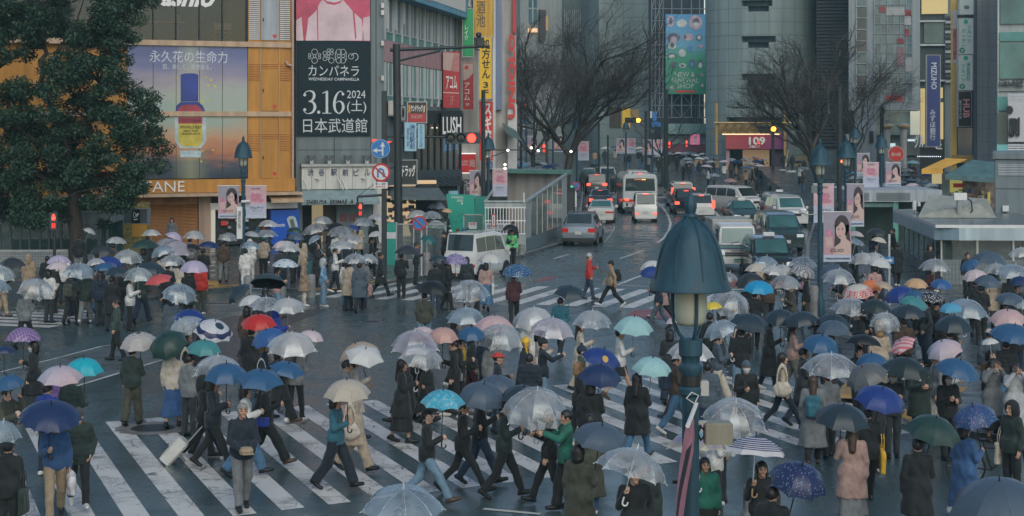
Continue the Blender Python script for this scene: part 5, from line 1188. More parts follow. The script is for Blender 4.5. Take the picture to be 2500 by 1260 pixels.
for cx,cy,rx,ry,m_ in((1637,52,9,14,bY),(1637,52,4,9,bW),(1664,57,13,10,bX),(1698,55,17,18,bY),(1699,53,8,9,bW),(1699,60,7,6,bX),(1644,92,16,12,bW),(1644,98,9,9,bY),(1679,91,14,9,bY),(1672,90,4,6,bW),(1706,92,8,8,bW),(1706,92,5,5,bX),(1640,112,11,8,bX),(1641,110,5,7,bW),(1684,119,7,9,aN('banner_blue',(.10,.25,.45),.5)),(1710,113,7,4,bY),(1640,136,11,7,bW),(1640,138,8,5,bX),(1665,130,9,10,bX),(1643,158,8,8,bW),(1666,160,9,6,bX),(1665,161,4,3,bW),(1689,155,8,11,bW),(1689,158,5,7,aN('banner_blue',(.10,.25,.45),.5)),(1709,157,7,11,bW),(1709,160,5,7,bX),(1713,183,4,4,bY),(1640,215,5,5,bY),(1714,209,4,4,bY)):
 q2(mb,[(cx+rx*cos(2*pi*k/12),cy+ry*sin(2*pi*k/12))for k in range(12)],m_,-.11-.004*len(mb.f),f)
mb.B('banner_picture',bn,cb=False);BL=aN('banner_letter',(.50,.56,.52),.5,var=0)
L('NEW &',1647,176,1696,188,f,-.12,BL,bn);L('RENEWAL',1640,190,1705,202,f,-.12,BL,bn);L('SHOP',1653,204,1694,216,f,-.12,BL,bn)
mb=MB();q2(mb,[(1649,221),(1696,221),(1696,226),(1649,226)],bu,-.12,f);mb.B('red_strip',bn,cb=False)
mb=MB();mb.X(a+1.2,b,-1.2,2,f.z(1670,327),f.z(1670,302),ai('mint_glass_band',(.20,.36,.36),.2));mb.B('glass_band',o)
mb=MB();mb.X(a+1.2,b,-.4,2,f.z(1670,352),f.z(1670,327),ag('teal_grey_wall',(.17,.22,.23)));mb.X(a+1.2,b,-.35,2,f.z(1670,372),f.z(1670,352),ag('plum_wall',(.15,.055,.085)));mb.X(a,b,.2,2,0,f.z(1670,372),bA);mb.B('base_wall',o)
mb=MB();mb.X(f.u(1684),f.u(1706),-.6,-.35,f.z(1695,353),f.z(1695,328),ah('pink_lit_sign',(.75,.2,.35),.4));s_=mb.B('pink_sign',o);L('g',1691,332,1699,350,f,-.61,bq,s_,bold=.05)
st=ab('statue','small dark statue on the ledge of the store beside the round tower','statue',aI(f,f.u(1697),-.3,f.z(1697,302)),0)
mb=MB();mb.T([(0,0,0),(0,0,.7),(.05,0,1.5),(.1,0,2.1)],[.35,.22,.3,.1],bl,8);mb.T([(.0,0,1.5),(-.35,0,1.9)],[.1,.06],bl,6);mb.A([(.0,2.1),(.16,2.2),(.16,2.4),(0,2.5)],bl,8,(.1,0,0));mb.B('figure',st,smooth=True)
YT=186.0;rT=6.05;xT=(1857-CX)/F*YT
o=ab('department_store','round grey panelled store tower with three notched window slots','building',(xT,YT,0))
zpx=lambda py,Y=YT-rT:HC-(py-HY)/F*Y
nA=48;lvl=sorted(set([zpx(p)for p in(-60,0,15,28,88,103,117,180,195,209,254,286,327,365)]+[0]));mb=MB();ang=lambda k:-pi/2-1.45+2.9*k/nA
slots=[(88,103,1806,1894),(103,117,1824,1880),(180,195,1806,1894),(195,209,1824,1880),(0,15,1808,1890),(15,28,1826,1878)]
PTW=[]
for k in range(nA):
 a0,a1=ang(k),ang(k+1);am=(a0+a1)/2;px=CX+F*(xT+rT*cos(am))/(YT+rT*sin(am))
 for z0,z1 in zip(lvl,lvl[1:]):
  pm=HY-((z0+z1)/2-HC)*F/(YT-rT)
  hole=any(sa<pm<sb and pa<px<pb for sa,sb,pa,pb in slots)or(pm>290 and pm<327 and 1775<px<1920)or(pm>327 and 1770<px<1922)
  if hole:
   for kk,aa in((k-1,a0),(k+1,a1)):
    am2=(ang(kk)+ang(kk+1))/2;px2=CX+F*(xT+rT*cos(am2))/(YT+rT*sin(am2))
    if not(any(sa<pm<sb and pa<px2<pb for sa,sb,pa,pb in slots)or(pm>290 and pm<327 and 1775<px2<1920)or(pm>327 and 1770<px2<1922)):mb.add([(q*cos(aa),q*sin(aa),z)for q,z in((rT,z0),(rT-.9,z0),(rT-.9,z1),(rT,z1))],[(0,1,2,3)],bB)
  r_=rT-.9 if hole else rT;m_=bA if(hole and pm>327)else(ag('slot_glass',(.07,.10,.12),rough=.75)if hole else bB)
  mb.add([(r_*cos(a0),r_*sin(a0),z0),(r_*cos(a1),r_*sin(a1),z0),(r_*cos(a1),r_*sin(a1),z1),(r_*cos(a0),r_*sin(a0),z1)],[(0,1,2,3)],m_)
  if hole:mb.add([(rT*cos(a0),rT*sin(a0),z1),(rT*cos(a1),rT*sin(a1),z1),(r_*cos(a1),r_*sin(a1),z1),(r_*cos(a0),r_*sin(a0),z1)],[(0,1,2,3)],bA);mb.add([(rT*cos(a0),rT*sin(a0),z0),(rT*cos(a1),rT*sin(a1),z0),(r_*cos(a1),r_*sin(a1),z0),(r_*cos(a0),r_*sin(a0),z0)],[(0,1,2,3)],bB)
mb.B('wall',o,cb=False)
def hole_at(am,zc):
 px=CX+F*(xT+rT*cos(am))/(YT+rT*sin(am));pm=HY-(zc-HC)*F/(YT-rT)
 return any(sa-1<pm<sb+1 and pa<px<pb for sa,sb,pa,pb in slots)or(pm>289 and 1770<px<1922)
mb=MB()
for k in range(0,nA+1,4):
 a_=ang(k)
 for z_ in np.arange(2.2,19,.45):
  if not hole_at(a_,z_+.22):
   c_,s_=cos(a_),sin(a_);w_=.022;mb.add([((rT+.012)*c_+w_*s_,(rT+.012)*s_-w_*c_,z_),((rT+.012)*c_-w_*s_,(rT+.012)*s_+w_*c_,z_),((rT+.012)*c_-w_*s_,(rT+.012)*s_+w_*c_,z_+.45),((rT+.012)*c_+w_*s_,(rT+.012)*s_-w_*c_,z_+.45)],[(0,1,2,3)],bC)
for z_ in np.arange(3.0,19,1.40):
 for k in range(nA):
  if not hole_at((ang(k)+ang(k+1))/2,z_):
   mb.add([((rT+.015)*cos(ang(k+e)),(rT+.015)*sin(ang(k+e)),z_+h)for e,h in((0,-.02),(1,-.02),(1,.02),(0,.02))],[(0,1,2,3)],bC)
mb.B('panel_joint',o,cb=False)
ft=Fac(1857,YT-rT-.3,0)
GOLD=ag('gold_truss',(.50,.33,.12),rough=.4,metal=.3)
t=NT('magenta_fascia');oc=t.n('TexCoord').outputs['Object'];sp=t.n('SeparateXYZ');t.l(oc,sp.inputs[0]);t.l(t.ramp(t.M('ADD',t.M('MULTIPLY',sp.outputs[0],.15),.5),[(0,(.36,.06,.07)),(.5,(.30,.03,.09)),(1,(.10,.05,.24))]),t.b.inputs['Base Color'])
fa2=ab('shop_entrance','store entrance under the round tower with red purple fascia and gold truss canopy','shop entrance',ft.loc,0)
x0,x1,z0,z1=ft.r(1770,327,1922,364);mb=MB();mb.X(x0,x1,-.6,-.2,z0,z1,t.m);fs=mb.B('fascia',fa2)
L('109',1826,334,1866,354,ft,-.62,bq,fs,bold=.03,depth=.08);L('SHIBUYA',1828,355,1853,361,ft,-.62,bq,fs,bold=.02,depth=.08)
mb=MB();xa,xb,za,zb2=ft.r(1752,300,1892,326)
for k in range(15):
 xx=xa+(xb-xa)*k/14;d_=.9 if k%2 else-.9;mb.T([(xx,-1.9,zb2),(xx+d_,-1.0,za)],.05,GOLD,4);mb.T([(xx+.15,-1.9,zb2),(xx+d_+.15,-1.0,za)],.05,GOLD,4)
mb.T([(xa-.6,-1.9,zb2),(xb+1.6,-1.9,zb2)],.09,GOLD,6);mb.T([(xa+.5,-1.0,za),(xb+.5,-1.0,za)],.09,GOLD,6);mb.X(xa,xb,-.9,-.6,za,zb2-.15,ag('gold_back',(.30,.20,.09)));mb.B('canopy_truss',fa2)
mb=MB();mb.X(xa+.4,xb+.3,-1.1,-.6,za-.12,za-.03,ah('canopy_light',(1,.75,.45),1.2));mb.B('light_strip',fa2)
for px in(1745,1911):mb=MB();mb.T([(ft.u(px),-1.6,.1),(ft.u(px),-1.6,ft.z(px,252))],.16,GOLD,10);mb.B('mast',fa2)
x0,x1,z0,z1=ft.r(1815,366,1880,415);mb=MB();mb.X(x0,x1,.5,.6,0,z1,ah('warm_shop_light',(.8,.5,.26),.16));mb.X(ft.u(1772),ft.u(1780),-.3,.5,0,z1,bI);mb.X(ft.u(1884),ft.u(1920),.1,.5,0,z1,ag('purple_wall',(.09,.05,.10)))
for i in range(30):x_=aJ.uniform(x0,x1-.3);z_=aJ.uniform(.8,2.8);mb.X(x_,x_+aJ.uniform(.1,.4),.3,.5,z_,z_+aJ.uniform(.1,.5),bZ['goods_%d'%(i%6)])
mb.B('lit_interior',fa2)
so=ab('staircase','outdoor staircase with pale railings right of the round tower','staircase',((1955-CX)/F*176,176,.1))
STM=ag('stair_stone',(.22,.19,.12));mb=MB()
for k in range(18):mb.X(-1.5+.075*k*1.0,1.1+.075*k,k*.3,6.2,.16*k,.16*(k+1),STM)
mb.B('flight',so)
for x_ in(-1.7,1.0):mb=MB();mb.T([(x_,-.2,.1),(x_,-.2,1.0),(x_+1.3,5.2,3.9)],.06,bi,6);mb.add([(x_,-.2,.0),(x_+1.3,5.2,2.9),(x_+1.3,5.2,3.7),(x_,-.2,.8)],[(0,1,2,3)],bj);mb.B('railing',so,cb=False)
f=Fac(1996,178,-9);o=f.root('office_tower','dark louvred tower between the round store and the glass building','building')
a,b=f.u(1994),f.u(2085);DLV=ag('dark_louvre',(.055,.062,.066),rough=.6);mb=MB();mb.X(a,b,.1,10,3.8,30,DLV);aA(mb,a,b,4,30,.0,aN('dark_slat',(.035,.04,.043),.5),.35,.16);mb.B('wall',o);mb=MB();mb.X(a,b,.4,9,0,3.8,bj);mb.B('ground_floor',o)
f=Fac(2070,171,-11);o=f.root('office_building','gridded glass building with red and white window posters','building')
GLS=[ai('grid_glass_%d'%i,c,.12)for i,c in enumerate(((.16,.24,.26),(.12,.19,.21),(.20,.29,.31),(.15,.20,.23)))];REDP2=aN('red_window_poster',(.30,.06,.07),.4,var=.3,scale=2);WHP2=aN('pale_window_poster',(.36,.36,.36),.4,var=.3,scale=2)
a,b=f.u(2072),f.u(2246);mb=MB();mb.X(a,b,.0,10,f.z(2150,252),26,ag('pale_frame_wall',(.29,.33,.34)));mb.B('wall',o)
gl_=[GLS[0],GLS[1],GLS[2],GLS[3]]
ay(o,f,f.u(2090),f.u(2118),f.z(2105,240),f.z(2105,-10),1,9,[ai('dark_grid_glass',(.06,.08,.085)),GLS[1]],bD,-.1)
ay(o,f,f.u(2134),f.u(2228),f.z(2180,250),f.z(2180,-12),6,11,[GLS[0],GLS[2],GLS[2],GLS[3]],bD,-.1,.05)
for(p0,q0,p1,q1,m_)in((2146,16,2162,30,REDP2),(2164,18,2208,38,WHP2),(2209,24,2224,40,REDP2),(2209,70,2220,88,REDP2),(2190,94,2206,106,REDP2),(2190,115,2206,160,aN('rose_poster',(.30,.17,.19),.4,var=.3)),(2208,30,2224,62,WHP2),(2210,140,2226,175,WHP2)):
 mb=MB();x0,x1,z0,z1=f.r(p0,q0,p1,q1);mb.X(x0,x1,-.2,-.1,z0,z1,m_);mb.B('window_poster',o)
for s_,r_ in(('福袋',(2161,232,2206,248)),):L(s_,*r_,f,-.2,bu,o,bold=.03)
mb=MB();mb.X(a,b,-.6,10,f.z(2150,270),f.z(2150,252),ag('grey_band',(.27,.30,.31)));mb.X(f.u(2085),f.u(2140),-.8,4,0,f.z(2110,270),ag('grey_low_block',(.24,.27,.29)));mb.B('lower_wall',o)
mb=MB();mb.X(f.u(2140),f.u(2222),-.4,0,f.z(2180,330),f.z(2180,272),ai('shop_window_glass',(.13,.22,.22)));mb.B('shop_window',o)
mb=MB();mb.X(f.u(2122),f.u(2132),-1.0,-.75,f.z(2127,348),f.z(2127,320),bl);mb.B('dark_window',o)
mb=MB();mb.X(f.u(2065),f.u(2096),-1.2,-.8,f.z(2080,347),f.z(2080,327),WHP2);s_=mb.B('pink_sign',o);L('IBN',2076,331,2094,343,f,-1.21,aN('dim_rose_letter',(.35,.12,.14),.5),s_)
mb=MB();mb.X(f.u(2142),f.u(2250),.2,6,0,f.z(2180,330),aN('dim_ground_floor',(.09,.10,.10),.7,var=.5,scale=.8));mb.X(f.u(2170),f.u(2186),.0,.2,f.z(2180,360),f.z(2180,350),ah('lit_small_sign',(.7,.85,.9),.6));mb.X(f.u(2216),f.u(2235),-.0,.2,f.z(2225,345),f.z(2225,340),ah('lit_small_sign',(.7,.85,.9),.6));mb.B('ground_floor',o)
for px in(2164,2204):mb=MB();mb.A([(.32,0),(.32,f.z(px,318)),(.62,f.z(px,312)),(.62,f.z(px,308)),(.3,f.z(px,303))],ag('beige_column',(.38,.36,.32)),14,(f.u(px),-2.2,.1));mb.A([(.63,f.z(px,313)),(.66,f.z(px,309)),(.63,f.z(px,308))],GOLD,14,(f.u(px),-2.2,.1));mb.B('column',o,smooth=True)
f=Fac(2250,152,-14);o=f.root('bank_building','dark bank building with glowing yellow panels behind the tall blue sign','building')
a,b=f.u(2246),f.u(2330);mb=MB();mb.X(a,b,.1,9,0,22,ag('dark_bank_wall',(.05,.065,.065)));mb.X(f.u(2306),b,-.1,.1,0,20,bj);mb.B('wall',o)
mb=MB();mb.X(f.u(2250),f.u(2314),-.2,.1,f.z(2280,34),f.z(2280,-40),WARMY);mb.B('lit_panel',o)
for r_ in((2247,216,2262,352),(2296,214,2302,240),(2295,250,2303,340)):mb=MB();x0,x1,z0,z1=f.r(*r_);mb.X(x0,x1,-.2,.1,z0,z1,WARMY);mb.B('lit_panel',o)
mb=MB();x0,x1,z0,z1=f.r(2256,55,2305,106);mb.X(x0,x1,-.05,.1,z0,z1,ai('bank_glass',(.08,.15,.15)));mb.B('window',o)
mb=MB()
for py in(50,108,195):mb.X(a,f.u(2308),-.3,.1,f.z(2280,py+4),f.z(2280,py),bD)
mb.B('ledge',o)
mb=MB()
for k in range(14):mb.X(f.u(2308),f.u(2325),-.5,0,f.z(2315,40+12*k+6),f.z(2315,40+12*k),bh if k%2 else DLV)
mb.B('louvre',o)
mb=MB();mb.X(f.u(2246),f.u(2300),-.2,.0,f.z(2270,415),f.z(2270,352),aN('bank_entrance_dark',(.025,.025,.025),.4));e_=mb.B('entrance',o)
mb=MB()
for k in range(12):mb.X(f.u(2240+5*k),f.u(2242+5*k),-.25,-.2,f.z(2270,383),f.z(2270,381),ah('white_dot_light',(.9,.95,1),1.5))
mb.B('light_row',e_)
L('グルメ',2232,328,2268,362,f,-.6,bq,o,bold=.04,depth=.2);L('こ',2284,352,2300,364,f,-.6,bq,o,bold=.04,depth=.2)
fm,om=af('bank_sign','tall deep blue vertical bank sign with white rotated letters',2263,135,2295,358,148,aN('deep_blue_sign',(.015,.03,.15),.4,var=.08),.5)
me=av('MIZUHO',.02).copy();me.materials.clear();me.materials.append(bw);x0,x1,z0,z1=fm.r(2273,153,2287,218);t_=aL('lettering',me,om,(x0,-.02,z1),(0,R(90),0),(z1-z0,.012,x1-x0))
L('みずほ銀行',2270,268,2284,342,fm,-.01,bw,om,vertical=True,bold=.01)
f=Fac(2322,128,-15);o=f.root('shop_building','slim tiled building with the fruit parlour sign stack','building')
GT=ag('pale_grey_tile',(.29,.31,.31),scale=.6);mb=MB();mb.X(f.u(2384),f.u(2436),-.3,6,0,18,GT);aP(mb,f.u(2384),f.u(2436),2,18,.42,1.0,-.3,bC,.015);mb.B('tiled_tower',o)
mb=MB();mb.X(f.u(2321),f.u(2336),.0,6,0,18,aN('yellow_wall',(.62,.40,.10),.5,var=.15));mb.B('yellow_wall',o);mb=MB();mb.X(f.u(2326),f.u(2337),-.04,.0,f.z(2332,155),f.z(2332,25),WH_S);mb.X(f.u(2327),f.u(2336),-.06,-.04,f.z(2332,145),f.z(2332,70),aN('red_print',(.45,.12,.12),.5,var=.5,scale=2));mb.B('wall_banner',o)
mb=MB();mb.X(f.u(2336),f.u(2390),.3,6,0,18,DLV);mb.X(f.u(2376),f.u(2386),-.35,.3,0,18,aN('navy_column',(.05,.08,.13),.4));mb.B('recess',o)
mb=MB();mb.X(f.u(2338),f.u(2374),-.1,.3,f.z(2350,378),f.z(2350,312),ai('grey_shop_glass',(.18,.2,.2)));mb.X(f.u(2324),f.u(2376),-.3,.3,f.z(2350,398),f.z(2350,378),ag('ochre_base',(.38,.25,.08)));mb.B('shop_window',o)
SGW=aN('pale_green_sign',(.40,.47,.46),.35,var=.06,emit=(.4,.47,.46),es=.05)
for lab,r_,tx in(('pale sign with green fruit parlour katakana on the sign stack',(2341,45,2376,132),[('フルーツ',(2361,62,2371,105)),('パーラー',(2347,70,2357,112))]),('pale sign with green fruit shop kanji under the parlour sign',(2340,134,2375,220),[('渋谷西村',(2359,152,2369,198)),('フルーツ',(2346,158,2356,200))]),('pale sign at the very top of the fruit sign stack',(2342,-30,2377,35),[])):
 f2,o2=af('vertical_sign',lab,*r_,126,SGW,.4,group='fruit parlour sign stack')
 for s_,q_ in tx:L(s_,*q_,f2,-.01,bz,o2,vertical=True,bold=.015)
 mb=MB()
 if tx:
  py=r_[1]+8;q2(mb,[(2358+5.5*cos(2*pi*k/14),py+5.5*sin(2*pi*k/14))for k in range(14)],bz,-.012,f2);py=r_[3]-9;q2(mb,[(2349+7*cos(2*pi*k/14),py+7*sin(2*pi*k/14))for k in range(14)],aN('dark_green_disc',(.02,.2,.14),.5),-.012,f2);mb.B('round_mark',o2,cb=False);L('2F',2346,py-3,2352,py+3,f2,-.02,bq,o2)
 else:
  q2(mb,[(2360+7*cos(2*pi*k/14),18+5*sin(2*pi*k/14))for k in range(14)],aN('grey_disc',(.12,.14,.14),.5),-.012,f2);mb.B('round_mark',o2,cb=False)
f2,o2=af('vertical_sign','black pub sign with pink outlined letters under the fruit signs',2340,224,2371,308,126,aN('black_pub_sign',(.018,.016,.016),.4),.4,group='fruit parlour sign stack')
me=av('HUB',.03).copy();me.materials.clear();me.materials.append(aN('pink_outline',(.50,.22,.22),.5));x0,x1,z0,z1=f2.r(2351,242,2367,288);aL('lettering',me,o2,(x0,-.02,z1),(0,R(90),0),(z1-z0,.012,x1-x0))
me=av('BRITISH PUB',.0).copy();me.materials.clear();me.materials.append(bw);x0,x1,z0,z1=f2.r(2342,245,2347,290);aL('lettering',me,o2,(x0,-.02,z1),(0,R(90),0),(z1-z0,.012,x1-x0))
f=Fac(2438,118,-17);o=f.root('office_building','teal windowed building at the right edge with a white kanji sign','building')
a,b=f.u(2437),f.u(2620);mb=MB();mb.X(a,b,.1,8,0,18,ag('pale_ledge_wall',(.34,.37,.37)));mb.B('wall',o)
for r_,m_ in(((2443,-20,2560,58),ai('teal_window',(.08,.20,.20))),((2440,78,2560,100),TEALB),((2440,104,2560,192),ai('teal_window2',(.09,.24,.24))),((2434,200,2560,222),GT),((2434,236,2460,270),TEALB),((2434,275,2460,352),ai('teal_window3',(.07,.16,.16)))):
 x0,x1,z0,z1=f.r(*r_);x1=b if r_[2]==2560 else x1;mb=MB();mb.X(x0,x1,-.06,.1,z0,z1,m_);mb.B('window' if m_ is not GT else 'ledge',o)
L('にほんの生薬',2440,192,2500,212,f,-.2,bs,o,bold=.02,depth=.1)
mb=MB();x0,x1,z0,z1=f.r(2462,248,2600,346);mb.X(x0,x1,-1.0,-.5,z0,z1,WH_S);s_=mb.B('white_sign',o);L('刷',2462,287,2490,334,f,-1.05,bs,s_,bold=.05,depth=.1);L('●',2457,259,2474,279,f,-1.05,bs,s_,bold=.0,depth=.1)
mb=MB();aA(mb,f.u(2461),f.u(2600),f.z(2480,250),f.z(2480,228),-.9,bh,.1);aA(mb,f.u(2461),f.u(2600),f.z(2480,388),f.z(2480,350),-.9,bh,.14);mb.B('louvre',o)
mb=MB();mb.X(f.u(2434),f.u(2460),-.2,.1,f.z(2445,378),f.z(2445,353),ah('lit_cyan_board',(.2,.5,.5),.4));mb.B('lit_board',o)
f=Fac(2300,101,-10);o=f.root('shop','corner shop with a yellow and a green awning and lit goods below','shop')
def awn(name,p,m_):
 mb=MB();t0,t1,b1,b0=p;Pm=lambda q,y:(f.u(q[0]),y,f.z(q[0],q[1]));mb.add([Pm(t0,0),Pm(t1,0),Pm(b1,-1.9),Pm(b0,-1.9),(f.u(b1[0]),-1.9,f.z(*b1)-.28),(f.u(b0[0]),-1.9,f.z(*b0)-.28)],[(0,1,2,3),(3,2,4,5)],m_);return mb.B(name,o,cb=False)
awn('awning',((2310,386),(2362,389),(2296,410),(2245,411)),aN('yellow_awning',(.62,.34,.05),.6,var=.2,scale=2));awn('awning',((2374,390),(2430,396),(2428,433),(2302,424)),aN('green_awning',(.07,.14,.15),.55,var=.3,scale=2))
mb=MB();mb.X(f.u(2330),f.u(2432),.4,.6,0,3.2,aN('shop_back',(.16,.12,.10),.6,var=.8,scale=4));mb.X(f.u(2318),f.u(2350),.2,.4,f.z(2340,470),f.z(2340,437),ah('yellow_price_board',(.6,.55,.15),.3));mb.X(f.u(2328),f.u(2352),.1,.2,f.z(2340,458),f.z(2340,448),bu)
for i in range(60):x_=aJ.uniform(f.u(2320),f.u(2400));z_=aJ.uniform(.6,2.4);mb.X(x_,x_+aJ.uniform(.1,.3),.15,.4,z_,z_+aJ.uniform(.08,.2),bZ['goods_%d'%(i%6)])
mb.X(f.u(2412),f.u(2418),.1,.3,f.z(2415,505),f.z(2415,470),ah('yellow_price_board',(.6,.55,.15),.3));mb.B('goods',o);mb=MB();mb.X(f.u(2298),f.u(2318),-.2,.6,0,f.z(2300,420),bj);mb.X(f.u(2276),f.u(2298),-.4,.4,f.z(2285,448),f.z(2285,418),ah('cream_lit_panel',(.75,.62,.32),.4));mb.B('pier',o)
f=Fac(2428,76,-16);o=f.root('equipment_cabin','large blue grey louvred equipment cabin at the right edge above the glass entrance','cabin')
a,b=f.u(2428),f.u(2640);CAB=ag('blue_grey_cabin',(.15,.19,.205),rough=.5);z1=f.z(2440,388);mb=MB();mb.C(a,b,0,4,f.z(2440,560),z1,CAB,.04);mb.X(a,b,-.01,.02,f.z(2440,462),f.z(2440,459),bC);mb.B('housing',o);mb=MB();mb.C(a-.1,b,-.12,4.1,z1,z1+.3,CAB,.04);mb.B('roof',o)
mb=MB();aA(mb,f.u(2437),b,f.z(2450,428),f.z(2450,400),-.02,bG,.07);mb.B('louvre',o);mb=MB();mb.C(f.u(2447),f.u(2463),-.12,0,f.z(2455,516),f.z(2455,502),bi);mb.T([(f.u(2455),-.06,f.z(2455,516)),(f.u(2453),-.06,f.z(2455,532))],.015,bl);mb.B('junction_box',o)
SHG=aj('shelter_glass',(.50,.66,.64),.22);FASC=ag('pale_blue_fascia',(.34,.43,.46),rough=.45);FASD=ag('blue_fascia_corner',(.15,.22,.27),rough=.45)
C1=Vector(((2284-CX)/F*66.5,66.5));P2=Vector(((2180-CX)/F*79,79));E1=Vector(((2660-CX)/F*66.2,66.2))
o=ab('station_entrance','glass walled station entrance with a pale blue roof fascia at the right','station entrance',(C1.x,C1.y,.12),0)
c_=lambda v,z:(v.x-C1.x,v.y-C1.y,z)
zr,zf0=2.42-.12,1.86-.12
mb=MB();n1=(P2-C1).normalized();n2=(E1-C1).normalized();back=Vector((8,16))
mb.Q([c_(C1,zr),c_(E1,zr),c_(E1+Vector((0,14)),zr),c_(P2+Vector((3,2)),zr),c_(P2,zr)],ag('wet_flat_roof',(.12,.15,.155),rough=.25));mb.B('roof',o,cb=False)
mb=MB();Cr=C1+n2*.9;Cl=C1+n1*.25
mb.add([c_(P2,zf0),c_(Cl,zf0),c_(Cl,zr-.08),c_(P2,zr-.08)],[(0,1,2,3)],FASC);mb.add([c_(Cr,zf0),c_(E1,zf0),c_(E1,zr-.08),c_(Cr,zr-.08)],[(0,1,2,3)],FASC);mb.add([c_(Cl,zf0),c_(Cr,zf0),c_(Cr,zr-.08),c_(Cl,zr-.08)],[(0,1,2,3)],FASD)
nl=Vector((-n1.y,n1.x))*-.12
mb.add([c_(P2,zr-.08),c_(C1,zr-.08),c_(E1,zr-.08),c_(E1,zr+.04),c_(C1,zr+.04),c_(P2,zr+.04)],[(0,1,4,5),(1,2,3,4)],bi);mb.add([c_(P2,zf0),c_(C1,zf0),c_(E1,zf0),c_(E1+Vector((0,6)),zf0),c_(P2+Vector((2,1)),zf0)],[(0,1,2,3,4)],bA);mb.B('fascia',o,cb=False)
iL=Vector((.35,.5));G0=C1+iL;Gl=P2+Vector((.5,-.1));Gr=E1+Vector((0,.5))
mb=MB();mb.add([c_(Gl,.45),c_(G0,.45),c_(G0,zf0),c_(Gl,zf0)],[(0,1,2,3)],SHG);mb.add([c_(G0,.95),c_(Gr,.95),c_(Gr,zf0),c_(G0,zf0)],[(0,1,2,3)],SHG);gw=mb.B('glass_wall',o,cb=False)
mb=MB()
for k in range(8):p=Gl.lerp(G0,k/7);mb.X(*[v+s for v in(p.x-C1.x,)for s in(-.03,.03)],*[v+s for v in(p.y-C1.y,)for s in(-.03,.03)],.3,zf0,bh)
for k in range(1,5):p=G0.lerp(Gr,k/4);mb.X(p.x-C1.x-.04,p.x-C1.x+.04,p.y-C1.y-.04,p.y-C1.y+.04,.9,zf0,bh)
mb.B('glass_post',gw)
mb=MB();W1,W0=Gl.lerp(G0,0),G0;mb.add([c_(Gl,0),c_(G0,0),c_(G0,.45),c_(Gl,.45)],[(0,1,2,3)],CONC);mb.add([c_(G0,0),c_(Gr,0),c_(Gr,.95),c_(G0,.95)],[(0,1,2,3)],aN('grey_wall_tile',(.16,.19,.2),.4,var=.15))
for k in range(40):p=G0.lerp(Gr,k/40);mb.X(p.x-C1.x-.006,p.x-C1.x+.006,p.y-C1.y-.012,p.y-C1.y+.01,0,.95,bC)
for k in range(1,5):mb.add([c_(G0+Vector((0,-.012)),.19*k),c_(Gr+Vector((0,-.012)),.19*k),c_(Gr+Vector((0,-.012)),.19*k+.012),c_(G0+Vector((0,-.012)),.19*k+.012)],[(0,1,2,3)],bC)
mb.B('base_wall',o,cb=False);mb=MB();mb.X(.8,5.5,4.5,4.7,0,1.8,aN('entrance_dark',(.05,.07,.075),.6,var=.6,scale=1.2));mb.X(1.8,3.2,4.3,4.5,.5,1.8,aN('entrance_poster',(.15,.16,.17),.5,var=.7,scale=3));mb.B('inner_wall',o)
def bf(name,label,px,py,Y,fn,cat):
 p=P(px,py,Y);q=ab(name,label,cat,(p.x,p.y,2.42));fn(q);return q
def skyl(q):mb=MB();mb.add([(-1.6,-1.1,.02),(1.6,-1.3,.02),(1.9,1.2,.02),(-.6,1.2,.9),(-1.6,-1.1,.1),(1.0,-.6,.6),(1.9,1.2,.7)],[(4,5,6,3),(0,1,5,4),(1,2,6,5)],ag('ribbed_skylight',(.28,.29,.25),rough=.4));mb.B('cover',q,cb=False)
bf('skylight','ribbed pale skylight cover on the glass entrance roof',2320,520,73,skyl,'skylight')
def camr(q):
 mb=MB();mb.T([(0,0,0),(0,0,.75)],.12,bh,8);mb.B('pole',q);mb=MB();mb.C(-.25,.3,-.12,.12,.75,1.05,bi);mb.B('camera_head',q);mb=MB();mb.T([(.05,0,.1),(.3,0,.05),(.55,0,.3),(.5,0,.7),(.3,0,.85)],.03,bl);mb.B('cable',q)
bf('roof_camera','white roof camera on a short pole with a looped black cable',2342,560,72,camr,'camera')
for i,(px,w,h,lab)in enumerate(((2232,.16,.42,'tall white weatherproof box left on the entrance roof edge'),(2243,.12,.36,'slim white weatherproof box second on the entrance roof edge'),(2291,.3,.5,'teal grey weatherproof box right of the roof edge lamps'),(2256,.3,.25,'black searchlight pair on the entrance roof edge'))):
 def bx(q,w=w,h=h,i=i):
  mb=MB()
  if i<3:mb.C(-w/2,w/2,-.1,.1,.12,.12+h,bi if i<2 else TEALC);mb.B('case',q);mb=MB();mb.X(-.03,.03,-.03,.03,0,.13,bh);mb.B('foot',q)
  else:
   for x_ in(-.18,.16):mb.A([(.02,.0),(.17,.05),(.19,.28),(0,.28)],bl,12,(x_,0,.02))
   mb.B('lamp_head',q)
 bf('equipment_box' if i<3 else 'searchlight',lab,px,520,76,bx,'equipment box' if i<3 else 'searchlight')
f=Fac(2064,91,0);o=f.root('station_entrance','green glass station entrance with a grey louvred header behind the pale one','station entrance')
GRG=ai('green_pillar_glass',(.12,.36,.30),.2);mb=MB();mb.X(f.u(2064),f.u(2300),0,6,f.z(2150,493),f.z(2150,464),bG);aA(mb,f.u(2072),f.u(2122),f.z(2150,488),f.z(2150,469),-.03,bj,.07);aA(mb,f.u(2140),f.u(2222),f.z(2150,488),f.z(2150,469),-.03,bj,.07);mb.B('header',o)
for px in(2073,2083,2188):mb=MB();mb.X(f.u(px)-.14,f.u(px)+.14,.1,.4,.1,f.z(2150,493),GRG);mb.B('pillar',o)
mb=MB();mb.X(f.u(2086),f.u(2300),2.5,2.7,0,f.z(2150,493),aN('dark_green_inner',(.025,.06,.05),.5,var=.6,scale=1));mb.X(f.u(2092),f.u(2186),.15,.3,f.z(2150,506),f.z(2150,496),ag('green_lintel',(.10,.19,.18)));mb.B('inner_wall',o)
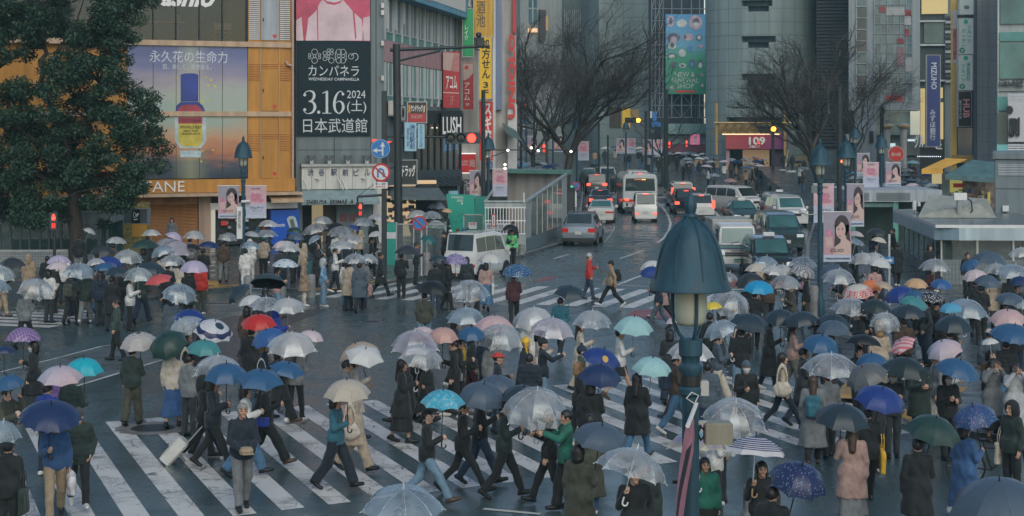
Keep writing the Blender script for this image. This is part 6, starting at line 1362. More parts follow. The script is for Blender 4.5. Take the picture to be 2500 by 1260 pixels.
f=Fac(0,78.5,3);o=f.root('subway_shelter','long glass subway shelter behind the evergreen trunk at the left','shelter')
a,b=f.u(-80),f.u(272);z0,z1=f.z(130,546),f.z(130,514);mb=MB();mb.X(a,b,-.3,4,z0,z1,ag('grey_shelter_roof',(.24,.29,.29)));mb.X(a,b,-.34,4,z1-.06,z1,bh);mb.B('roof',o)
mb=MB();mb.Q([(a,0,.35),(b,0,.35),(b,0,z0),(a,0,z0)],SHG);w_=mb.B('glass_wall',o,cb=False);mb=MB()
for px in(0,26,50,72,98,120,150,200,210,241,262):mb.X(f.u(px)-.05,f.u(px)+.05,-.05,.06,.1,z0,bj)
mb.B('glass_post',w_);mb=MB();mb.X(a,b,-.1,.1,0,.38,bG);mb.B('base_wall',o);mb=MB();mb.X(a,b,3.0,3.2,0,z0,aN('shelter_inner',(.06,.15,.14),.5,var=.6,scale=.6));mb.X(f.u(30),f.u(98),1.5,1.6,.6,1.9,aN('shelter_panel',(.16,.27,.25),.5,var=.3));mb.B('inner_wall',o)
f2=Fac(0,75,3);q=f2.root('tile_barrier','low white tiled barrier in front of the left subway shelter','barrier');WT=aN('white_wall_tile',(.34,.36,.36),.35,var=.1)
mb=MB();a,b=f2.u(-60),f2.u(166);mb.X(a,b,0,.2,.1,.78,WT)
for k in range(60):x_=a+(b-a)*k/60;mb.X(x_-.008,x_+.008,-.006,.01,.1,.78,bC)
for k in range(1,6):mb.X(a,b,-.008,.01,.1+.115*k-.008,.1+.115*k+.008,bC)
mb.B('tiled_wall',q);mb=MB();mb.X(a,b,-.04,.24,.78,.86,bh);mb.B('coping',q)
f=Fac(300,82,10);o=f.root('notice_wall','yellowed wall with orange notices between the shelter and the shutter','wall');mb=MB();a,b=f.u(270),f.u(366);mb.X(a,b,0,.2,0,2.6,aN('mottled_yellow_wall',(.22,.19,.06),.6,var=.7,scale=7));mb.B('panel',o)
for r_ in((275,547,303,577),(322,541,358,578)):mb=MB();x0,x1,z0,z1=f.r(*r_);mb.X(x0,x1,-.04,0,z0,z1,aN('orange_notice',(.52,.27,.03),.5,var=.1));mb.B('notice',o)
f,o=af('hanging_sign','dark hanging lamp sign with a white emblem left of the shutter',303,511,359,545,80,aN('slate_sign',(.10,.125,.14),.5,var=.2),.3,ang=-14);mb=MB();x0,x1,z0,z1=f.r(322,511,342,545);mb.X(x0,x1,-.03,0,z0,z1,bl);mb.B('middle_panel',o);mb=MB();ca(mb,329,525,3.4,1.2,f,-.04,bq,ry=7);q2(mb,[(333,522),(340,520),(340,523),(334,531)],bq,-.04,f);q2(mb,[(327,535),(337,534),(337,536.5),(327,537.5)],bq,-.04,f);mb.B('emblem',o,cb=False)
f=Fac(1180,84,0);o=f.root('stair_shelter','glass sided stair shelter with a sloping roof beside the road','shelter')
A_=Vector(((1183-CX)/F*84,84));B_=Vector(((1284-CX)/F*84,84));D_=Vector(((1384-CX)/F*96.5,96.5));E_=Vector(((1236-CX)/F*99,99))
l_=lambda v,z:(v.x-f.ox,v.y-f.oy,z);zl,zh=2.55,3.55;STW=ag('shelter_metal_wall',(.30,.34,.34),rough=.4)
mb=MB();mb.add([l_(A_,.1),l_(B_,.1),l_(B_,.95),l_(A_,.95)],[(0,1,2,3)],STW);mb.add([l_(A_,2.3),l_(B_,2.3),l_(B_,zl),l_(A_,zl)],[(0,1,2,3)],STW)
mb.add([l_(B_,.1),l_(D_,.1),l_(D_,.75),l_(B_,.75)],[(0,1,2,3)],aN('blue_grey_kerb_wall',(.13,.18,.20),.4,var=.2));M1=B_.lerp(D_,.12);mb.add([l_(B_,.75),l_(M1,.75),l_(M1,zl+.1),l_(B_,zl)],[(0,1,2,3)],STW);M2=B_.lerp(D_,.86);mb.add([l_(M2,.75),l_(D_,.75),l_(D_,zh),l_(M2,zh-.12)],[(0,1,2,3)],STW);mb.B('wall',o,cb=False)
mb=MB();mb.add([l_(M1,.75),l_(M2,.75),l_(M2,zh-.12),l_(M1,zl+.1)],[(0,1,2,3)],aj('stair_glass',(.55,.66,.62),.35));gw=mb.B('glass_wall',o,cb=False);mb=MB()
for k in range(1,6):p=M1.lerp(M2,k/6);mb.X(p.x-f.ox-.025,p.x-f.ox+.025,p.y-f.oy-.03,p.y-f.oy+.03,.75,zl+.1+(zh-zl-.2)*k/6,bh)
mb.B('glass_post',gw)
RM=ag('shelter_roof_metal',(.26,.31,.31),rough=.3);mb=MB();mb.T([l_(A_,zl),l_(B_,zl)],.06,RM,6);mb.T([l_(B_,zl),l_(D_,zh)],.09,RM,6);mb.T([l_(A_,zl),l_(E_,zh)],.07,RM,6);mb.B('rail',o)
ov=Vector((.25,-.3));mb=MB();ps=[E_-Vector((.2,.8)),D_+Vector((.2,-.6)),D_+Vector((.4,2.2)),E_+Vector((-.1,2.6))];mb.slab([l_(q,0)[:2]for q in ps],zh-.02,zh+.16,ag('green_roof_edge',(.10,.22,.19)));mb.B('roof',o,cb=False)
mb=MB();mb.add([l_(E_.lerp(D_,.02),.1),l_(D_-Vector((.05,0)),.1),l_(D_-Vector((.05,0)),zh),l_(E_.lerp(D_,.02),zh)],[(0,1,2,3)],ag('shelter_back_wall',(.38,.36,.33),var=.4,scale=.7));mb.B('back_wall',o,cb=False)
mb=MB();n=13
for k in range(n+1):p=A_.lerp(B_,.02+.94*k/n);mb.X(p.x-f.ox-.02,p.x-f.ox+.02,-.02,.02,.95,2.3,bi)
for z_ in(.98,1.62,2.26):mb.X(A_.x-f.ox,B_.x-f.ox,-.03,.03,z_-.03,z_+.03,bi)
mb.B('bar_grille',o);mb=MB();x0,x1=f.u(1186),f.u(1246);mb.X(x0,x1,-.06,-.03,1.15,1.5,WH_S);nt=mb.B('notice',o);ac('喫煙禁止',x0+.05,x1-.05,1.2,1.45,-.06,bt,nt)
mb=MB();mb.T([(B_.x-f.ox-.1,-.1,2.5),(B_.x-f.ox-.1,-.1,3.0)],.04,bi);mb.B('roof_post',o)
f=Fac(1090,88,0);o=f.root('smoking_area_panel','leaning emerald green smoking area panel with white lettering','sign panel')
EM=aN('emerald_panel',(.015,.30,.22),.4,var=.1);mb=MB();mb.prism([(f.u(px),f.z(px,py))for px,py in((1103,575),(1160,575),(1158,476),(1089,474))],0,.1,EM);mb.X(f.u(1160),f.u(1192),.0,.5,0,f.z(1170,480),aN('teal_panel_side',(.015,.22,.17),.4,var=.15));mb.B('panel',o)
L('SMOKING',1102,479,1131,485,f,-.01,bq,o);L('AREA',1115,487,1131,493,f,-.01,bq,o);mb=MB();q2(mb,[(1128,494),(1130.5,497),(1128,500),(1125.5,497)],bq,-.01,f);mb.B('arrow_mark',o,cb=False)
mb=MB()
for k in range(26):px,py=1118+aJ.uniform(-10,14),528+aJ.uniform(-14,18);q2(mb,[(px,py),(px+2,py+.6),(px+1.6,py+2.4),(px-.4,py+1.6)],aN('dark_leaf_print',(.02,.16,.13),.5),-.01,f)
mb.B('leaf_print',o,cb=False)
f=Fac(940,76,0);o=f.root('smoking_enclosure','glass screen smoking enclosure with teal kiosk end behind the signal mast','enclosure')
mb=MB();mb.X(f.u(940),f.u(968),0,.8,.1,f.z(955,545),aN('teal_kiosk',(.02,.26,.21),.4,var=.12));mb.X(f.u(944),f.u(967),-.02,0,f.z(955,583),f.z(955,567),WH_S);mb.B('kiosk_end',o)
mb=MB();x0,x1=f.u(968),f.u(1090);mb.Q([(x0,0,.3),(x1,0,.3),(x1,0,f.z(1050,540)),(x0,0,f.z(1000,548))],aj('smoke_glass',(.5,.62,.62),.3));g_=mb.B('glass_screen',o,cb=False);mb=MB()
for px in(968,1010,1042,1088):mb.X(f.u(px)-.03,f.u(px)+.03,-.03,.03,.1,f.z(px,542),bh)
mb.X(x0,x1,-.03,.03,f.z(1020,547)-.03,f.z(1020,547)+.02,bh);mb.X(x0,x1,-.03,.03,.3,.36,bh)
for k in range(5):mb.X(x0,x1,-.02,.02,.12+.05*k,.14+.05*k,bh)
mb.B('screen_frame',g_)
f=Fac(1130,85,0);o=f.root('notice_frame','framed glass screen with a no smoking notice beside the emerald panel','notice board');mb=MB();x0,x1,z0,z1=f.r(1131,523,1181,600)
for a_,b_ in((x0,x0+.05),(x1-.05,x1)):mb.X(a_,b_,-.03,.03,.12,z1,bh)
mb.X(x0,x1,-.03,.03,z1-.05,z1,bh);mb.B('metal_frame',o);mb=MB();mb.Q([(x0,0,.3),(x1,0,.3),(x1,0,z1),(x0,0,z1)],bZ['smoke_glass']);mb.B('glass_screen',o,cb=False);mb=MB();x0,x1,z0,z1=f.r(1144,543,1164,559);mb.X(x0,x1,-.05,-.03,z0,z1,WH_S);q=mb.B('notice',o);L('禁煙',1147,544,1161,549,f,-.055,bu,q)
# == vehicles
TYRE=aN('tyre',(.018,.018,.019),.7,var=.2);RIM=aN('wheel_rim',(.35,.36,.37),.35,.7,var=.1);bO=ai('car_glass',(.035,.055,.06),.06);bN=ai('car_glass_green',(.06,.17,.165),.06);bE=aN('black_trim',(.02,.02,.022),.5,var=.1)
bK=aN('tail_lamp',(.35,.02,.02),.25,var=0,emit=(.9,.03,.02),es=.1);bJ=aN('brake_lamp',(.5,.02,.02),.25,var=0,emit=(1,.10,.06),es=1.7);bM=aN('head_lamp',(.6,.62,.62),.15,var=0,emit=(.8,.85,.9),es=.15);bL=aN('head_lamp_lit',(.7,.6,.4),.2,var=0,emit=(1,.72,.35),es=6);PLATE=aN('number_plate',(.5,.5,.48),.4,var=.1);PLATEG=aN('green_number_plate',(.02,.12,.06),.4,var=.1)
def paint(name,c,**k):return aN('paint_'+name,c,.22,k.get('metal',0),var=.06,scale=2,coat=.6,spec=.5)
SEC={'sedan':(4.7,1.74,2.7,.31,[(0,.32,.60,.63,.86,.7),(.045,.22,.70,.75,.96,.82),(.26,.2,.86,.91,1,.86),(.40,.2,.92,1.40,1,.73),(.52,.2,.93,1.45,1,.74),(.68,.2,.95,1.40,1,.72),(.82,.2,.97,1.02,1,.84),(.965,.24,.93,.99,.97,.82),(1,.34,.78,.82,.91,.78)],(2,3,5,6)),'suv':(4.55,1.80,2.65,.35,[(0,.40,.74,.78,.88,.7),(.045,.28,.87,.92,.97,.82),(.24,.26,1.0,1.05,1,.88),(.37,.26,1.04,1.60,1,.75),(.5,.26,1.05,1.69,1,.77),(.84,.26,1.08,1.66,1,.75),(.955,.28,1.08,1.13,.98,.84),(.99,.32,.95,1.0,.96,.86),(1,.42,.76,.8,.93,.84)],(2,3,5,6)),'van':(4.9,1.84,2.95,.33,[(0,.34,.82,.86,.9,.8),(.035,.24,.97,1.02,.98,.86),(.16,.22,1.08,1.13,1,.88),(.29,.22,1.10,1.78,1,.80),(.43,.22,1.1,1.90,1,.82),(.93,.22,1.12,1.87,1,.80),(.985,.24,1.12,1.18,.98,.86),(1,.36,.95,1.0,.95,.9)],(2,3,5,6)),'kei':(3.4,1.48,2.4,.28,[(0,.34,.86,.9,.92,.85),(.03,.24,1.0,1.05,.98,.9),(.08,.22,1.04,1.10,1,.91),(.22,.22,1.05,1.80,1,.84),(.4,.22,1.05,1.89,1,.86),(.945,.22,1.06,1.87,1,.85),(.985,.24,1.04,1.10,.98,.89),(1,.36,.9,.94,.96,.9)],(2,3,5,6)),'cab':(4.4,1.70,2.75,.32,[(0,.32,.76,.8,.9,.78),(.04,.24,.9,.95,.98,.86),(.2,.22,1.0,1.05,1,.88),(.34,.22,1.03,1.66,1,.80),(.47,.22,1.04,1.75,1,.82),(.86,.22,1.06,1.71,1,.80),(.965,.24,1.06,1.12,.98,.86),(1,.36,.9,.94,.95,.88)],(2,3,5,6))}
def ak(kind,name,label,px,py,end,az,body,cat='car',roof=None,glass=None,lights='off',plate=PLATE,tail='low',group='vehicles queueing on the avenue',taxi=False,rails=False):
 L_,W,wb,wr,st,(ic,ih,ir,ib)=SEC[kind];g=aO(px,py);a=R(az);fwd=Vector((sin(a),-cos(a),0));c=g+fwd*(L_/2)*(1 if end=='rear' else-1);glass=glass or bO
 o=ab(name,label,cat,(c.x,c.y,0),a,group);w=W/2
 def ring(t,zb,zm,zt,fb_,ft_):
  y=(t-.5)*L_;p=[(0,zb),(w*fb_*.92,zb),(w*fb_,zb+.14),(w*fb_,zb+(zm-zb)*.62),(w*fb_*.985,zm),(w*ft_,max(zt-.06,zm+.002)),(w*ft_*.9,zt),(0,zt+.02)]
  return[(x,y,z)for x,z in p]+[(-x,y,z)for x,z in reversed(p[1:-1])]
 mb=MB();mb.loft([ring(*s)for s in st],body,True,True);mb.B('body',o,smooth=True,sharp=28)
 sec=lambda t:[np.interp(t,[s[0]for s in st],[s[k]for s in st])for k in range(6)]
 def gl(i0,i1,nm):
  A,B=st[i0],st[i1];ya,yb=(A[0]-.5)*L_,(B[0]-.5)*L_;za,zb_=A[3]+.015,B[3]+.015;q=Vector((0,-(zb_-za),(yb-ya)));q=q if q.z>0 else-q;q.normalize();q*=.014
  mb=MB();pt=lambda t,x:(x,ya+(yb-ya)*t+q.y,za+(zb_-za)*t+q.z);xa,xb=w*A[5]*.88,w*B[5]*.90
  lo,hi=(.08,.93)if za<zb_ else(.07,.92)
  xl,xh=xa+(xb-xa)*lo,xa+(xb-xa)*hi;mb.Q([pt(lo,-xl),pt(lo,xl),pt(hi,xh),pt(hi,-xh)],glass);g_=mb.B(nm,o)
  mb=MB();s_=.3;mb.T([pt(lo+.01,s_),pt(lo+.12,-.25)],.014,bE,4);mb.B('wiper',g_);return g_
 gl(ic,ih,'windscreen');gl(ib,ir,'rear_window')
 t0,t1=st[ih][0]-.04,st[ir][0]+.01;cuts=np.linspace(t0,t1,4)
 for sd in(-1,1):
  for i in range(3):
   mb=MB();pts=[]
   for t,f_ in((cuts[i]+.008,.1),(cuts[i+1]-.008,.1),(cuts[i+1]-.008,.86),(cuts[i]+.008,.86)):
    if i==0 and f_>.5 and t<st[ih][0]+.05:t=st[ih][0]+.03
    s=sec(t);x=w*(s[4]*.985+(s[5]-s[4]*.985)*f_);z=s[2]+(max(s[3]-.06,s[2])-s[2])*f_;pts.append((sd*(x+.012),(t-.5)*L_,z))
   mb.Q(pts,glass);mb.B('side_window',o)
  s=sec(st[ic][0]+.06);mb=MB();mb.C(sd*(w+.02),sd*(w+.17),(st[ic][0]-.5)*L_+.28,(st[ic][0]-.5)*L_+.36,s[2]+.02,s[2]+.18,body if kind!='cab' else bE,.02);mb.B('mirror',o)
  for yy in(-wb/2,wb/2):
   wh=aL('wheel',None,o,(0,0,0));mb=MB();n=20
   mb.loft([[(sd*x_,yy+r_*cos(2*pi*k/n),wr+r_*sin(2*pi*k/n))for k in range(n)]for x_,r_ in((w-.2,wr),(w-.02,wr),(w+.012,wr-.03),(w+.012,wr*.68))],TYRE,True,False);mb.B('tyre',wh)
   mb=MB();mb.loft([[(sd*x_,yy+r_*cos(2*pi*k/n),wr+r_*sin(2*pi*k/n))for k in range(n)]for x_,r_ in((w+.008,wr*.68),(w-.02,wr*.5),(w+.01,wr*.16))],RIM,False,True);mb.B('rim',wh)
   mb=MB();mb.loft([[(sd*x_,yy+(wr+.07)*cos(pi*k/12-.12*0),wr+(wr+.07)*sin(pi*k/12))for k in range(13)]for x_ in(w-.1,w+.006)],bE,True,True,closed=True);mb.B('wheel_arch',o)
  sf,sr=sec(.03),sec(.985);zf,zr=sf[2]-.06,sr[2]
  mb=MB();mb.C(sd*w*.50,sd*w*.90,-L_/2-.01,-L_/2+.14,zf-.13,zf+.02,bL if lights=='head' else bM,.03);mb.B('headlight',o)
  tm=bJ if lights=='brake' else bK;mb=MB()
  if tail=='high':mb.C(sd*w*.80,sd*w*.97,L_/2-.13,L_/2+.015,zr-.1,zr+.42,tm,.02)
  elif tail=='bar':mb.C(sd*w*.35,sd*w*.92,L_/2-.1,L_/2+.012,zr-.16,zr-.04,tm,.02)
  elif tail=='bumper':mb.C(sd*w*.66,sd*w*.93,L_/2-.1,L_/2+.02,.52,.64,tm,.02)
  else:mb.C(sd*w*.58,sd*w*.97,L_/2-.14,L_/2+.012,zr-.24,zr-.02,tm,.03)
  mb.B('taillight',o)
 for e,nm in((-1,'front_bumper'),(1,'rear_bumper')):
  mb=MB();mb.C(-w*.9,w*.9,e*(L_/2+.03),e*(L_/2-.1),.26,.44,bE if kind in('suv','cab')else body,.03);mb.B(nm,o);mb=MB();mb.X(-.17,.17,e*(L_/2+.045),e*(L_/2+.03),.46 if e<0 else .62,.62 if e<0 else .78,plate);mb.B('number_plate',o)
 mb=MB();mb.C(-w*.45,w*.45,-L_/2-.015,-L_/2+.1,st[1][2]-.26,st[1][2]-.1,bE,.02);mb.B('grille',o)
 if lights=='brake':s=st[ir];mb=MB();mb.X(-.16,.16,(s[0]-.5)*L_+.06,(s[0]-.5)*L_+.13,s[3]-.07,s[3]-.02,bJ);mb.B('high_brake_light',o)
 s=sec(.6)
 if roof is not None:mb=MB();mb.C(-w*s[5]*.86,w*s[5]*.86,(st[ih][0]-.5)*L_+.15,(st[ir][0]-.5)*L_-.03,s[3]+.0,s[3]+.05,roof,.02);mb.B('roof_panel',o)
 if taxi:mb=MB();mb.C(-.24,.24,(st[ih][0]-.5)*L_+.25,(st[ih][0]-.5)*L_+.43,s[3]+.02,s[3]+.17,bi,.03);mb.B('taxi_lamp',o)
 if rails:
  for sd in(-1,1):mb=MB();mb.T([(sd*w*.66,(st[ih][0]-.5)*L_+.3,s[3]+.0),(sd*w*.66,(st[ih][0]-.5)*L_+.4,s[3]+.06),(sd*w*.66,(st[ir][0]-.5)*L_-.2,s[3]+.05),(sd*w*.66,(st[ir][0]-.5)*L_-.1,s[3]-.01)],.02,bh,6);mb.B('roof_rail',o)
 return o
SIL=paint('silver_blue',(.24,.28,.30),metal=.4);WHI=paint('white',(.58,.58,.55));BLK=paint('black',(.015,.017,.02));DGR=paint('dark_grey',(.06,.07,.075));DGN=paint('dark_green',(.02,.06,.055));NVY=paint('navy',(.02,.045,.075));PRL=paint('pearl',(.50,.50,.47));BG=paint('black_green',(.025,.05,.052))
ak('suv','estate_car','silver blue sport utility car nearest in the left lane, seen from behind',1412,602,'rear',171,SIL,tail='low',lights='off',rails=True)
ak('sedan','saloon_car','white saloon with a wide red lamp bar, two cars ahead in the left lane',1467,547,'rear',176,PRL,tail='bar',glass=bN)
ak('sedan','hatchback','dark grey saloon between the white saloon and the black minivan',1466,512,'rear',178,DGR,lights='brake',glass=bO)
ak('van','minivan','black minivan with brake lights on at the head of the left lane',1457,478,'rear',179,BLK,lights='brake',tail='low')
ak('van','minivan','white minivan waiting far off, facing the crossing behind the walkers',1487,425,'front',4,WHI)
ak('cab','hatchback','small pale hatchback far off at the left of the waiting white minivan',1441,421,'front',6,PRL,glass=bN)
ak('kei','delivery_van','white boxy van with lit rear lamps right behind the bus',1577,544,'rear',179,WHI,cat='van',tail='bumper',lights='brake')
ak('van','minivan','silver minivan with tall lit rear lamps, furthest of the three middle cars',1668,508,'rear',180,SIL,tail='high',lights='brake',roof=WHI)
ak('cab','taxi','black taxi with lit brake lamps between the silver minivan and white hatchback',1677,525,'rear',180,BLK,cat='taxi',lights='brake')
ak('cab','hatchback','white tall hatchback partly behind the big lamp finial',1714,541,'rear',178,WHI,tail='high',lights='brake')
ak('van','minivan','large white minivan turning across the oncoming lane, its side showing',1850,521,'front',34,WHI,lights='off')
ak('sedan','taxi','dark green saloon taxi facing the crossing behind the white truck',1824,549,'front',2,DGN,cat='taxi',glass=bN,lights='off',taxi=True)
ak('cab','taxi','dark navy tall taxi facing the crossing beyond the white roofed one',1918,536,'front',4,NVY,cat='taxi',glass=bN,taxi=True)
ak('van','minivan','white roofed minivan facing the crossing ahead of the navy taxi',1940,556,'front',3,WHI,glass=bN)
ak('van','minivan','dark green minivan facing the crossing, its big windscreen reflecting green',1922,617,'front',2,BG,glass=bN)
ak('cab','taxi','black taxi nearest the crossing in the oncoming lane with a white roof lamp',1893,690,'front',0,BLK,cat='taxi',glass=bN,taxi=True)
v=ak('kei','delivery_van','white boxy van parked at the kerb by the smoking area',1122,683,'rear',155,WHI,cat='van',tail='bumper',group=None)
g=aO(1563,523);o=ab('bus','small white route bus with a red waist stripe, seen from behind','bus',(g.x,g.y+3.6,0),R(180),'vehicles queueing on the avenue')
BUSW=paint('bus_white',(.46,.50,.50));RED_ST=paint('bus_red',(.32,.035,.03));mb=MB();W2,L2=1.22,7.0
ring=lambda y,i,zt:[(x*(W2-i),y,z)for x,z in((-.94,.35),(.94,.35),(1,.45),(1,1.5),(.99,2.4),(.93,zt-.12),(.82,zt),(-.82,zt),(-.93,zt-.12),(-.99,2.4),(-1,1.5),(-1,.45))]
mb.loft([ring(-L2/2,.10,2.72),ring(-L2/2+.1,.02,2.8),ring(L2/2-.08,0,2.8),ring(L2/2,.05,2.72)],BUSW,True,True);mb.B('body',o,smooth=True,sharp=30)
mb=MB();mb.Q([(-1.05,L2/2+.012,1.62),(1.05,L2/2+.012,1.62),(1.0,L2/2+.005,2.5),(-1.0,L2/2+.005,2.5)],bO);mb.B('rear_window',o);mb=MB();mb.X(-.55,.55,L2/2+.02,L2/2+.03,2.36,2.48,bE);d_=mb.B('destination_display',o)
mb=MB();mb.X(-.4,-.1,L2/2+.03,L2/2+.036,2.39,2.45,ah('amber_led',(1,.45,.1),1.5));mb.X(-.05,.4,L2/2+.03,L2/2+.036,2.40,2.44,ah('amber_led_dim',(1,.4,.1),.5));mb.B('led_text',d_)
mb=MB();mb.X(-W2*.995,W2*.995,L2/2-.02,L2/2+.015,.86,1.02,RED_ST);mb.X(-W2-.006,W2+.006,-L2/2+.1,L2/2-.1,.86,1.02,RED_ST);mb.B('stripe',o);mb=MB();mb.X(-1.1,-.72,L2/2+.006,L2/2+.02,1.28,1.5,aN('yellow_notice',(.6,.38,.06),.4));mb.B('yellow_notice',o)
for sx in(-1,1):mb=MB();mb.C(sx*.78,sx*1.08,L2/2-.03,L2/2+.03,.92,1.08,bJ if sx>0 else bK,.02);mb.B('taillight',o);mb=MB();mb.C(sx*.85,sx*.98,L2/2-.02,L2/2+.03,.55,.8,bE,.02);mb.B('reflector',o)
for sx in(-1,1):
 for yy in(-2.2,2.2):
  mb=MB();mb.loft([[(sx*x_,yy+r_*cos(2*pi*k/20),.42+r_*sin(2*pi*k/20))for k in range(20)]for x_,r_ in((1.0,.42),(1.23,.42),(1.235,.2))],TYRE,True,True);mb.B('wheel',o)
 for k in range(5):mb=MB();mb.X(sx*(W2+.002),sx*(W2+.012),-3.0+1.25*k,-1.9+1.25*k,1.5,2.4,bO);mb.B('side_window',o)
mb=MB();mb.C(-.7,.7,-1.5,1.2,2.8,2.98,BUSW,.06);mb.C(-.5,.5,2.2,2.9,2.8,2.92,bh,.04);mb.B('roof_unit',o);mb=MB();mb.X(-.12,.12,3.3,3.4,2.8,2.88,bJ);mb.B('roof_light',o)
mb=MB();mb.C(-1.1,1.1,L2/2-.1,L2/2+.05,.34,.5,bE,.02);mb.B('rear_bumper',o)
g=aO(1801,668);o=ab('truck','white light truck with blue and green stripes facing the crossing beside the big lamp','truck',(g.x,g.y+2.4,0),0,'vehicles queueing on the avenue')
TW=paint('truck_white',(.52,.52,.49));mb=MB();w=.83
ring=lambda y,zt,i=0:[(x*(w-i),y,z)for x,z in((-.96,.42),(.96,.42),(1,.55),(1,1.15),(.97,1.7),(.9,zt-.06),(.8,zt),(-.8,zt),(-.9,zt-.06),(-.97,1.7),(-1,1.15),(-1,.55))]
mb.loft([ring(-2.42,1.2,.03),ring(-2.44,1.24,.01),ring(-2.28,1.98,.03),ring(-2.1,2.06,.02),ring(-.7,2.1,.0)],TW,True,True);mb.B('cab',o,smooth=True,sharp=30)
mb=MB();mb.Q([(-.70,-2.455,1.30),(.70,-2.455,1.30),(.66,-2.30,1.92),(-.66,-2.30,1.92)],bN);wsn=mb.B('windscreen',o)
mb=MB()
for x_ in(-.3,.3):mb.T([(x_,-2.47,1.29),(x_+.35,-2.45,1.36)],.014,bE,4)
mb.B('wiper',wsn);mb=MB()
for z_,m_ in((1.20,aN('stripe_blue',(.03,.08,.25),.35)),(1.13,aN('stripe_green',(.06,.30,.16),.35)),(1.06,bZ['stripe_blue'])):mb.X(-.78,.80,-2.462,-2.44,z_,z_+.035,m_)
mb.B('stripe',o);ac('HUMANIA',-.25,.3,.96,1.02,-2.46,bs,o)
mb=MB()
for z_ in(.76,.85):mb.C(-.55,.55,-2.47,-2.42,z_,z_+.05,bE,.01)
mb.B('grille',o);mb=MB();mb.C(-.82,.82,-2.52,-2.35,.42,.66,TW,.04);mb.B('front_bumper',o);mb=MB();mb.X(-.17,.17,-2.535,-2.52,.48,.64,PLATEG);pn=mb.B('number_plate',o);ac('57-65',-.15,.15,.5,.58,-2.536,bq,pn)
for sx in(-1,1):mb=MB();mb.C(sx*.58,sx*.8,-2.475,-2.38,.80,.98,bL if sx>0 else bM,.03);mb.B('headlight',o);mb=MB();mb.C(sx*.9,sx*1.08,-2.35,-2.25,1.25,1.65,bE,.02);mb.T([(sx*.8,-2.25,1.6),(sx*.98,-2.3,1.66)],.015,bE,4);mb.B('mirror',o)
for sx in(-1,1):mb=MB();mb.Q([(sx*(w*.985+.012),-2.2,1.2),(sx*(w*.985+.012),-1.1,1.2),(sx*(w*.93+.012),-1.1,1.85),(sx*(w*.93+.012),-2.02,1.85)],bN);mb.B('side_window',o)
mb=MB();mb.C(-.86,.86,-.6,2.3,.75,2.15,ag('truck_box',(.40,.40,.37)),.03);mb.X(-.88,.88,-.62,2.32,2.15,2.19,TW);mb.B('cargo_box',o);mb=MB();mb.X(-.3,.3,-.4,2.2,.5,.72,bE);mb.B('chassis',o)
for sx in(-1,1):
 for yy in(-1.6,1.4):mb=MB();mb.loft([[(sx*x_,yy+r_*cos(2*pi*k/18),.36+r_*sin(2*pi*k/18))for k in range(18)]for x_,r_ in((.6,.36),(.82,.36),(.825,.2))],TYRE,True,True);mb.B('wheel',o)
def bicycle(label,loc,az,m,group=None):
 o=ab('bicycle',label,'bicycle',loc,R(az),group)
 for y_ in(-.52,.52):
  mb=MB();n=24;mb.T([(0,y_+.33*cos(2*pi*k/n),.34+.33*sin(2*pi*k/n))for k in range(n+1)],.018,TYRE,6,False)
  for k in range(10):mb.T([(0,y_,.34),(0,y_+.32*cos(2*pi*k/10),.34+.32*sin(2*pi*k/10))],.003,bh,3)
  mb.B('wheel',o)
 mb=MB();
 for a_,b_ in(((0,-.42,.82),(0,-.52,.34)),((0,-.40,.78),(0,.08,.32)),((0,-.38,.72),(0,.2,.7)),((0,.22,.8),(0,.08,.32)),((0,.08,.32),(0,.52,.34)),((0,.2,.68),(0,.52,.34))):mb.T([a_,b_],.018,m,6)
 mb.B('frame',o);mb=MB();mb.T([(-.26,-.28,1.0),(-.2,-.36,1.0),(0,-.42,.98),(.2,-.36,1.0),(.26,-.28,1.0)],.014,bh,6);mb.T([(0,-.42,.82),(0,-.42,.98)],.014,bh,6);mb.B('handlebar',o)
 mb=MB();mb.A([(.0,.0),(.07,.02),(.09,.05),(0,.07)],bE,10,(0,.24,.8));mb.B('saddle',o);mb=MB();mb.C(-.16,.16,-.85,-.5,.72,.95,aN('wire_basket',(.05,.05,.05),.5,.5),.02);mb.B('basket',o);return o
bicycle('dark parked bicycle with a front basket at the right edge beside the blue coat',aO(2432,1192),70,bE)
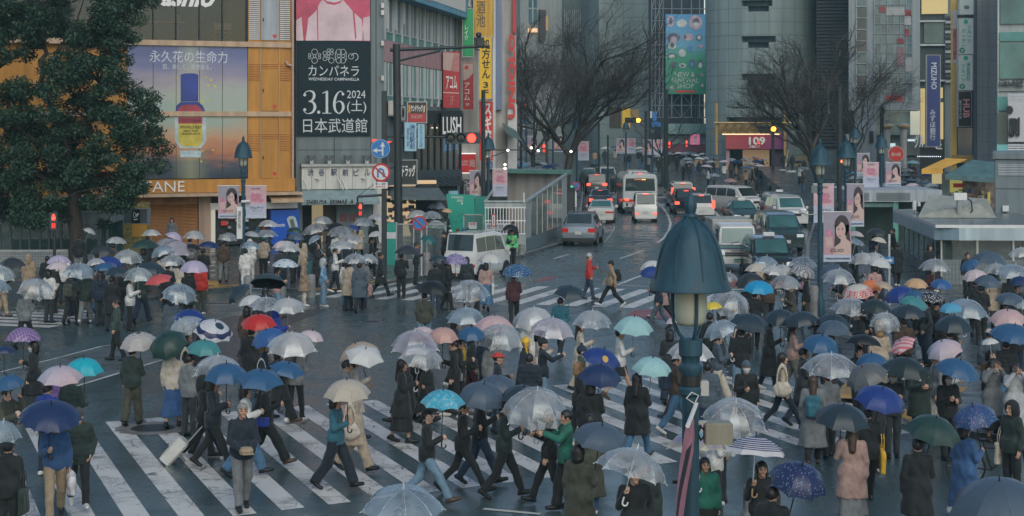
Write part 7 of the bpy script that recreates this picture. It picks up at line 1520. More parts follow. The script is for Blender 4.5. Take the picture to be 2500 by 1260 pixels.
# == trees
BARK=ag('bark',(.045,.038,.03),scale=8,var=.4,bump=.8,rough=.8);BARKD=ag('wet_bark',(.042,.039,.035),scale=8,var=.4,bump=.5,rough=.6)
def leafm(name,c):
 t=NT(name);oc=t.n('TexCoord').outputs['Object'];n=t.Z(oc,1.1,3);n2=t.Z(oc,14,2)
 t.l(t.mix(t.M('ADD',t.M('MULTIPLY',n,.6),t.M('MULTIPLY',n2,.4)),tuple(x*.45 for x in c),tuple(x*1.35 for x in c)),t.b.inputs['Base Color']);t.b.inputs['Roughness'].default_value=.5;t.b.inputs['Specular IOR Level'].default_value=.35;return t.m
LEAF1,LEAF2=leafm('leaf_dark',(.024,.058,.038)),leafm('leaf_mid',(.052,.10,.055))
def evergreen():
 g=aO(192,652);o=ab('tree','large dark evergreen tree filling the upper left corner','tree',g);rr=random.Random(3);s=F/g.y;mb=MB()
 cx=0;trunk=[(0,0,0),(-.06,0,1.2),(-.2,.0,2.4),(-.2,.1,3.4)];mb.T(trunk,[.44,.34,.31,.28],BARK,12)
 clumps=[];pz=lambda py:HC-(py-HY)/s;pxx=lambda px:(px-192)/s
 rows=[(-30,-150,372,38),(30,-150,382,38),(95,-150,350,38),(150,-150,342,33),(205,-150,338,30),(250,-150,390,36),(300,-150,408,38),(350,-150,402,38),(400,-150,395,36),(445,-150,382,33),(485,-150,362,28),(515,-120,335,16),(533,20,290,6)]
 for py,x0,x1,n in rows:
  for k in range(n):
   px=rr.uniform(x0,x1-14);yy=rr.uniform(-2.6,2.6)*(1-abs(px-120)/420)
   zc=pz(py+rr.uniform(-26,26))
   if any((px-a)**2/(c*c)+(py-b)**2/(d*d)<1 for a,b,c,d in((120,145,26,28),(18,205,24,30),(235,232,17,12),(306,190,12,16),(190,128,11,18))):continue
   clumps.append((pxx(px),yy,zc,rr.uniform(.36,.70)))
 def limb(a,b,r0,r1,seg=5):
  a,b=Vector(a),Vector(b);pts=[]
  for i in range(seg+1):
   t=i/seg;p=a.lerp(b,t)+Vector((rr.uniform(-.16,.16),rr.uniform(-.16,.16),rr.uniform(-.1,.1)))*(0<i<seg);p.z+=.3*sin(pi*t);pts.append(p)
  mb.T(pts,[r0+(r1-r0)*i/seg for i in range(seg+1)],BARK,7)
 forks=[(pxx(160),.1,pz(360),.15),(pxx(215),.3,pz(300),.13),(pxx(110),-.2,pz(240),.13),(pxx(105),.2,pz(120),.12),(pxx(75),.1,pz(60),.10),(pxx(240),.2,pz(210),.11),(pxx(135),0,pz(140),.10),(pxx(180),.2,pz(120),.08),(pxx(300),.4,pz(330),.09),(pxx(60),-.5,pz(330),.10),(pxx(310),-.2,pz(470),.08),(pxx(30),.2,pz(440),.09),(pxx(-40),.1,pz(200),.10),(pxx(-80),0,pz(330),.09)]
 base=(-.2,.1,3.2);limb(base,forks[0][:3],.26,.16);limb(base,forks[9][:3],.2,.1);limb(base,forks[10][:3],.15,.07);limb(base,forks[11][:3],.16,.08)
 for i,j_ in((0,1),(0,2),(2,3),(3,4),(1,5),(2,6),(6,7),(1,8),(9,12),(9,13),(3,12)):limb(forks[i][:3],forks[j_][:3],forks[i][3],forks[j_][3]*.8)
 for c in clumps:
  f_=min(forks,key=lambda q:(q[0]-c[0])**2+(q[1]-c[1])**2+(q[2]-c[2])**2*(1.5 if q[2]<c[2]else 4))
  if rr.random()<.6:limb(f_[:3],(c[0],c[1],c[2]-.1),.045,.014,3)
 mb.B('trunk',o,smooth=True,sharp=60)
 nr=np.random.RandomState(5);V,Q,MI=[],[],[];n0=0
 for(x,y,z,r)in clumps:
  k=int(380*(r/.6)**2);d=nr.normal(size=(k,3));d/=np.linalg.norm(d,axis=1)[:,None];rad=r*nr.uniform(.25,1.08,k)**.6;c=np.array((x,y,z))+d*rad[:,None]*np.array((1.0,1.0,.62))
  c+=nr.normal(size=(k,3))*.05
  up=nr.normal(size=(k,3))+np.array((0,0,.9));up/=np.linalg.norm(up,axis=1)[:,None];t=np.cross(up,nr.normal(size=(k,3)));t/=np.linalg.norm(t,axis=1)[:,None];b=np.cross(up,t);sz=nr.uniform(.034,.078,k)[:,None]
  q=np.stack([c-t*sz*1.5,c+b*sz*.62,c+t*sz*1.5-up*sz*.35,c-b*sz*.62],1).reshape(-1,3);V.append(q);Q.append(np.arange(4*k).reshape(-1,4)+n0);n0+=4*k;MI.append((nr.rand(k)<.3).astype(int))
 me=a3('crown',np.concatenate(V),np.concatenate(Q),np.concatenate(MI),0);me.materials.append(LEAF1);me.materials.append(LEAF2);me.polygons.foreach_set('use_smooth',np.zeros(len(me.polygons),bool));aL('crown',me,o)
evergreen()
def aB(label,px,py,H,spread,seed,trunk=.34,lean=(0,0),fork=.2,flat=1.0,depth=7,side=None):
 g=aO(px,py);o=ab('bare_tree',label,'tree',g,0,'bare street trees along the avenue');rr=random.Random(seed);tk,tw=MB(),MB()
 def grow(p,d,L,r,lv):
  seg=4 if lv<3 else 3;pts=[p];q=p;dd=d.copy()
  for i in range(seg):
   dd=(dd+Vector((rr.gauss(0,.2),rr.gauss(0,.2),rr.gauss(.03,.12)))).normalized();q=q+dd*L/seg;pts.append(q)
  (tk if lv<3 else tw).T(pts,[max(.006,r*(1-.38*i/seg))for i in range(seg+1)],BARKD,7 if lv<2 else(5 if lv<4 else 3),False)
  if lv>=depth:return
  n={1:3,2:3,3:4,4:4}.get(lv,3)
  for k in range(n):
   t=1.0 if k==0 else rr.uniform(.35,.95);b=pts[min(seg,int(t*seg))];az=rr.uniform(0,2*pi);sp={0:.62,1:.55,2:.6,3:.65}.get(lv,.7)
   e=Vector((cos(az),sin(az),0));e=(e-dd*e.dot(dd)).normalized();nd=(dd*cos(sp*rr.uniform(.5,1.25))+e*sin(sp*rr.uniform(.6,1.25)))
   nd.z=nd.z*flat+.16;nd.x+=lean[0]*.12;nd.normalize();grow(b,nd,L*rr.uniform(.6,.82),r*(.68 if k==0 else .47),lv+1)
 h0=H*fork;p0=Vector((0,0,0));tp=[p0+Vector((lean[0]*h0*t*t*.3+.05*sin(5*t),0,h0*t))for t in(0,.3,.6,1)];tk.T(tp,[trunk*1.15,trunk*.9,trunk*.82,trunk*.8],BARKD,10)
 for k in range(5):
  az=2*pi*k/5+rr.uniform(-.3,.3);d=Vector((cos(az)*spread,sin(az)*spread*.6,1)).normalized();grow(tp[-1],d,H*.32,trunk*.52,1)
 tk.B('trunk',o,smooth=True,sharp=60,cb=False);tw.B('crown',o,cb=False)
aB('big bare vase shaped street tree in the middle, before the blank store wall',1376,500,13.0,.80,11,.34,(.5,0),.26,.95)
aB('bare street tree in front of the dark louvred tower',2003,487,11.0,.52,29,.36,(-.7,0),.28)
aB('smaller bare tree by the red lettered column left of the big one',1300,470,11.5,.7,31,.16,(0,0),.25,depth=6)
aB('thin bare tree far up the hill street',1335,440,13,.7,37,.16,(0,0),.25,depth=6)
aB('small bare tree right of the louvred tower',2075,478,10.5,.75,41,.15,(.3,0),.25,depth=6)
aB('bare twiggy tree at the foot of the scaffold screen',1616,470,6.8,1.0,43,.12,(0,0),.45,depth=4)
# == lamps, poles, signals, signs
bP=ag('verdigris_paint',(.022,.062,.088),rough=.5,scale=5,var=.45,rvar=.15,bump=.15,spec=.3);OPAL=aN('opal_glass',(.40,.42,.34),.3,var=.12,scale=3);bF=aN('dark_pole',(.022,.03,.033),.45,.2,var=.25,scale=4);POLEG=ag('green_pole',(.03,.075,.09),rough=.45)
def aD(label,loc,finial=True):
 o=ab('street_lamp',label,'street lamp',loc,0,'bell shaped street lamps');zb=4.885;c=zb
 mb=MB();mb.A([(.16,0),(.16,.5),(.11,.6),(.085,.9),(.078,3.2),(.075,3.95),(.10,3.97),(.105,4.02),(.08,4.05),(.085,4.15),(.108,4.18),(.108,4.22),(.08,4.25),(.085,4.30),(.105,4.32),(.108,4.46),(.06,4.47)],bP,18);p=mb.B('pole',o,smooth=True,sharp=40)
 c=4.905;prof=[(.355,-.005),(.366,0),(.366,.012),(.352,.045),(.333,.10),(.319,.165),(.305,.23),(.292,.29),(.275,.35),(.254,.41),(.228,.465),(.195,.52),(.15,.57),(.10,.61),(.056,.645)]
 mb=MB();mb.A(prof,bP,36,(0,0,c));mb.A([(.355,.001),(.20,.03),(0,.03)],bP,24,(0,0,c),False);sh=mb.B('shade',o,smooth=True,sharp=50)
 mb=MB()
 for k in range(8):
  a=2*pi*(k+.3)/8;mb.T([((r_+.002)*cos(a),(r_+.002)*sin(a),c+z_)for r_,z_ in prof[4:]],[.006+.006*min(1,i/4)for i in range(len(prof)-4)],bP,6)
 mb.B('shade_rib',sh,smooth=True)
 mb=MB();n=24;rings=[]
 for r_,z_ in((.056,.64),(.066,.652),(.066,.668),(.040,.685),(.046,.705),(.053,.735),(.054,.765),(.047,.80),(.030,.835),(.013,.86),(.003,.885)):rings.append([((r_*(1+.07*sin(8*(2*pi*k/n)+14*z_)))*cos(2*pi*k/n),(r_*(1+.07*sin(8*(2*pi*k/n)+14*z_)))*sin(2*pi*k/n),c+z_)for k in range(n)])
 mb.loft(rings,bP,False,True);mb.B('finial',sh,smooth=True,sharp=60)
 mb=MB();mb.A([(.146,.02),(.147,-.20),(.135,-.28),(.105,-.32),(0,-.32)],OPAL,20,(0,0,c));mb.B('diffuser',o,smooth=True,sharp=60)
 for k in range(3):a=2*pi*k/3+.75;mb=MB();mb.T([((r_)*cos(a),r_*sin(a),c+z_)for r_,z_ in((.166,.02),(.166,-.2),(.156,-.29),(.11,-.39),(.07,-.44),(.055,-.45))],.016,bP,8);mb.B('cage_bar',o,smooth=True)
 return o
DKP=aN('banner_hair',(.03,.025,.03),.5,var=.2);bV=aN('banner_skin',(.50,.36,.33),.5,var=.05);CHEEK=aN('banner_blush',(.52,.31,.32),.5,var=.05);bU=aN('banner_pink_back',(.42,.24,.29),.5,var=.18,scale=1.5);GREYP=aN('banner_grey_back',(.27,.25,.31),.5,var=.1);LIPP=aN('banner_lip',(.40,.06,.09),.5,var=0);PALB=aN('banner_pale_foot',(.40,.45,.55),.5,var=.05)
def aE(par,x0,z1,w,h,kind,y=0.0,name='banner'):
 """street banner in the parent's frame, hanging from z1; kind 'face' or 'bloom'"""
 mb=MB();mb.X(x0,x0+w,y,y+.012,z1-h,z1,bU if kind=='face' else aN('banner_soft_pink',(.50,.33,.36),.5,var=.15,scale=2));b=mb.B(name,par)
 mb=MB();q=lambda pts,m_,d:mb.Q([(x0+w*u,y-d,z1-h*v_)for u,v_ in pts],m_);ell=lambda cx,cy,rx,ry,m_,d,n=18:q([(cx+rx*cos(2*pi*k/n),cy+ry*sin(2*pi*k/n))for k in range(n)],m_,d)
 q([(0,.86),(1,.86),(1,1),(0,1)],PALB,.002)
 if kind=='face':
  q([(0,0),(1,0),(1,.36),(0,.5)],GREYP,.002);ell(.66,.27,.27,.22,DKP,.004);q([(.42,.25),(.92,.25),(.97,.62),(.88,.60),(.80,.50),(.55,.64),(.38,.70),(.40,.5)],DKP,.004)
  q([(.35,.86),(.42,.70),(.62,.60),(.70,.55),(.86,.55),(1,.62),(1,.86)],bV,.005);q([(.62,.48),(.80,.46),(.84,.58),(.70,.66),(.62,.6)],bV,.006);ell(.62,.36,.175,.17,bV,.007);q([(.46,.38),(.55,.50),(.62,.545),(.70,.52),(.78,.42)],bV,.0075)
  ell(.55,.41,.05,.035,CHEEK,.008);ell(.72,.41,.05,.035,CHEEK,.008);ell(.585,.475,.042,.016,LIPP,.0085);
  for ex in(.545,.685):ell(ex,.345,.034,.011,DKP,.009);ell(ex,.315,.045,.007,aN('banner_brow',(.16,.10,.09),.5,var=0),.009)
  q([(.60,.35),(.62,.42),(.585,.43)],CHEEK,.0085);q([(.44,.30),(.46,.17),(.6,.12),(.74,.16),(.62,.2),(.52,.28)],DKP,.0095)
  for k in range(3):q([(.06+.09*k,.52),(.12+.09*k,.48),(.20+.07*k,.70),(.12+.07*k,.72)],bV,.006)
  ell(.2,.42,.12,.07,aN('banner_rose',(.45,.18,.26),.5,var=.3,scale=8),.007)
 else:
  BLM=aN('banner_rose',(.45,.18,.26),.5,var=.3,scale=8)
  for cx,cy,rx,ry in((.4,.34,.2,.07),(.6,.30,.2,.08),(.5,.42,.25,.07),(.7,.44,.18,.06),(.35,.25,.1,.05)):ell(cx,cy,rx,ry,BLM,.004+.0005*len(mb.f))
  q([(0,.56),(1,.56),(1,.9),(0,.9)],aN('banner_pale_blue',(.38,.40,.50),.5,var=.1),.003)
 mb.B('print',b,cb=False)
 if kind=='face':ac('CLIO',x0+w*.25,x0+w*.72,z1-h*.80,z1-h*.735,y-.008,bs,b);ac('才能道五感祭日本新発売',x0+w*.05,x0+w*.95,z1-h*.955,z1-h*.915,y-.004,bt,b)
 else:ac('CLIO',x0+w*.28,x0+w*.70,z1-h*.10,z1-h*.045,y-.006,bs,b);ac('プロアイ',x0+w*.2,x0+w*.85,z1-h*.71,z1-h*.635,y-.008,bt,b);ac('パレット',x0+w*.3,x0+w*.75,z1-h*.78,z1-h*.745,y-.008,bt,b)
 mb=MB();mb.T([(x0-.03,y+.0,z1+.02),(x0+w+.03,y+.0,z1+.02)],.018,bi,6);mb.B('banner_rod',b);return b
la=aD('largest bell street lamp, close in front at the right of the road',P(1686,2040,15.42)*1.0);la.location.z=0
def attach(o,fn):return fn(o)
mb=MB();mb.C(.12,.37,-.09,.09,3.53,3.72,ag('olive_grey_box',(.20,.20,.155),rough=.5,scale=9),.012);bx_=mb.B('equipment_box',la);mb=MB();mb.X(.05,.14,-.03,.03,3.7,3.73,bh);mb.T([(.13,0,3.6),(.09,-.02,3.56),(.06,-.02,3.62),(.09,-.02,3.68),(.13,0,3.64)],.012,bE,6);mb.B('bracket',bx_)
mb=MB();mb.C(.08,.16,-.05,.05,3.96,4.09,ag('grey_small_box',(.36,.37,.35)),.008);mb.B('sensor_box',la);mb=MB();mb.T([(.0,-.05,4.16),(0,.05,4.16)],.10,bl,10);mb.A([(.095,4.05),(.095,4.14)],bl,16);mb.B('black_band',la)
ax=Vector((-.20,-.98,0));mb=MB();top0,top1=Vector((.03,-.07,3.86)),Vector((-.10,-.72,3.78));n=12;rows=[]
for i in range(n+1):
 t=i/n;rows.append([tuple(top0.lerp(top1,u)+Vector((-.02-.42*t*t*(.3+.7*u)+.035*sin(7*t+3*u),.06*sin(5*t+u*2),-1.55*t)))for u in[k/6 for k in range(7)]])
me_v=[p for r_ in rows for p in r_];PB=aN('foreground_banner_pink',(.45,.20,.26),.5,var=.35,scale=3)
mb.add(me_v,[(i*7+k,i*7+k+1,i*7+k+8,i*7+k+7)for i in range(n)for k in range(6)if not(2<=k<=3 and 1<i<10)],PB);mb.add(me_v,[(i*7+k,i*7+k+1,i*7+k+8,i*7+k+7)for i in range(n)for k in(2,3)if 1<i<10],DKP);bn=mb.B('banner',la,smooth=True,cb=False)
mb=MB();mb.T([top0+Vector((.02,.05,.03)),top1+Vector((0,0,.03))],.02,bi,8);mb.T([(.02,-.08,3.9),(-.05,-.12,3.95),(.0,-.1,4.0),(.06,-.1,3.97),(.02,-.09,3.88)],.006,bi,4);mb.B('banner_arm',bn)
mb=MB();mb.X(-.16,-.07,-.03,.03,3.17,3.2,bl);mb.B('clip',la)
def aC(label,px,py):g=aO(px,py);return aD(label,g),g
l2,g2=aC('bell street lamp with pink banners before the orange shop building',594,692)
aE(l2,-.98,3.8,.8,1.25,'face');aE(l2,.1,3.8,.8,1.25,'bloom')
mb=MB();mb.C(-.24,-.02,-.14,-.02,1.75,3.0,bi,.01);pl_=mb.B('name_plate',l2);ac('道玄坂',-.2,-.06,2.15,2.85,-.145,aN('grey_letter',(.12,.12,.14),.5),pl_,vertical=True);mb=MB();mb.T([(-.05,-.1,3.2),(.28,-.14,3.22)],.055,bi,8);mb.B('camera',l2)
l3,g3=aC('bell street lamp with a large face banner in the right hand crowd',2002,772)
aE(l3,.11,3.37,.9,1.6,'face',-.02);mb=MB();mb.A([(.0,0),(.12,.05),(.14,.14),(.08,.2),(0,.22)],bi,12,(-.55,0,3.3));mb.T([(-.5,0,3.3),(0,0,3.3)],.02,bh,5);mb.B('dome_camera',l3);mb=MB();mb.C(-.3,-.1,-.12,0,4.0,4.25,bj,.01);mb.B('equipment_box',l3)
l4,g4=aC('bell street lamp with a face banner half behind the dark signal pole',2066,690);aE(l4,.0,3.86,.68,1.65,'face',-.1);aE(l4,-1.3,3.86,.8,1.5,'bloom',-.1)
l5,g5=aC('bell street lamp with paired banners further back at the right',2152,578);aE(l5,-1.02,4.08,.86,1.35,'bloom',-.05);aE(l5,.22,4.08,.84,1.3,'face',-.05)
l6,g6=aC('bell street lamp with banners beside the dark pole at the stair shelter',1192,597);aE(l6,-.96,3.8,.62,1.4,'face',-.05);aE(l6,.22,3.88,.76,1.4,'bloom',-.05)
for i,(px,py,k1,lab)in enumerate(((1408,468,'bloom','bell street lamp with a pink banner beside the big bare tree trunk'),(1528,436,'bloom','far bell street lamp with banners at the store corner'),(1593,440,'bloom','far bell street lamp with banners left of the scaffold foot'),(1285,445,'face','far bell street lamp with a face banner left of the bare tree'),(1350,440,'face','far bell street lamp with a face banner on the hill street'),(2088,520,'face','bell street lamp with a face banner in front of the grey low block'))):
 q,_=aC(lab,px,py);aE(q,.1,3.9,.85,1.45,k1,-.05)
 if i in(1,2):aE(q,-.95,3.9,.85,1.45,'face',-.05)
RED_ON=ah('signal_red',(1,.03,.02),5);AMB_ON=ah('signal_amber',(1,.33,.03),5);bT=aN('signal_box',(.03,.045,.048),.45,var=.2);LENS=aN('dark_lens',(.02,.03,.03),.2,var=0)
def aG(par,x,y,z,lit,n=3,r=.15,ry=0,extra=False):
 """horizontal vehicle signal, centre at x,y,z; lit index from the left"""
 q=aL('signal_head',None,par,(x,y,z),(0,0,ry));W_=r*2.35;mb=MB();mb.C(-W_*n/2,W_*n/2,-.08,.12,-r*1.25,r*1.25,bT,.03);mb.B('housing',q)
 for i in range(n):
  cx=(i-(n-1)/2)*W_;mb=MB();rg=[[(cx+r_*cos(2*pi*k/18),y_,r_*sin(2*pi*k/18))for k in range(18)]for r_,y_ in((r,-.085),(r*.7,-.105),(0.002,-.115))];mb.loft(rg,(RED_ON if lit[1]=='r' else AMB_ON)if i==lit[0]else LENS,False,True);mb.B('lens',q)
  mb=MB();rg=[[(cx+r*1.08*cos(pi*k/10),y_,r*1.08*sin(pi*k/10))for k in range(11)]for y_ in(-.08,-.3)];mb.loft(rg,bT,closed=False);mb.B('visor',q)
 return q
def aH(par,x,y,z,ry=0,s=1.0):
 q=aL('pedestrian_signal',None,par,(x,y,z),(0,0,ry),(s,s,s));mb=MB();mb.C(-.17,.17,-.1,.1,-.36,.36,bT,.03);mb.B('housing',q);mb=MB();mb.X(-.13,.13,-.115,-.1,.03,.3,LENS);mb.B('upper_lens',q);mb=MB();mb.X(-.13,.13,-.115,-.1,-.3,-.04,LENS);mb.B('lower_lens',q)
 mb=MB();mb.Q([(.055*cos(2*pi*k/10),-.12,.245+.045*sin(2*pi*k/10))for k in range(10)],RED_ON);mb.Q([(-.06,-.12,.05),(.06,-.12,.05),(.075,-.12,.19),(-.075,-.12,.19)],RED_ON);mb.X(-.07,-.01,-.122,-.118,-.28,-.08,aN('signal_red_dim',(.5,.02,.02),.4,emit=(.8,.03,.02),es=1.2));mb.X(.02,.07,-.122,-.118,-.28,-.08,bZ['signal_red_dim']);mb.B('red_figure',q);return q
def a9(px,py,Y,par):p=P(px,py,Y)-par.location;return p
g=aO(974,642);ms=ab('signal_mast','thick dark signal mast with a long camera arm left of the road','signal mast',g,0);Ym=g.y;W=lambda px,py:a9(px,py,Ym,ms)
mb=MB();t_=W(968,108);mb.T([(0,0,0),(t_.x,0,t_.z)],[.2,.17],bF,14);mb.B('pole',ms,smooth=True)
mb=MB();a,b=W(952,122),W(1195,113);mb.T([a,b],[.085,.06],bF,10);mb.T([W(976,148),W(1075,124)],.05,bF,8);mb.B('arm',ms,smooth=True)
mb=MB();a,b=W(932,333),W(1178,336);mb.T([a,b],.05,bF,8);mb.T([W(932,410),W(1000,410)],.03,bF,6);mb.B('lower_arm',ms,smooth=True)
q=W(1126,337);aG(ms,q.x,q.y-.15,q.z,(2,'r'),3,.20);q=W(1165,337);mb=MB();mb.C(q.x-.12,q.x+.15,-.1,.1,q.z-.25,q.z+.25,bT,.03);mb.B('side_signal',ms)
q=W(1172,98);mb=MB();mb.C(q.x-.16,q.x+.18,-.12,.12,q.z-.28,q.z+.12,bF,.03);mb.A([(.09,.12),(.13,.2),(.12,.32),(0,.36)],bF,10,(q.x-.06,0,q.z));mb.T([(q.x-.1,0,q.z-.28),(q.x-.2,0,q.z-.4),(q.x,0,q.z-.45)],.03,bF);mb.B('arm_camera',ms)
SKY_S=aN('pale_blue_plate',(.28,.47,.58),.4,var=.06)
for r_,s_,s2 in(((988,299,1017,369),'渋谷駅前','Shibuya Sta.'),((1020,303,1037,363),'スクランブル式',None)):
 a,b=W(r_[0],r_[3]),W(r_[2],r_[1]);mb=MB();mb.C(a.x,b.x,-.12,-.07,a.z,b.z,SKY_S,.01);pl_=mb.B('name_plate',ms)
 if s2:ac(s_,a.x+(b.x-a.x)*.42,b.x-.06,a.z+.1,b.z-.08,-.125,bv,pl_,vertical=True,bold=.01);me=av(s2,0).copy();me.materials.clear();me.materials.append(bv);aL('lettering',me,pl_,(a.x+.07,-.125,b.z-.25),(0,R(90),0),(b.z-a.z-.45,.012,.16))
 else:ac(s_,a.x+.08,b.x-.08,a.z+.06,b.z-.06,-.125,bv,pl_,vertical=True)
q=W(958,375);mb=MB();mb.C(q.x-.12,q.x+.12,-.2,.1,q.z-.4,q.z+.5,bF,.02);mb.B('control_box',ms)
for px,py in((915,343),(950,348)):
 q=W(px,py);mb=MB();mb.X(q.x-.12,q.x+.1,-.06,.04,q.z-.06,q.z+.06,aN('dim_red_led',(.3,.03,.02),.4,emit=(1,.1,.06),es=.7));mb.B('led_panel',ms)
g=aO(938,692);sp_=ab('sign_pole','dark square pole carrying the round blue arrow and red no U-turn signs','sign pole',g,0);W=lambda px,py,_p=sp_,_Y=g.y:a9(px,py,_Y,_p)
mb=MB();mb.C(-.1,.1,-.1,.1,0,W(937,222).z,bF,.015);mb.C(-.2,.2,-.2,.2,0,.05,KERB,.01);mb.B('pole',sp_)
bR=aN('sign_blue',(.02,.16,.42),.4,var=.05);bQ=aN('sign_red',(.42,.02,.025),.4,var=.05);bS=aN('sign_white',(.56,.57,.57),.4,var=.05)
def be(par,x,z,r,rim,face,y=-.16):
 mb=MB();mb.T([(x,y+.03,z),(x,y,z)],r,rim,32);mb.T([(x,y,z),(x,y-.004,z)],r*.955,rim if rim is not bR else bS,32);mb.T([(x,y-.004,z),(x,y-.008,z)],r*(.93 if rim is bR else .78),face,32);return mb.B('round_sign',par)
q=W(930,363);d_=be(sp_,q.x,q.z,.38,bR,bR);mb=MB();X,Z,y_=q.x,q.z,-.17
mb.prism([(X+.05,Z-.28),(X+.11,Z-.28),(X+.11,Z+.10),(X+.05,Z+.10)],y_-.005,y_,bS);mb.prism([(X-.02,Z+.08),(X+.18,Z+.08),(X+.08,Z+.28)],y_-.006,y_,bS);mb.prism([(X-.16,Z-.10),(X+.05,Z-.10),(X+.05,Z-.04),(X-.16,Z-.04)],y_-.0055,y_,bS);mb.prism([(X-.14,Z-.17),(X-.14,Z+.03),(X-.32,Z-.07)],y_-.0065,y_,bS);mb.B('arrow',d_)
q=W(931,421);d_=be(sp_,q.x,q.z,.37,bQ,bS);mb=MB();X,Z=q.x,q.z
pts=[(X-.12,Z-.19),(X-.12,Z+.02)]+[(X-.01-.11*cos(pi*k/8),Z+.04+.11*sin(pi*k/8))for k in range(9)]+[(X+.10,Z-.04)];mb.T([(x_,-.172,z_)for x_,z_ in pts],.034,bR,6);mb.prism([(X+.02,Z-.03),(X+.19,Z-.03),(X+.105,Z-.19)],-.19,-.17,bR);mb.T([(X-.22,-.178,Z+.2),(X+.22,-.178,Z-.2)],.03,bQ,6);mb.B('turn_arrow',d_)
q=W(930,452);mb=MB();mb.C(q.x-.28,q.x+.28,-.17,-.15,q.z-.13,q.z+.13,bS,.01);pl_=mb.B('time_plate',sp_);ac('8 - 20',q.x-.2,q.x+.2,q.z+.02,q.z+.1,-.175,bt,pl_,bold=.01);mb=MB();mb.X(q.x-.15,q.x+.15,-.178,-.172,q.z-.07,q.z-.045,bu);mb.prism([(q.x-.2,q.z-.0575),(q.x-.14,q.z-.02),(q.x-.14,q.z-.095)],-.178,-.172,bu);mb.prism([(q.x+.2,q.z-.0575),(q.x+.14,q.z-.02),(q.x+.14,q.z-.095)],-.178,-.172,bu);mb.B('arrow',pl_)
mb=MB();a,b=W(937,476),W(873,480);mb.T([a,b],.05,bF,8);mb.T([b,b+Vector((0,0,-.25))],.04,bF,6);mb.T([W(915,448),W(875,478)],.012,bF,5);mb.B('arm',sp_);q=W(878,512);aH(sp_,q.x,-.05,q.z,R(25),.8)
g=aO(1029,673);o=ab('road_sign','round no parking sign on a sticker covered white post by the kerb','road sign',g,0);W=lambda px,py,_p=o,_Y=g.y:a9(px,py,_Y,_p)
mb=MB();mb.T([(0,0,0),(0,0,W(1025,545).z)],.035,ag('stickered_white_post',(.45,.46,.46),scale=14,var=.5),8);mb.B('post',o);q=W(1024,545);d_=be(o,q.x,q.z,.30,bQ,bR,-.05);mb=MB();mb.T([(q.x-.19,-.062,q.z+.19),(q.x+.19,-.062,q.z-.19)],.03,bQ,6);mb.B('slash',d_)
g=aO(1206,625);o=ab('road_sign','red edged rectangular sign post in front of the bar grille','road sign',g,0);W=lambda px,py,_p=o,_Y=g.y:a9(px,py,_Y,_p);mb=MB();mb.T([(0,0,0),(0,0,W(1200,522).z)],.03,bi,6);mb.B('post',o);a,b=W(1199,553),W(1211,523);mb=MB();mb.C(a.x,b.x,-.06,-.03,a.z,b.z,bQ,.01);mb.X(a.x+.05,b.x-.05,-.065,-.06,a.z+.05,b.z-.05,bS);mb.X(a.x+.1,b.x-.1,-.07,-.065,a.z+.1,b.z-.1,aN('sign_black',(.05,.05,.05),.5));mb.B('sign_face',o)
g=aO(1180,598);o=ab('signal_pole','dark pole with a thin lit arm between the katakana signs and stair shelter','signal pole',g,0);W=lambda px,py,_p=o,_Y=g.y:a9(px,py,_Y,_p)
mb=MB();mb.T([(0,0,0),(0,0,W(1178,220).z)],.11,bF,10);mb.B('pole',o);mb=MB();mb.T([W(1178,366),W(1398,366)],.035,bF,6);mb.T([W(1180,390),W(1240,368)],.02,bF,5);mb.B('arm',o)
for px,py in((1240,367),(1297,361),(1314,368),(1394,370),(1233,402),(1233,411)):q=W(px,py);mb=MB();mb.A([(.0,.06),(.06,.03),(.06,-.03),(0,-.06)],ah('arm_lamp',(1,.95,.8),4),8,(q.x,-.05,q.z));mb.B('arm_lamp',o)
q=W(1328,362);aH(o,q.x,0,q.z,0,.75)
def aF(label,px,py,top,r=.1,m=bF,name='pole',extra=None):
 g=aO(px,py);o=ab(name,label,'pole',g,0);W_=lambda a,b,_p=o,_Y=g.y:a9(a,b,_Y,_p);mb=MB();z=W_(px,top).z;mb.T([(0,0,0),(0,0,z)],r,m,10);mb.B('shaft',o)
 if extra:extra(o,W_)
 return o
def x1(o,W_):
 mb=MB();mb.T([W_(1887,316),W_(1990,318)],.06,bF,6);mb.B('arm',o);q=W_(1873,315);aG(o,q.x,-.1,q.z,(2,'a'),3,.24);q=W_(1853,352);aH(o,q.x,0,q.z,0,.8)
aF('dark pole with a lit amber signal before the round tower entrance',1887,452,254,.15,name='signal_pole',extra=x1)
def x2(o,W_):
 mb=MB();mb.T([W_(1577,296),W_(1530,294)],.06,bF,6);mb.B('arm',o);q=W_(1545,294);aG(o,q.x,-.1,q.z,(2,'a'),3,.22)
 for k,(px,py,pw,ph)in enumerate(((1598,284,10,22),(1590,280,6,16),(1602,303,22,12))):q=W_(px,py);mb=MB();s_=1/(F/o.location.y);mb.C(q.x-pw*s_/2,q.x+pw*s_/2,-.1,-.05,q.z-ph*s_/2,q.z+ph*s_/2,bR if k!=1 else bS,.01);mb.B('direction_board',o)
aF('dark pole with a lit amber signal and blue boards left of the scaffold',1577,442,272,.14,name='signal_pole',extra=x2)
def x3(o,W_):
 for px,py in((1676,351),(1634,354)):q=W_(px,py);aH(o,q.x,0,q.z,0,1.0)
 mb=MB();mb.T([W_(1626,336),W_(1680,336)],.05,bF,6);mb.B('arm',o)
aF('tall dark pole with two red walking signals by the scaffold',1626,458,218,.22,name='signal_pole',extra=x3)
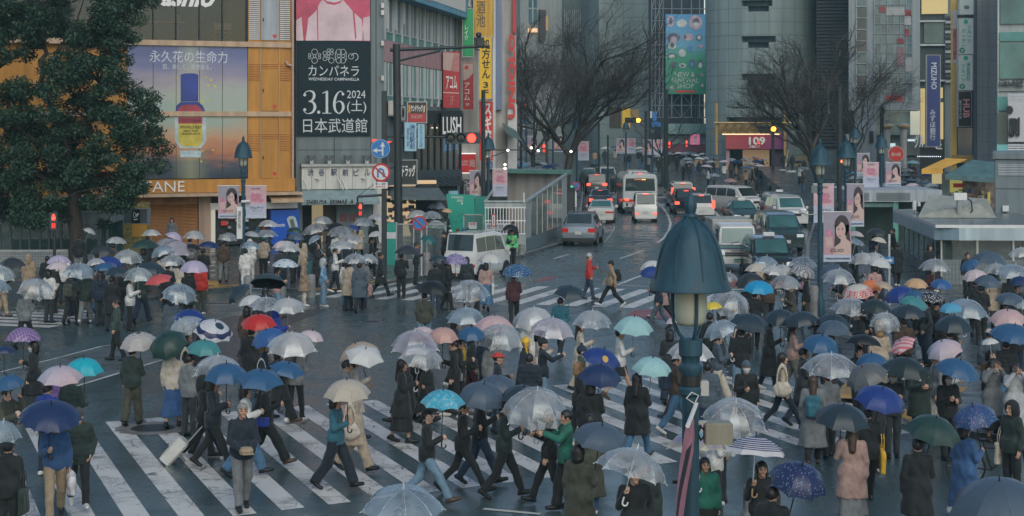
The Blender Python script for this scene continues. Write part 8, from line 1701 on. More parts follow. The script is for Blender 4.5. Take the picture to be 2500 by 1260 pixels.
def x4(o,W_):q=W_(2057,394);mb=MB();mb.A([(.0,.1),(.09,.05),(.09,-.05),(0,-.1)],ah('orange_lamp',(1,.25,.08),5),8,(q.x,-.1,q.z));mb.B('lit_lamp',o);mb=MB();q=W_(2030,500);mb.C(q.x-.3,q.x+.3,-.1,.1,q.z-.1,q.z+.1,bT,.02);mb.B('side_signal',o)
aF('tall thick dark pole behind the large face banner',2049,632,212,.115,name='utility_pole',extra=x4)
def x5(o,W_):mb=MB();q=W_(2154,270);mb.C(q.x-.2,q.x+.2,-.1,.1,q.z-.3,q.z+.2,bT,.02);mb.B('signal_box',o)
aF('dark pole before the glass gridded building',2153,470,260,.16,name='utility_pole',extra=x5)
for i,(px,py,top,lab)in enumerate(((1484,470,330,'thin dark pole right of the big bare tree'),(1462,460,300,'thin pale pole beside the hill street crowd'),(1246,470,345,'thin dark pole in front of the red lettered column'),(1272,480,250,'thin dark pole left of the bare tree crown'),(1304,468,250,'thin dark pole behind the roof of the stair shelter'))):aF(lab,px,py,top,.09,name='utility_pole')
g=aO(131,690);o=ab('pedestrian_signal','dark pedestrian signal with a red figure beside the evergreen trunk','pedestrian signal',g,0);W=lambda px,py,_p=o,_Y=g.y:a9(px,py,_Y,_p);mb=MB();mb.T([(.0,.12,0),(0,.12,W(131,515).z)],.06,bF,8);mb.B('pole',o);q=W(131,540);aH(o,q.x,0,q.z,R(12),.95)
g=aO(2171,745);o=ab('road_sign','blue one way arrow sign on a stickered white post in the crowd','road sign',g,0);W=lambda px,py,_p=o,_Y=g.y:a9(px,py,_Y,_p);mb=MB();mb.T([(0,0,0),(0,0,W(2170,572).z)],.04,bZ['stickered_white_post'],8);mb.B('post',o);a,b=W(2156,644),W(2182,627);mb=MB();mb.C(a.x,b.x,-.07,-.04,a.z,b.z,bR,.01);s_=mb.B('sign_face',o);zc=(a.z+b.z)/2;mb=MB();mb.prism([(a.x+.05,zc-.035),(b.x-.16,zc-.035),(b.x-.16,zc-.09),(b.x-.04,zc),(b.x-.16,zc+.09),(b.x-.16,zc+.035),(a.x+.05,zc+.035)],-.078,-.07,bS);mb.B('arrow',s_)
g=aO(2093,760);o=ab('traffic_mirror','back of a round traffic mirror on a dark post with a grey plate','mirror',g,0);W=lambda px,py,_p=o,_Y=g.y:a9(px,py,_Y,_p);mb=MB();mb.T([(0,0,0),(0,0,W(2093,628).z)],.045,bF,8);mb.B('post',o);q=W(2088,640);mb=MB();mb.loft([[(q.x+.1*r_*cos(2*pi*k/18)*.35,q.y+.0+d_,q.z+.24*r_*sin(2*pi*k/18))for k in range(18)]for r_,d_ in((.3,-.08),(1,0),(1,.04))],bj,True,True);mb.B('mirror_disc',o);a,b=W(2108,641),W(2139,623);mb=MB();mb.C(a.x,b.x,-.05,-.02,a.z,b.z,ag('faded_green_plate',(.14,.17,.15),scale=6,var=.4),.01);mb.T([(0,0,(a.z+b.z)/2),(a.x,0,(a.z+b.z)/2)],.02,bF,5);mb.B('plate',o)
g=aO(2186,470);o=ab('round_sign','big round red shop sign at the far right corner','sign',g,0);W=lambda px,py,_p=o,_Y=g.y:a9(px,py,_Y,_p);q=W(2187,376);mb=MB();mb.T([(q.x,.15,q.z),(q.x,-.1,q.z)],.62,bi,24);mb.T([(q.x,-.1,q.z),(q.x,-.13,q.z)],.57,aN('sign_red_lit',(.40,.03,.02),.4,emit=(.5,.03,.02),es=.2),24);mb.T([(q.x,0,0),(q.x,0,q.z-.5)],.08,bF,6);s_=mb.B('disc',o);ac('満10枚',q.x-.38,q.x+.38,q.z-.18,q.z+.12,-.14,bq,s_,bold=.01)
g=aO(1405,505);o=ab('road_sign','round no parking sign with a green roundel beside the black bollard cabinet','road sign',g,0);W=lambda px,py,_p=o,_Y=g.y:a9(px,py,_Y,_p);mb=MB();mb.T([(0,0,0),(0,0,W(1405,450).z)],.04,bi,8);mb.B('post',o);q=W(1405,455);d_=be(o,q.x,q.z,.32,bQ,bR,-.05);mb=MB();mb.T([(q.x-.2,-.065,q.z+.2),(q.x+.2,-.065,q.z-.2)],.03,bQ,6);mb.B('slash',d_);q=W(1396,456);mb=MB();mb.T([(q.x,-.06,q.z),(q.x,-.075,q.z)],.1,ah('green_disc',(.1,.8,.3),.5),12);mb.B('green_disc',o);a,b=W(1398,510),W(1408,470);mb=MB();mb.X(a.x,b.x,-.07,-.05,a.z,b.z,bS);mb.B('plate',o)
g=aO(1394,530);o=ab('cabinet','black street cabinet at the end of the glass stair shelter','cabinet',g,0);mb=MB();mb.C(-.35,.25,-.2,.3,0,1.9,bl,.03);mb.B('case',o);mb=MB();mb.X(-.25,.15,-.22,-.2,.3,1.6,aN('cabinet_door',(.03,.035,.035),.5));mb.B('door',o)
for i,(px,py,h,lab)in enumerate(((760,726,.85,'pale stone bollard beside the tan hooded coat'),(605,738,.95,'grey bollard just left of the tilted black umbrella'),(688,742,.8,'grey stone bollard under the black umbrella'),(1042,672,.95,'stone bollard behind the no parking post'),(976,690,.95,'stone bollard at the foot of the signal mast'),(1273,622,.5,'short bollard with a white cap beside the guard'),(1987,772,1.0,'stone bollard left of the stickered lamp pole'))):
 g=aO(px,py);o=ab('bollard',lab,'bollard',g,0,'stone bollards along the kerb');mb=MB();mb.A([(.16,0),(.16,h-.1),(.14,h-.03),(.08,h),(0,h)],KERB,16);mb.B('post',o,smooth=True);mb=MB();mb.A([(.162,h*.7),(.163,h*.74)],bh,16,(0,0,0),False);mb.B('band',o)
g=aO(752,690);o=ab('litter_bin','teal green litter bin on the pavement behind the tan hood','bin',g,0);mb=MB();mb.A([(.2,0),(.24,.8),(.25,.82),(.2,.86),(0,.86)],aN('teal_bin',(.03,.12,.12),.5),16);mb.B('bin_body',o);mb=MB();mb.A([(.15,.87),(.12,.9),(0,.9)],bE,12);mb.B('lid',o)
for(xa,ya,xb,yb,lab)in((612,742,690,748,'low metal guard rail by the tilted black umbrella'),(1212,617,1240,606,'low metal guard rail beside the traffic guard')):
 a,b=aO(xa,ya),aO(xb,yb);o=ab('guard_rail',lab,'guard rail',a,0);d=b-a;mb=MB()
 for z_ in(.35,.55,.75):mb.T([(0,0,z_),(d.x,d.y,z_)],.025,bh,6)
 mb.B('rail',o);mb=MB()
 for t in(0,.5,1):mb.T([(d.x*t,d.y*t,0),(d.x*t,d.y*t,.8)],.04,bh,6)
 mb.B('rail_post',o)
g=aO(1572,470);o=ab('planter','round stone planter with low green shrubs at the store corner','planter',(g.x,g.y,.12),0);mb=MB();mb.A([(1.7,0),(1.8,.6),(1.6,.6),(1.55,.45),(0,.45)],KERB,24);mb.B('pot',o)
nr=np.random.RandomState(2);k=900;c=nr.normal(size=(k,3))*np.array((.75,.75,.16))+np.array((0,0,.75));t=nr.normal(size=(k,3));t/=np.linalg.norm(t,axis=1)[:,None];b_=np.cross(t,nr.normal(size=(k,3)));b_/=np.linalg.norm(b_,axis=1)[:,None]
q=np.stack([c-t*.12,c+b_*.05,c+t*.12,c-b_*.05],1).reshape(-1,3);me=a3('shrub',q,np.arange(4*k).reshape(-1,4),None,0);me.materials.append(LEAF1);aL('shrub',me,o)
# == the crowd: column, row and width (in photo pixels) of each umbrella; lean; look; then its holder
UMB='''
30 627 66 dkgrey 0 0|flat dark grey umbrella at the left edge beside the tan hooded coat|90 sm/d/u jk,black tr,khaki bo|
2 648 80 clearf 5 10|printed clear umbrella cut by the left edge, upper one|100 st/u/d jk,black tr,char sh|
-4 682 68 clearb 5 12|bluish clear umbrella cut by the left edge, lower one|90 sm/u/d jk,char tr,olive sh|
144 621 62 lilac 0 0|pale lilac umbrella in front of the evergreen trunk|170 st/u/d ct,black tr,black sh|
143 637 60 ltpink 0 2|pale pink umbrella just below the pale lilac one|150 st/u/d pf,white tr,char bo|
196 641 82 clearb 4 9|clear umbrella tipped right above the couple in blue coat and puffer|-|
250 597 62 dkgrey 0 0|flat dark umbrella in front of the glass shelter right of the trunk|-|
285 576 50 clearw 0 4|cream tinged clear umbrella before the mottled yellow wall, left one|-|
222 556 34 clearw 0 25|small white umbrella tilted by the shelter end post|180 st/u/d pf,black tr,grey sh|
313 608 78 clear 8 6|large clear umbrella left of the black one by the yellow wall|-|
270 624 70 royal 0 8|deep blue umbrella, upper of two right of the trunk|-|
230 629 50 clearw 0 -12|small pale clear umbrella left of the deep blue pair|-|
258 640 60 blue 0 4|deep blue umbrella, lower of two right of the trunk|-|
290 650 72 dkslate 0 4|dark slate umbrella over dark coats left of the floral one|180 sm/u/d ct,black tr,black sh|
337 652 78 clearf 4 2|pastel floral clear umbrella over the white quilted jacket|95 st/u/d pf,white tr,black lo|woman like figure in white quilted jacket under the pastel floral umbrella
90 682 88 clear 14 12 b|crumpled big clear umbrella above the olive backpack at left|160 w1/u/d jk,grey tr,black sh|person with olive backpack stepping on the left zebra crossing
57 797 92 plaid 0 0|purple plaid umbrella at the left|-92 w2/u/d ct,black sk,char bo|masked person in black coat walking left under the purple plaid umbrella
369 558 50 clearw 0 0|clear umbrella before the orange notice left of the shutter|180 st/u/d jk,black tr,black sh|
355 583 70 dkgreen 0 0|black green umbrella below the orange notices|-|
404 580 62 clear 4 -4|clear umbrella right of the black green one|-|
430 566 46 lilac 0 22|lilac umbrella tipped sideways before the shutter|-|
476 561 56 clearw 0 4|beige tinged clear umbrella in front of the shutter, right part|180 st/u/d jk,grey tr,black sh|
430 586 90 clearp 6 4|wide lilac tinted clear umbrella under the tipped lilac one|-|
390 599 62 clearb 10 -18|clear umbrella tilted left among the wide lilac ones|-|
466 593 54 black 0 0|small flat black umbrella left of the navy one|-|
512 587 56 navy -2 6|navy umbrella with clear edge below the shutter's right end|180 st/u/d ct,black tr,black sh|
558 566 52 cleard 4 4|clear umbrella with white discs by the street lamp|178 sm/u/d jk,char wd,olive sh|person with orange backpack walking away beside the street lamp
420 621 70 clear 5 0|clear umbrella above the white fluffy hats|-|
474 634 76 lilac 4 2|pale lilac blue umbrella above the red jacket|175 st/u/d ct,black tr,black sh|
365 638 86 dkslate 4 2|wide dark slate umbrella above the pastel floral one|-|
384 670 72 coral 6 -10 s|coral red umbrella beside the red jacket|-90 sm/u/d ct,black tr,black bo|
442 694 90 clearb 10 10|big bluish clear umbrella below the coral one|180 st/u/d lc,slate tr,jeans bo|
465 754 84 navyrim 4 6|navy blue umbrella with pale rim under the bluish clear one|90 st/u/d jk,navy tr,dkjeans sh|
440 779 90 clearf 16 -24|floral clear umbrella tipped left beside the ring patterned one|100 sm/u/d ct,black tr,black lo|
526 783 100 ring 12 14|white umbrella with a navy ring, tipped right|170 sm/u/d jk,black tr,char sh|
571 702 70 dkslate 10 -38|slate umbrella held almost sideways left of the bollard|95 sm/u/d jk,black tr,black sh|
610 719 70 white 0 -12|plain white umbrella above the red one|160 sm/u/d jk,brown tr,char bo|
613 587 52 clearb 2 4|clear umbrella right behind the lamp post|178 st/u/d fl,white tr,white sh|
654 535 50 clearw 0 0|clear umbrella in front of the blue advertising panel, upper one|-|
652 559 58 clear 2 0|clear umbrella in front of the blue advertising panel, lower one|180 st/u/d jk,beige tr,black bn,emerald|person in beige parka with green knit cap walking away
616 563 40 white 0 8|white umbrella right of the white name plate|-|
720 552 42 dkgreen 0 4|dark green umbrella at the right of the blue panel|-|
788 526 54 clear 4 4|clear umbrella at the entrance steps, highest of the group|-|
765 545 68 clear 8 -14|clear umbrella tilted left below the entrance awning|-|
724 567 44 slate 0 6|slate checked umbrella left of the entrance crowd|-|
815 542 62 black 0 -6|black umbrella behind the clear ones at the entrance|-|
833 550 68 clear 4 2|clear umbrella in front of the entrance shutter|170 st/u/d jk,white tr,black sh|
868 549 32 royal 0 28|bright blue checked umbrella tipped right at the entrance|-|
889 530 58 clear 0 4|clear umbrella under the red walking signal|-|
763 575 40 clearb 0 -30|small clear umbrella folded low by the black coat|90 st/u/d lc,black tr,black bo|
687 586 48 ltpink 0 -6|off white umbrella behind the beige tinged clear one|-|
702 586 68 clearw 2 4|beige tinged clear umbrella by the beige coat|180 st/u/d jk,navy tr,black sh|
857 570 64 clear 6 4|clear umbrella, upper of a pair beside the sign pole|180 st/u/d jk,dknavy tr,black sh|
835 585 68 clear 2 0|clear umbrella, lower of a pair beside the sign pole|92 sm/u/d jk,white tr,black sh|person in white jacket with black trousers facing right by the lower clear umbrella
918 562 44 white 0 -6|white umbrella just left of the square sign pole|90 sm/u/d ct,black tr,black sh|
697 630 66 cowdots 0 2|white umbrella with blue blotches by the hooded coats|92 sm/u/d jk,pink tr,ltjeans lo|
868 617 66 clear 3 2|clear umbrella over the patterned jacket man|-|
908 620 46 clear 6 22|clear umbrella behind the patterned jacket man's shoulder|180 w1/u/d ct,slate tr,black sh|
656 668 90 blackin -24 0|black umbrella tipped away showing its dark inside|-|
650 725 84 clear 6 2|clear umbrella, left of two side by side on the crossing|150 sm/u/d fl,grey tr,jeans bo|
705 727 86 clearw 6 4|clear umbrella, right of two side by side on the crossing|92 st/u/d pf,royal tr,char hd,royal|person in royal blue hooded puffer holding a clear umbrella
918 520 42 clearw 0 2|clear umbrella behind the square sign pole|-|
1066 491 50 clear 0 2|clear umbrella under the drugstore awning|-|
1018 511 54 clearw 4 -4|white tinged clear umbrella behind the signal mast|-|
1055 513 54 clear 4 2|clear umbrella over the smoking enclosure screen|-|
1092 507 28 peach 0 6|pale yellow umbrella beside the emerald panel|-|
1066 536 52 clearw 4 4|clear umbrella right of the no parking sign|-|
1052 575 44 teal 8 24|dark teal umbrella tipped inside the smoking enclosure|90 st/u/d jk,black tr,black sh|
996 597 64 dkgrey 0 3|dark grey umbrella held up by the black clad photographer at the kerb|175 st/v/d jk,black tr,black sh|person in black photographing at the kerb under a dark grey umbrella
1068 620 46 dkslate 0 -4|dark slate umbrella left of the purple patterned one|180 sm/u/d pf,black tr,dkjeans sh|
1113 618 66 purpfloral 4 2|purple and white patterned umbrella behind the parked van|90 sm/u/d jk,black tr,black sh|
1199 617 62 whiteblue 2 4|white umbrella with blue trim by the parked van's door|178 w2/u/d fl,dustpink sk,jeans bo|person in dusty pink fleece and blue skirt beside the parked van
1263 644 78 bluefloral 6 0 m|blue floral umbrella of many ribs right of the parked van|180 sm/u/d jk,maroon tr,black sh|person in maroon jacket under the blue floral umbrella
1243 546 40 black 0 -8|black umbrella held by the traffic guard|20 st/u/d jk,black tr,black cp,black|
1057 685 82 black 6 6|black umbrella above a tote bag on the middle crossing|170 w1/u/d jk,olive tr,ltjeans sh|person in olive jacket carrying a pale yellow tote
1152 686 98 clear 14 8|large clear umbrella tipped right over striding legs|-90 lw/u/d jk,black tr,black sh|
1137 751 98 clearb 6 0|clear umbrella with blue reflection left of the dusty pink one|90 sm/u/d pf,navy tr,black bo|
1208 770 98 pink 4 2|dusty pink umbrella behind the bubble shaped clear one|170 sm/u/d jk,navy tr,black sh|
1150 797 74 blue 6 0|mid blue umbrella between pink and bubble umbrellas|90 sm/u/d jk,black tr,black sh|
1222 793 118 clear 8 2 b|bubble shaped clear umbrella above the red hat|175 st/u/d ct,grey tr,grey sh|
1030 796 68 reddots 2 -4|white umbrella with red dots behind the salmon one|-|
1013 806 124 clearp 5 0|wide milky clear umbrella beside the salmon one|-90 sm/u/d ct,black sk,black lo|
1082 799 80 salmon 8 2|salmon pink umbrella beside the red dotted one|-90 sm/u/d jk,black tr,black sh|
1035 847 110 clear 14 14|clear umbrella tipped right over two black coats|90 sm/u/d ct,black sk,black lo|
1304 751 106 clearw 8 0 b|bubble clear umbrella over the white hooded figure|180 st/u/d jk,white tr,white hd,white|person in fluffy white hood under the bubble clear umbrella
1350 776 112 clearp 5 4|lilac tinted clear umbrella above the black beanie|90 sm/u/d jk,cream tr,navy bo|
1082 951 112 bluecloud 2 2|sky blue cloud print umbrella low in the middle|88 lw/u/d jk,black tr,ltjeans cp,black h=1.62|person in black cap and grey blue trousers under the cloud print umbrella
1182 936 124 slate 12 8|slate blue umbrella of eight panels in the middle foreground|88 lw/u/d jk,black sl,black sh|person in black striding right under the slate blue umbrella
1215 915 114 slate 2 3|flat slate umbrella behind the eight panel slate one|100 w1/u/d jk,black tr,dkjeans sh|
1280 941 112 dkslate 6 6|dark slate umbrella half behind the big clear one|90 w2/u/d jk,dkgreen tr,black sh|
1312 950 168 clear 12 3 b|very large clear umbrella in the middle foreground|-95 w1/u/d jk,black tr,black sh|person in black behind the green jacket photographer
1393 698 82 dkslate 12 6 s|dark slate umbrella above a dark puffer and white shoulder bag|160 w2/u/d pf,teal tr,black sh|person in dark teal puffer with a white shoulder bag
1447 757 98 clear 4 2|clear umbrella held by the long haired person in cream|90 sm/u/d ct,cream tr,cream lo,brown|person with long brown hair in cream coat
1549 772 100 mint 6 4|pale mint umbrella held by the white coat with black beret|95 w1/u/d jk,white ss,black bn,black|person in white jacket and black beret under the pale mint umbrella
1588 634 60 white 0 -8|white umbrella just left of the big lamp shade|-90 w1/u/d ct,dustpink tr,black sh|
1594 649 60 royal 4 6 b|deep blue umbrella half hidden by the big lamp shade|-90 w2/u/d jk,navy tr,slate sh|
1475 852 102 emblem 8 16|royal blue umbrella with a small yellow emblem|90 sm/u/d jk,black tr,black bo,blond|
1468 889 110 navy 10 5|deep navy umbrella below the one with the yellow emblem|175 sm/u/d lc,black sk,black bo|person in long black coat under the deep navy umbrella
1594 872 100 mint 8 5|pale mint umbrella over the black coat with blue backpack|150 w1/u/d ct,black tr,jeans lo|person in black coat and jeans with blue backpack
1688 829 114 clearw 4 2|white tinged clear umbrella behind the big lamp's collar|95 w2/u/d jk,brown tr,jeans sh|
1470 1037 138 slate 10 8|slate blue umbrella in front of the clear hooked one|150 sm/u/d lc,olive tr,jeans bo|
1556 1094 182 clear -4 16|clear umbrella with white hook handle, tipped right, front row|12 st/v/k jk,black tr,black sh h=1.66|person in black jacket looking right, holding the clear hooked umbrella
1703 1045 150 cleari -8 2|iridescent clear umbrella behind the lamp pole|8 st/v/d ct,black tr,black lo h=1.5|smiling person in green top under the iridescent umbrella
1846 1064 156 navystripe -6 5|navy and white striped umbrella in the right foreground|5 st/v/k lc,black sk,black lo h=1.56|laughing person in black coat under the navy striped umbrella
1797 980 162 clear 16 2 b|huge clear umbrella above the striped one|95 st/u/d jk,white tr,black lo|
1958 1135 148 petals 14 10 b|navy petal print umbrella at the lower right|150 sm/u/d ct,black tr,black sh|
1782 664 52 clear 4 12|clear umbrella peeking right of the big lamp shade|-|
1826 667 74 dkgrey 6 -14|dark grey umbrella behind the sky blue one|160 sm/u/d jk,black tr,black sh|
1872 624 60 clearb 4 4|clear umbrella before the black taxi's bonnet|-|
1850 640 66 cream 0 0|cream umbrella beside the truck's lit headlight|-|
1890 647 62 clearw 4 4|milky beige umbrella behind the cream one|-|
1912 645 58 clearw 4 4|milky white umbrella left of the checked one|-|
1960 625 72 clear 4 0|clear umbrella above the black and white checked one|-|
1965 648 66 bwcheck 10 14|black and white checked umbrella beside the face banner pole|-100 sm/u/d jk,black tr,olive sh|
1854 684 80 sky 4 2|bright sky blue umbrella right of the big lamp|175 sm/u/d ct,black tr,black sh|person in black coat under the bright sky blue umbrella
1918 670 78 clear 4 2|clear umbrella over the olive coat|-90 st/p/u ct,olive tr,olive sh|person in olive coat holding a phone by the sky blue umbrella
1738 735 52 yellow 0 -6|bright yellow umbrella behind the lamp diffuser|170 sm/u/d jk,black tr,black sh|
1790 714 108 clear 18 12 b|big crumpled clear umbrella right of the lamp diffuser|-90 sm/u/d jk,white tr,char sh|
1835 766 104 dkslate 6 8|dark slate umbrella, leftmost of three dark ones by the stone bollard|170 w1/u/d pf,black wd,ltjeans sh|person in black puffer and pale jeans seen from behind
1905 754 88 dkslate 4 -2|dark slate umbrella, middle of three dark ones by the stone bollard|90 sm/u/d lc,black tr,black bo|
1950 761 90 dkslate 4 -12|dark slate umbrella, rightmost of three dark ones by the stone bollard|92 sm/u/p jk,dustpink tr,camo lo|person in pale pink jacket and camouflage trousers
1750 786 84 clearb 10 -22|clear umbrella tipped left above the denim blue jacket|95 w2/u/d jk,slate wd,cream sh|person in denim blue jacket and cream trousers
1642 773 40 ltpink 0 -10|small pale pink umbrella just left of the lamp diffuser|-|
2008 818 96 blue 10 6|mid blue umbrella left of the black one in the right crowd|-|
2030 864 142 clear 6 0|large clear umbrella with a white tip in the right crowd|-|
2110 814 92 black -6 6|black umbrella showing its inside beside the mid blue one|20 st/u/d jk,black tr,black sh|
2128 862 86 blue 6 -4|mid blue umbrella before the pink striped one|-|
2105 894 108 grey 12 -26|charcoal checked umbrella tipped left over yellow paving|170 sm/u/d jk,black tr,black sh|
2198 831 72 pinkstripe 10 -34 s|pink striped umbrella tipped on its side|-|
2215 872 118 greyrim 4 6|dark umbrella with a pale rim over the white masked person|0 st/p/u jk,char tr,char sh|
2155 948 128 royal 14 8|royal blue umbrella in the middle of the right crowd|175 w1/u/d jk,black sl,black sh|person in black with backpack and slim trousers under the royal blue umbrella
2060 987 142 dkslate 6 4|dark slate umbrella over the pink coat with mustard bag|172 sm/d/v ct,dustpink sk,grey lo,brown|person in dusty pink coat with mustard tote seen from behind
2165 763 78 clear 12 4 b|crumpled clear umbrella over a beige jacket in the right crowd|180 st/u/d jk,beige tr,tan bo,blond|
2038 765 88 dkslate 2 6|dark slate umbrella, upper of a stacked pair by the stickered pole|-|
2035 781 86 slate 2 0|slate umbrella, lower of a stacked pair by the stickered pole|-|
2090 562 44 ltpink 0 8|white lilac umbrella right of the large face banner, upper|-|
2092 581 46 clearb 4 14|bluish clear umbrella right of the large face banner, lower|-|
2105 615 72 clearw 4 -4|milky white umbrella left of the traffic mirror|-|
2137 615 62 clearw 4 6|milky clear umbrella behind the traffic mirror plate|-|
2150 627 62 white 4 10|opaque white umbrella behind the one way sign|180 st/u/d jk,pink tr,black sh|
2040 645 72 slate 2 6|slate umbrella at the foot of the large face banner|-|
2050 656 84 clear 6 2|clear umbrella just right of the stickered lamp pole|-|
2128 682 58 orange 4 4|orange umbrella in the right crowd|-|
2160 687 48 beige 8 14 s|beige umbrella right of the orange one|-|
2092 693 82 redcheck 6 -8|cream umbrella with red checks below the orange one|-|
2148 577 40 cream 0 12|cream umbrella before the green glass entrance|10 st/u/d jk,char tr,black bo|
2140 556 56 dkgrey 0 4|dark umbrella before the green glass entrance|-|
2192 700 80 royal 6 -18|vivid blue umbrella with white trim left of the peach one|-|
2238 678 60 peach 2 2|peach umbrella before the grey wall tiles|-|
2080 728 102 clear 6 2|flat clear umbrella under the red checked one|-|
2143 731 84 greyrim 6 10|black umbrella with pale rim right of the flat clear one|20 st/p/u jk,dknavy tr,black sh|
2218 743 88 dkslate 4 0|dark slate umbrella below the teal striped one|175 st/u/d jk,brown tr,black sh|
2230 708 52 blue 4 -6|mid blue umbrella between peach and floral ones|-|
2235 724 74 tealstripe 8 12|teal striped umbrella beside the black and white floral one|-|
2283 630 76 clear 4 2|clear umbrella at the corner of the glass entrance|20 st/u/d jk,maroon tr,black bo|
2420 612 92 slate 4 8|slate umbrella against the glass entrance|-|
2492 603 64 clearw 6 -8|pale dotted umbrella at the right edge against the entrance|-|
2362 636 52 blue 10 -30|dark blue umbrella tipped left by the person in the doorway|-|
2378 657 64 ltpink 4 -10|pale pink umbrella before the grey tiled base|175 st/u/d ct,black tr,black sh|
2432 642 62 clear 6 -4|clear umbrella under the slate one by the entrance|-|
2480 645 88 clearb 6 6|blue and clear panelled umbrella at the right edge|-|
2414 671 68 slate 8 6|slate blue umbrella over dark coats near the entrance|170 st/u/d jk,black tr,black sh|
2490 674 54 navy 8 -4|navy umbrella at the right edge below the panelled one|-|
2300 680 58 bluecheck 4 4|blue patterned umbrella right of the peach one|175 st/u/d jk,black tr,black cp,cream|person in cream cap with back turned by the grey tiles
2275 708 68 darkfloral 10 6|black umbrella with white flowers|-|
2362 729 108 clearb 4 4|large pale blue clear umbrella in the right crowd|-|
2320 738 58 ltblue 4 -6|light blue umbrella behind the large pale blue clear one|-|
2470 714 78 slate 4 6|slate blue umbrella above the pink one at the right edge|-|
2460 757 92 pink 12 -6|dusty pink umbrella near the right edge|-|
2330 769 98 dkslate 2 2|dark slate umbrella over the navy jacket at right|178 st/u/d jk,navy tr,navy sh|
2497 737 36 clearf 4 0|white umbrella with dark marks cut by the right edge|-|
2478 793 118 blue 8 4 m|large navy blue umbrella of many ribs near the right edge|170 st/u/d pf,black tr,jeans sh|
2300 832 92 ombre 10 -18|pinkish white umbrella tipped left over a cream coat|100 st/u/d lc,cream tr,black sh|
2345 877 114 blue 6 12 m|navy blue umbrella over the masked grey coat|15 st/u/p jk,black tr,black bo|
2415 824 44 white 0 -8|small off white umbrella left of the large navy blue one|-|
2375 990 114 tinyfloral 8 -14|blue floral umbrella above the blue coat|120 sm/u/d lc,blue sk,white bo|person in long blue coat with a white tote
2286 1018 142 dkgreen 10 10|dark green black umbrella over the red soled shoes|172 w1/u/d ct,black tr,black sh|person in black coat with red soled shoes seen from behind
10 843 52 navy 0 0|navy umbrella cut by the left edge above the dark coat|90 sm/u/d jk,black tr,black sh|
16 915 78 blue 8 -8|blue umbrella with folded panels cut by the left edge|70 st/u/c jk,olive tr,black sh|person in olive grey coat photographing at the left edge
205 873 98 turq 4 2|bright turquoise umbrella at the left|160 sm/u/d pf,dkgreen tr,black sh|
147 894 112 ombre 6 2|pink to lilac shaded umbrella below the turquoise one|160 st/u/d jk,royal tr,navy sh|
125 986 154 navy 12 8 m|big dark blue umbrella of many ribs at the lower left|15 w1/u/d fl,blue tr,khaki bn,char h=1.66|person in blue fleece and khaki trousers under the big dark blue umbrella
8 1030 100 clearb 8 14|grey clear umbrella cut by the lower left edge|60 st/u/d jk,black tr,black sh|
338 811 98 whitestripe 8 -2|white umbrella with thin stripes over the shoulder bag|172 sm/u/d jk,dkgreen wd,olive sh|person in dark green jacket with a cream shoulder bag seen from behind
402 820 100 dkgreen 32 -14|dark green umbrella tipped toward the viewer|176 sm/u/d jk,cream sk,blue bn,cream|person in cream jacket and blue skirt with white boots
500 830 88 tealstripe 6 6|teal striped umbrella below the ring patterned one|150 st/u/d jk,grey tr,char sh|
532 867 124 clear 4 2|clear umbrella with a white tip behind the blue one|100 sm/u/d jk,slate tr,char bo|
553 887 114 blue 4 2|blue umbrella over the dark walkers on the zebra|92 w1/u/p pf,dknavy tr,black bo|person in dark puffer looking at a phone while walking right
631 767 92 red 6 0|bright red umbrella in the left middle crowd|170 sm/u/d ct,black sk,black sh|
650 803 92 bluecheck 8 -14|blue umbrella with a checked side below the red one|95 sm/u/d jk,navy tr,black bo,blond|person in navy jacket with mask below the red umbrella
713 813 126 clearw 8 2|large cream clear umbrella in the left middle|100 w1/u/d ct,black wd,black bo|person in black coat with a white tote walking right
763 806 66 ltpink 2 12|pale pink umbrella right of the large cream clear one|-|
637 904 120 blue 10 4 s|blue umbrella, left of two overlapping over the zebra|95 w2/u/d pf,white wd,jeans bo|person in white puffer and blue trousers walking right
705 886 94 blue 10 14 s|blue umbrella, right of two overlapping over the zebra|92 lw/u/d jk,black wd,black sh|person in black suit striding right under the two blue umbrellas
868 838 100 beige 8 -16|beige wooden handled umbrella behind the white six panel one|95 sm/u/d ct,cream ss,black bo|
893 850 100 white 18 10 s|white six panelled umbrella tipped right|95 sm/u/d jk,grey ss,dustpink sh|person with bare legs in a pale skirt under the white umbrella
847 926 120 hem 4 0|cream embroidered umbrella over two people walking arm in arm|75 w2/u/d jk,teal wd,dknavy bo|person in teal jacket with a cream shoulder bag
985 1190 205 clearb 8 2|blurred pale clear umbrella cut by the bottom edge|-|
2440 1172 260 slate 6 -4|large slate umbrella cut by the lower right corner|-|
'''
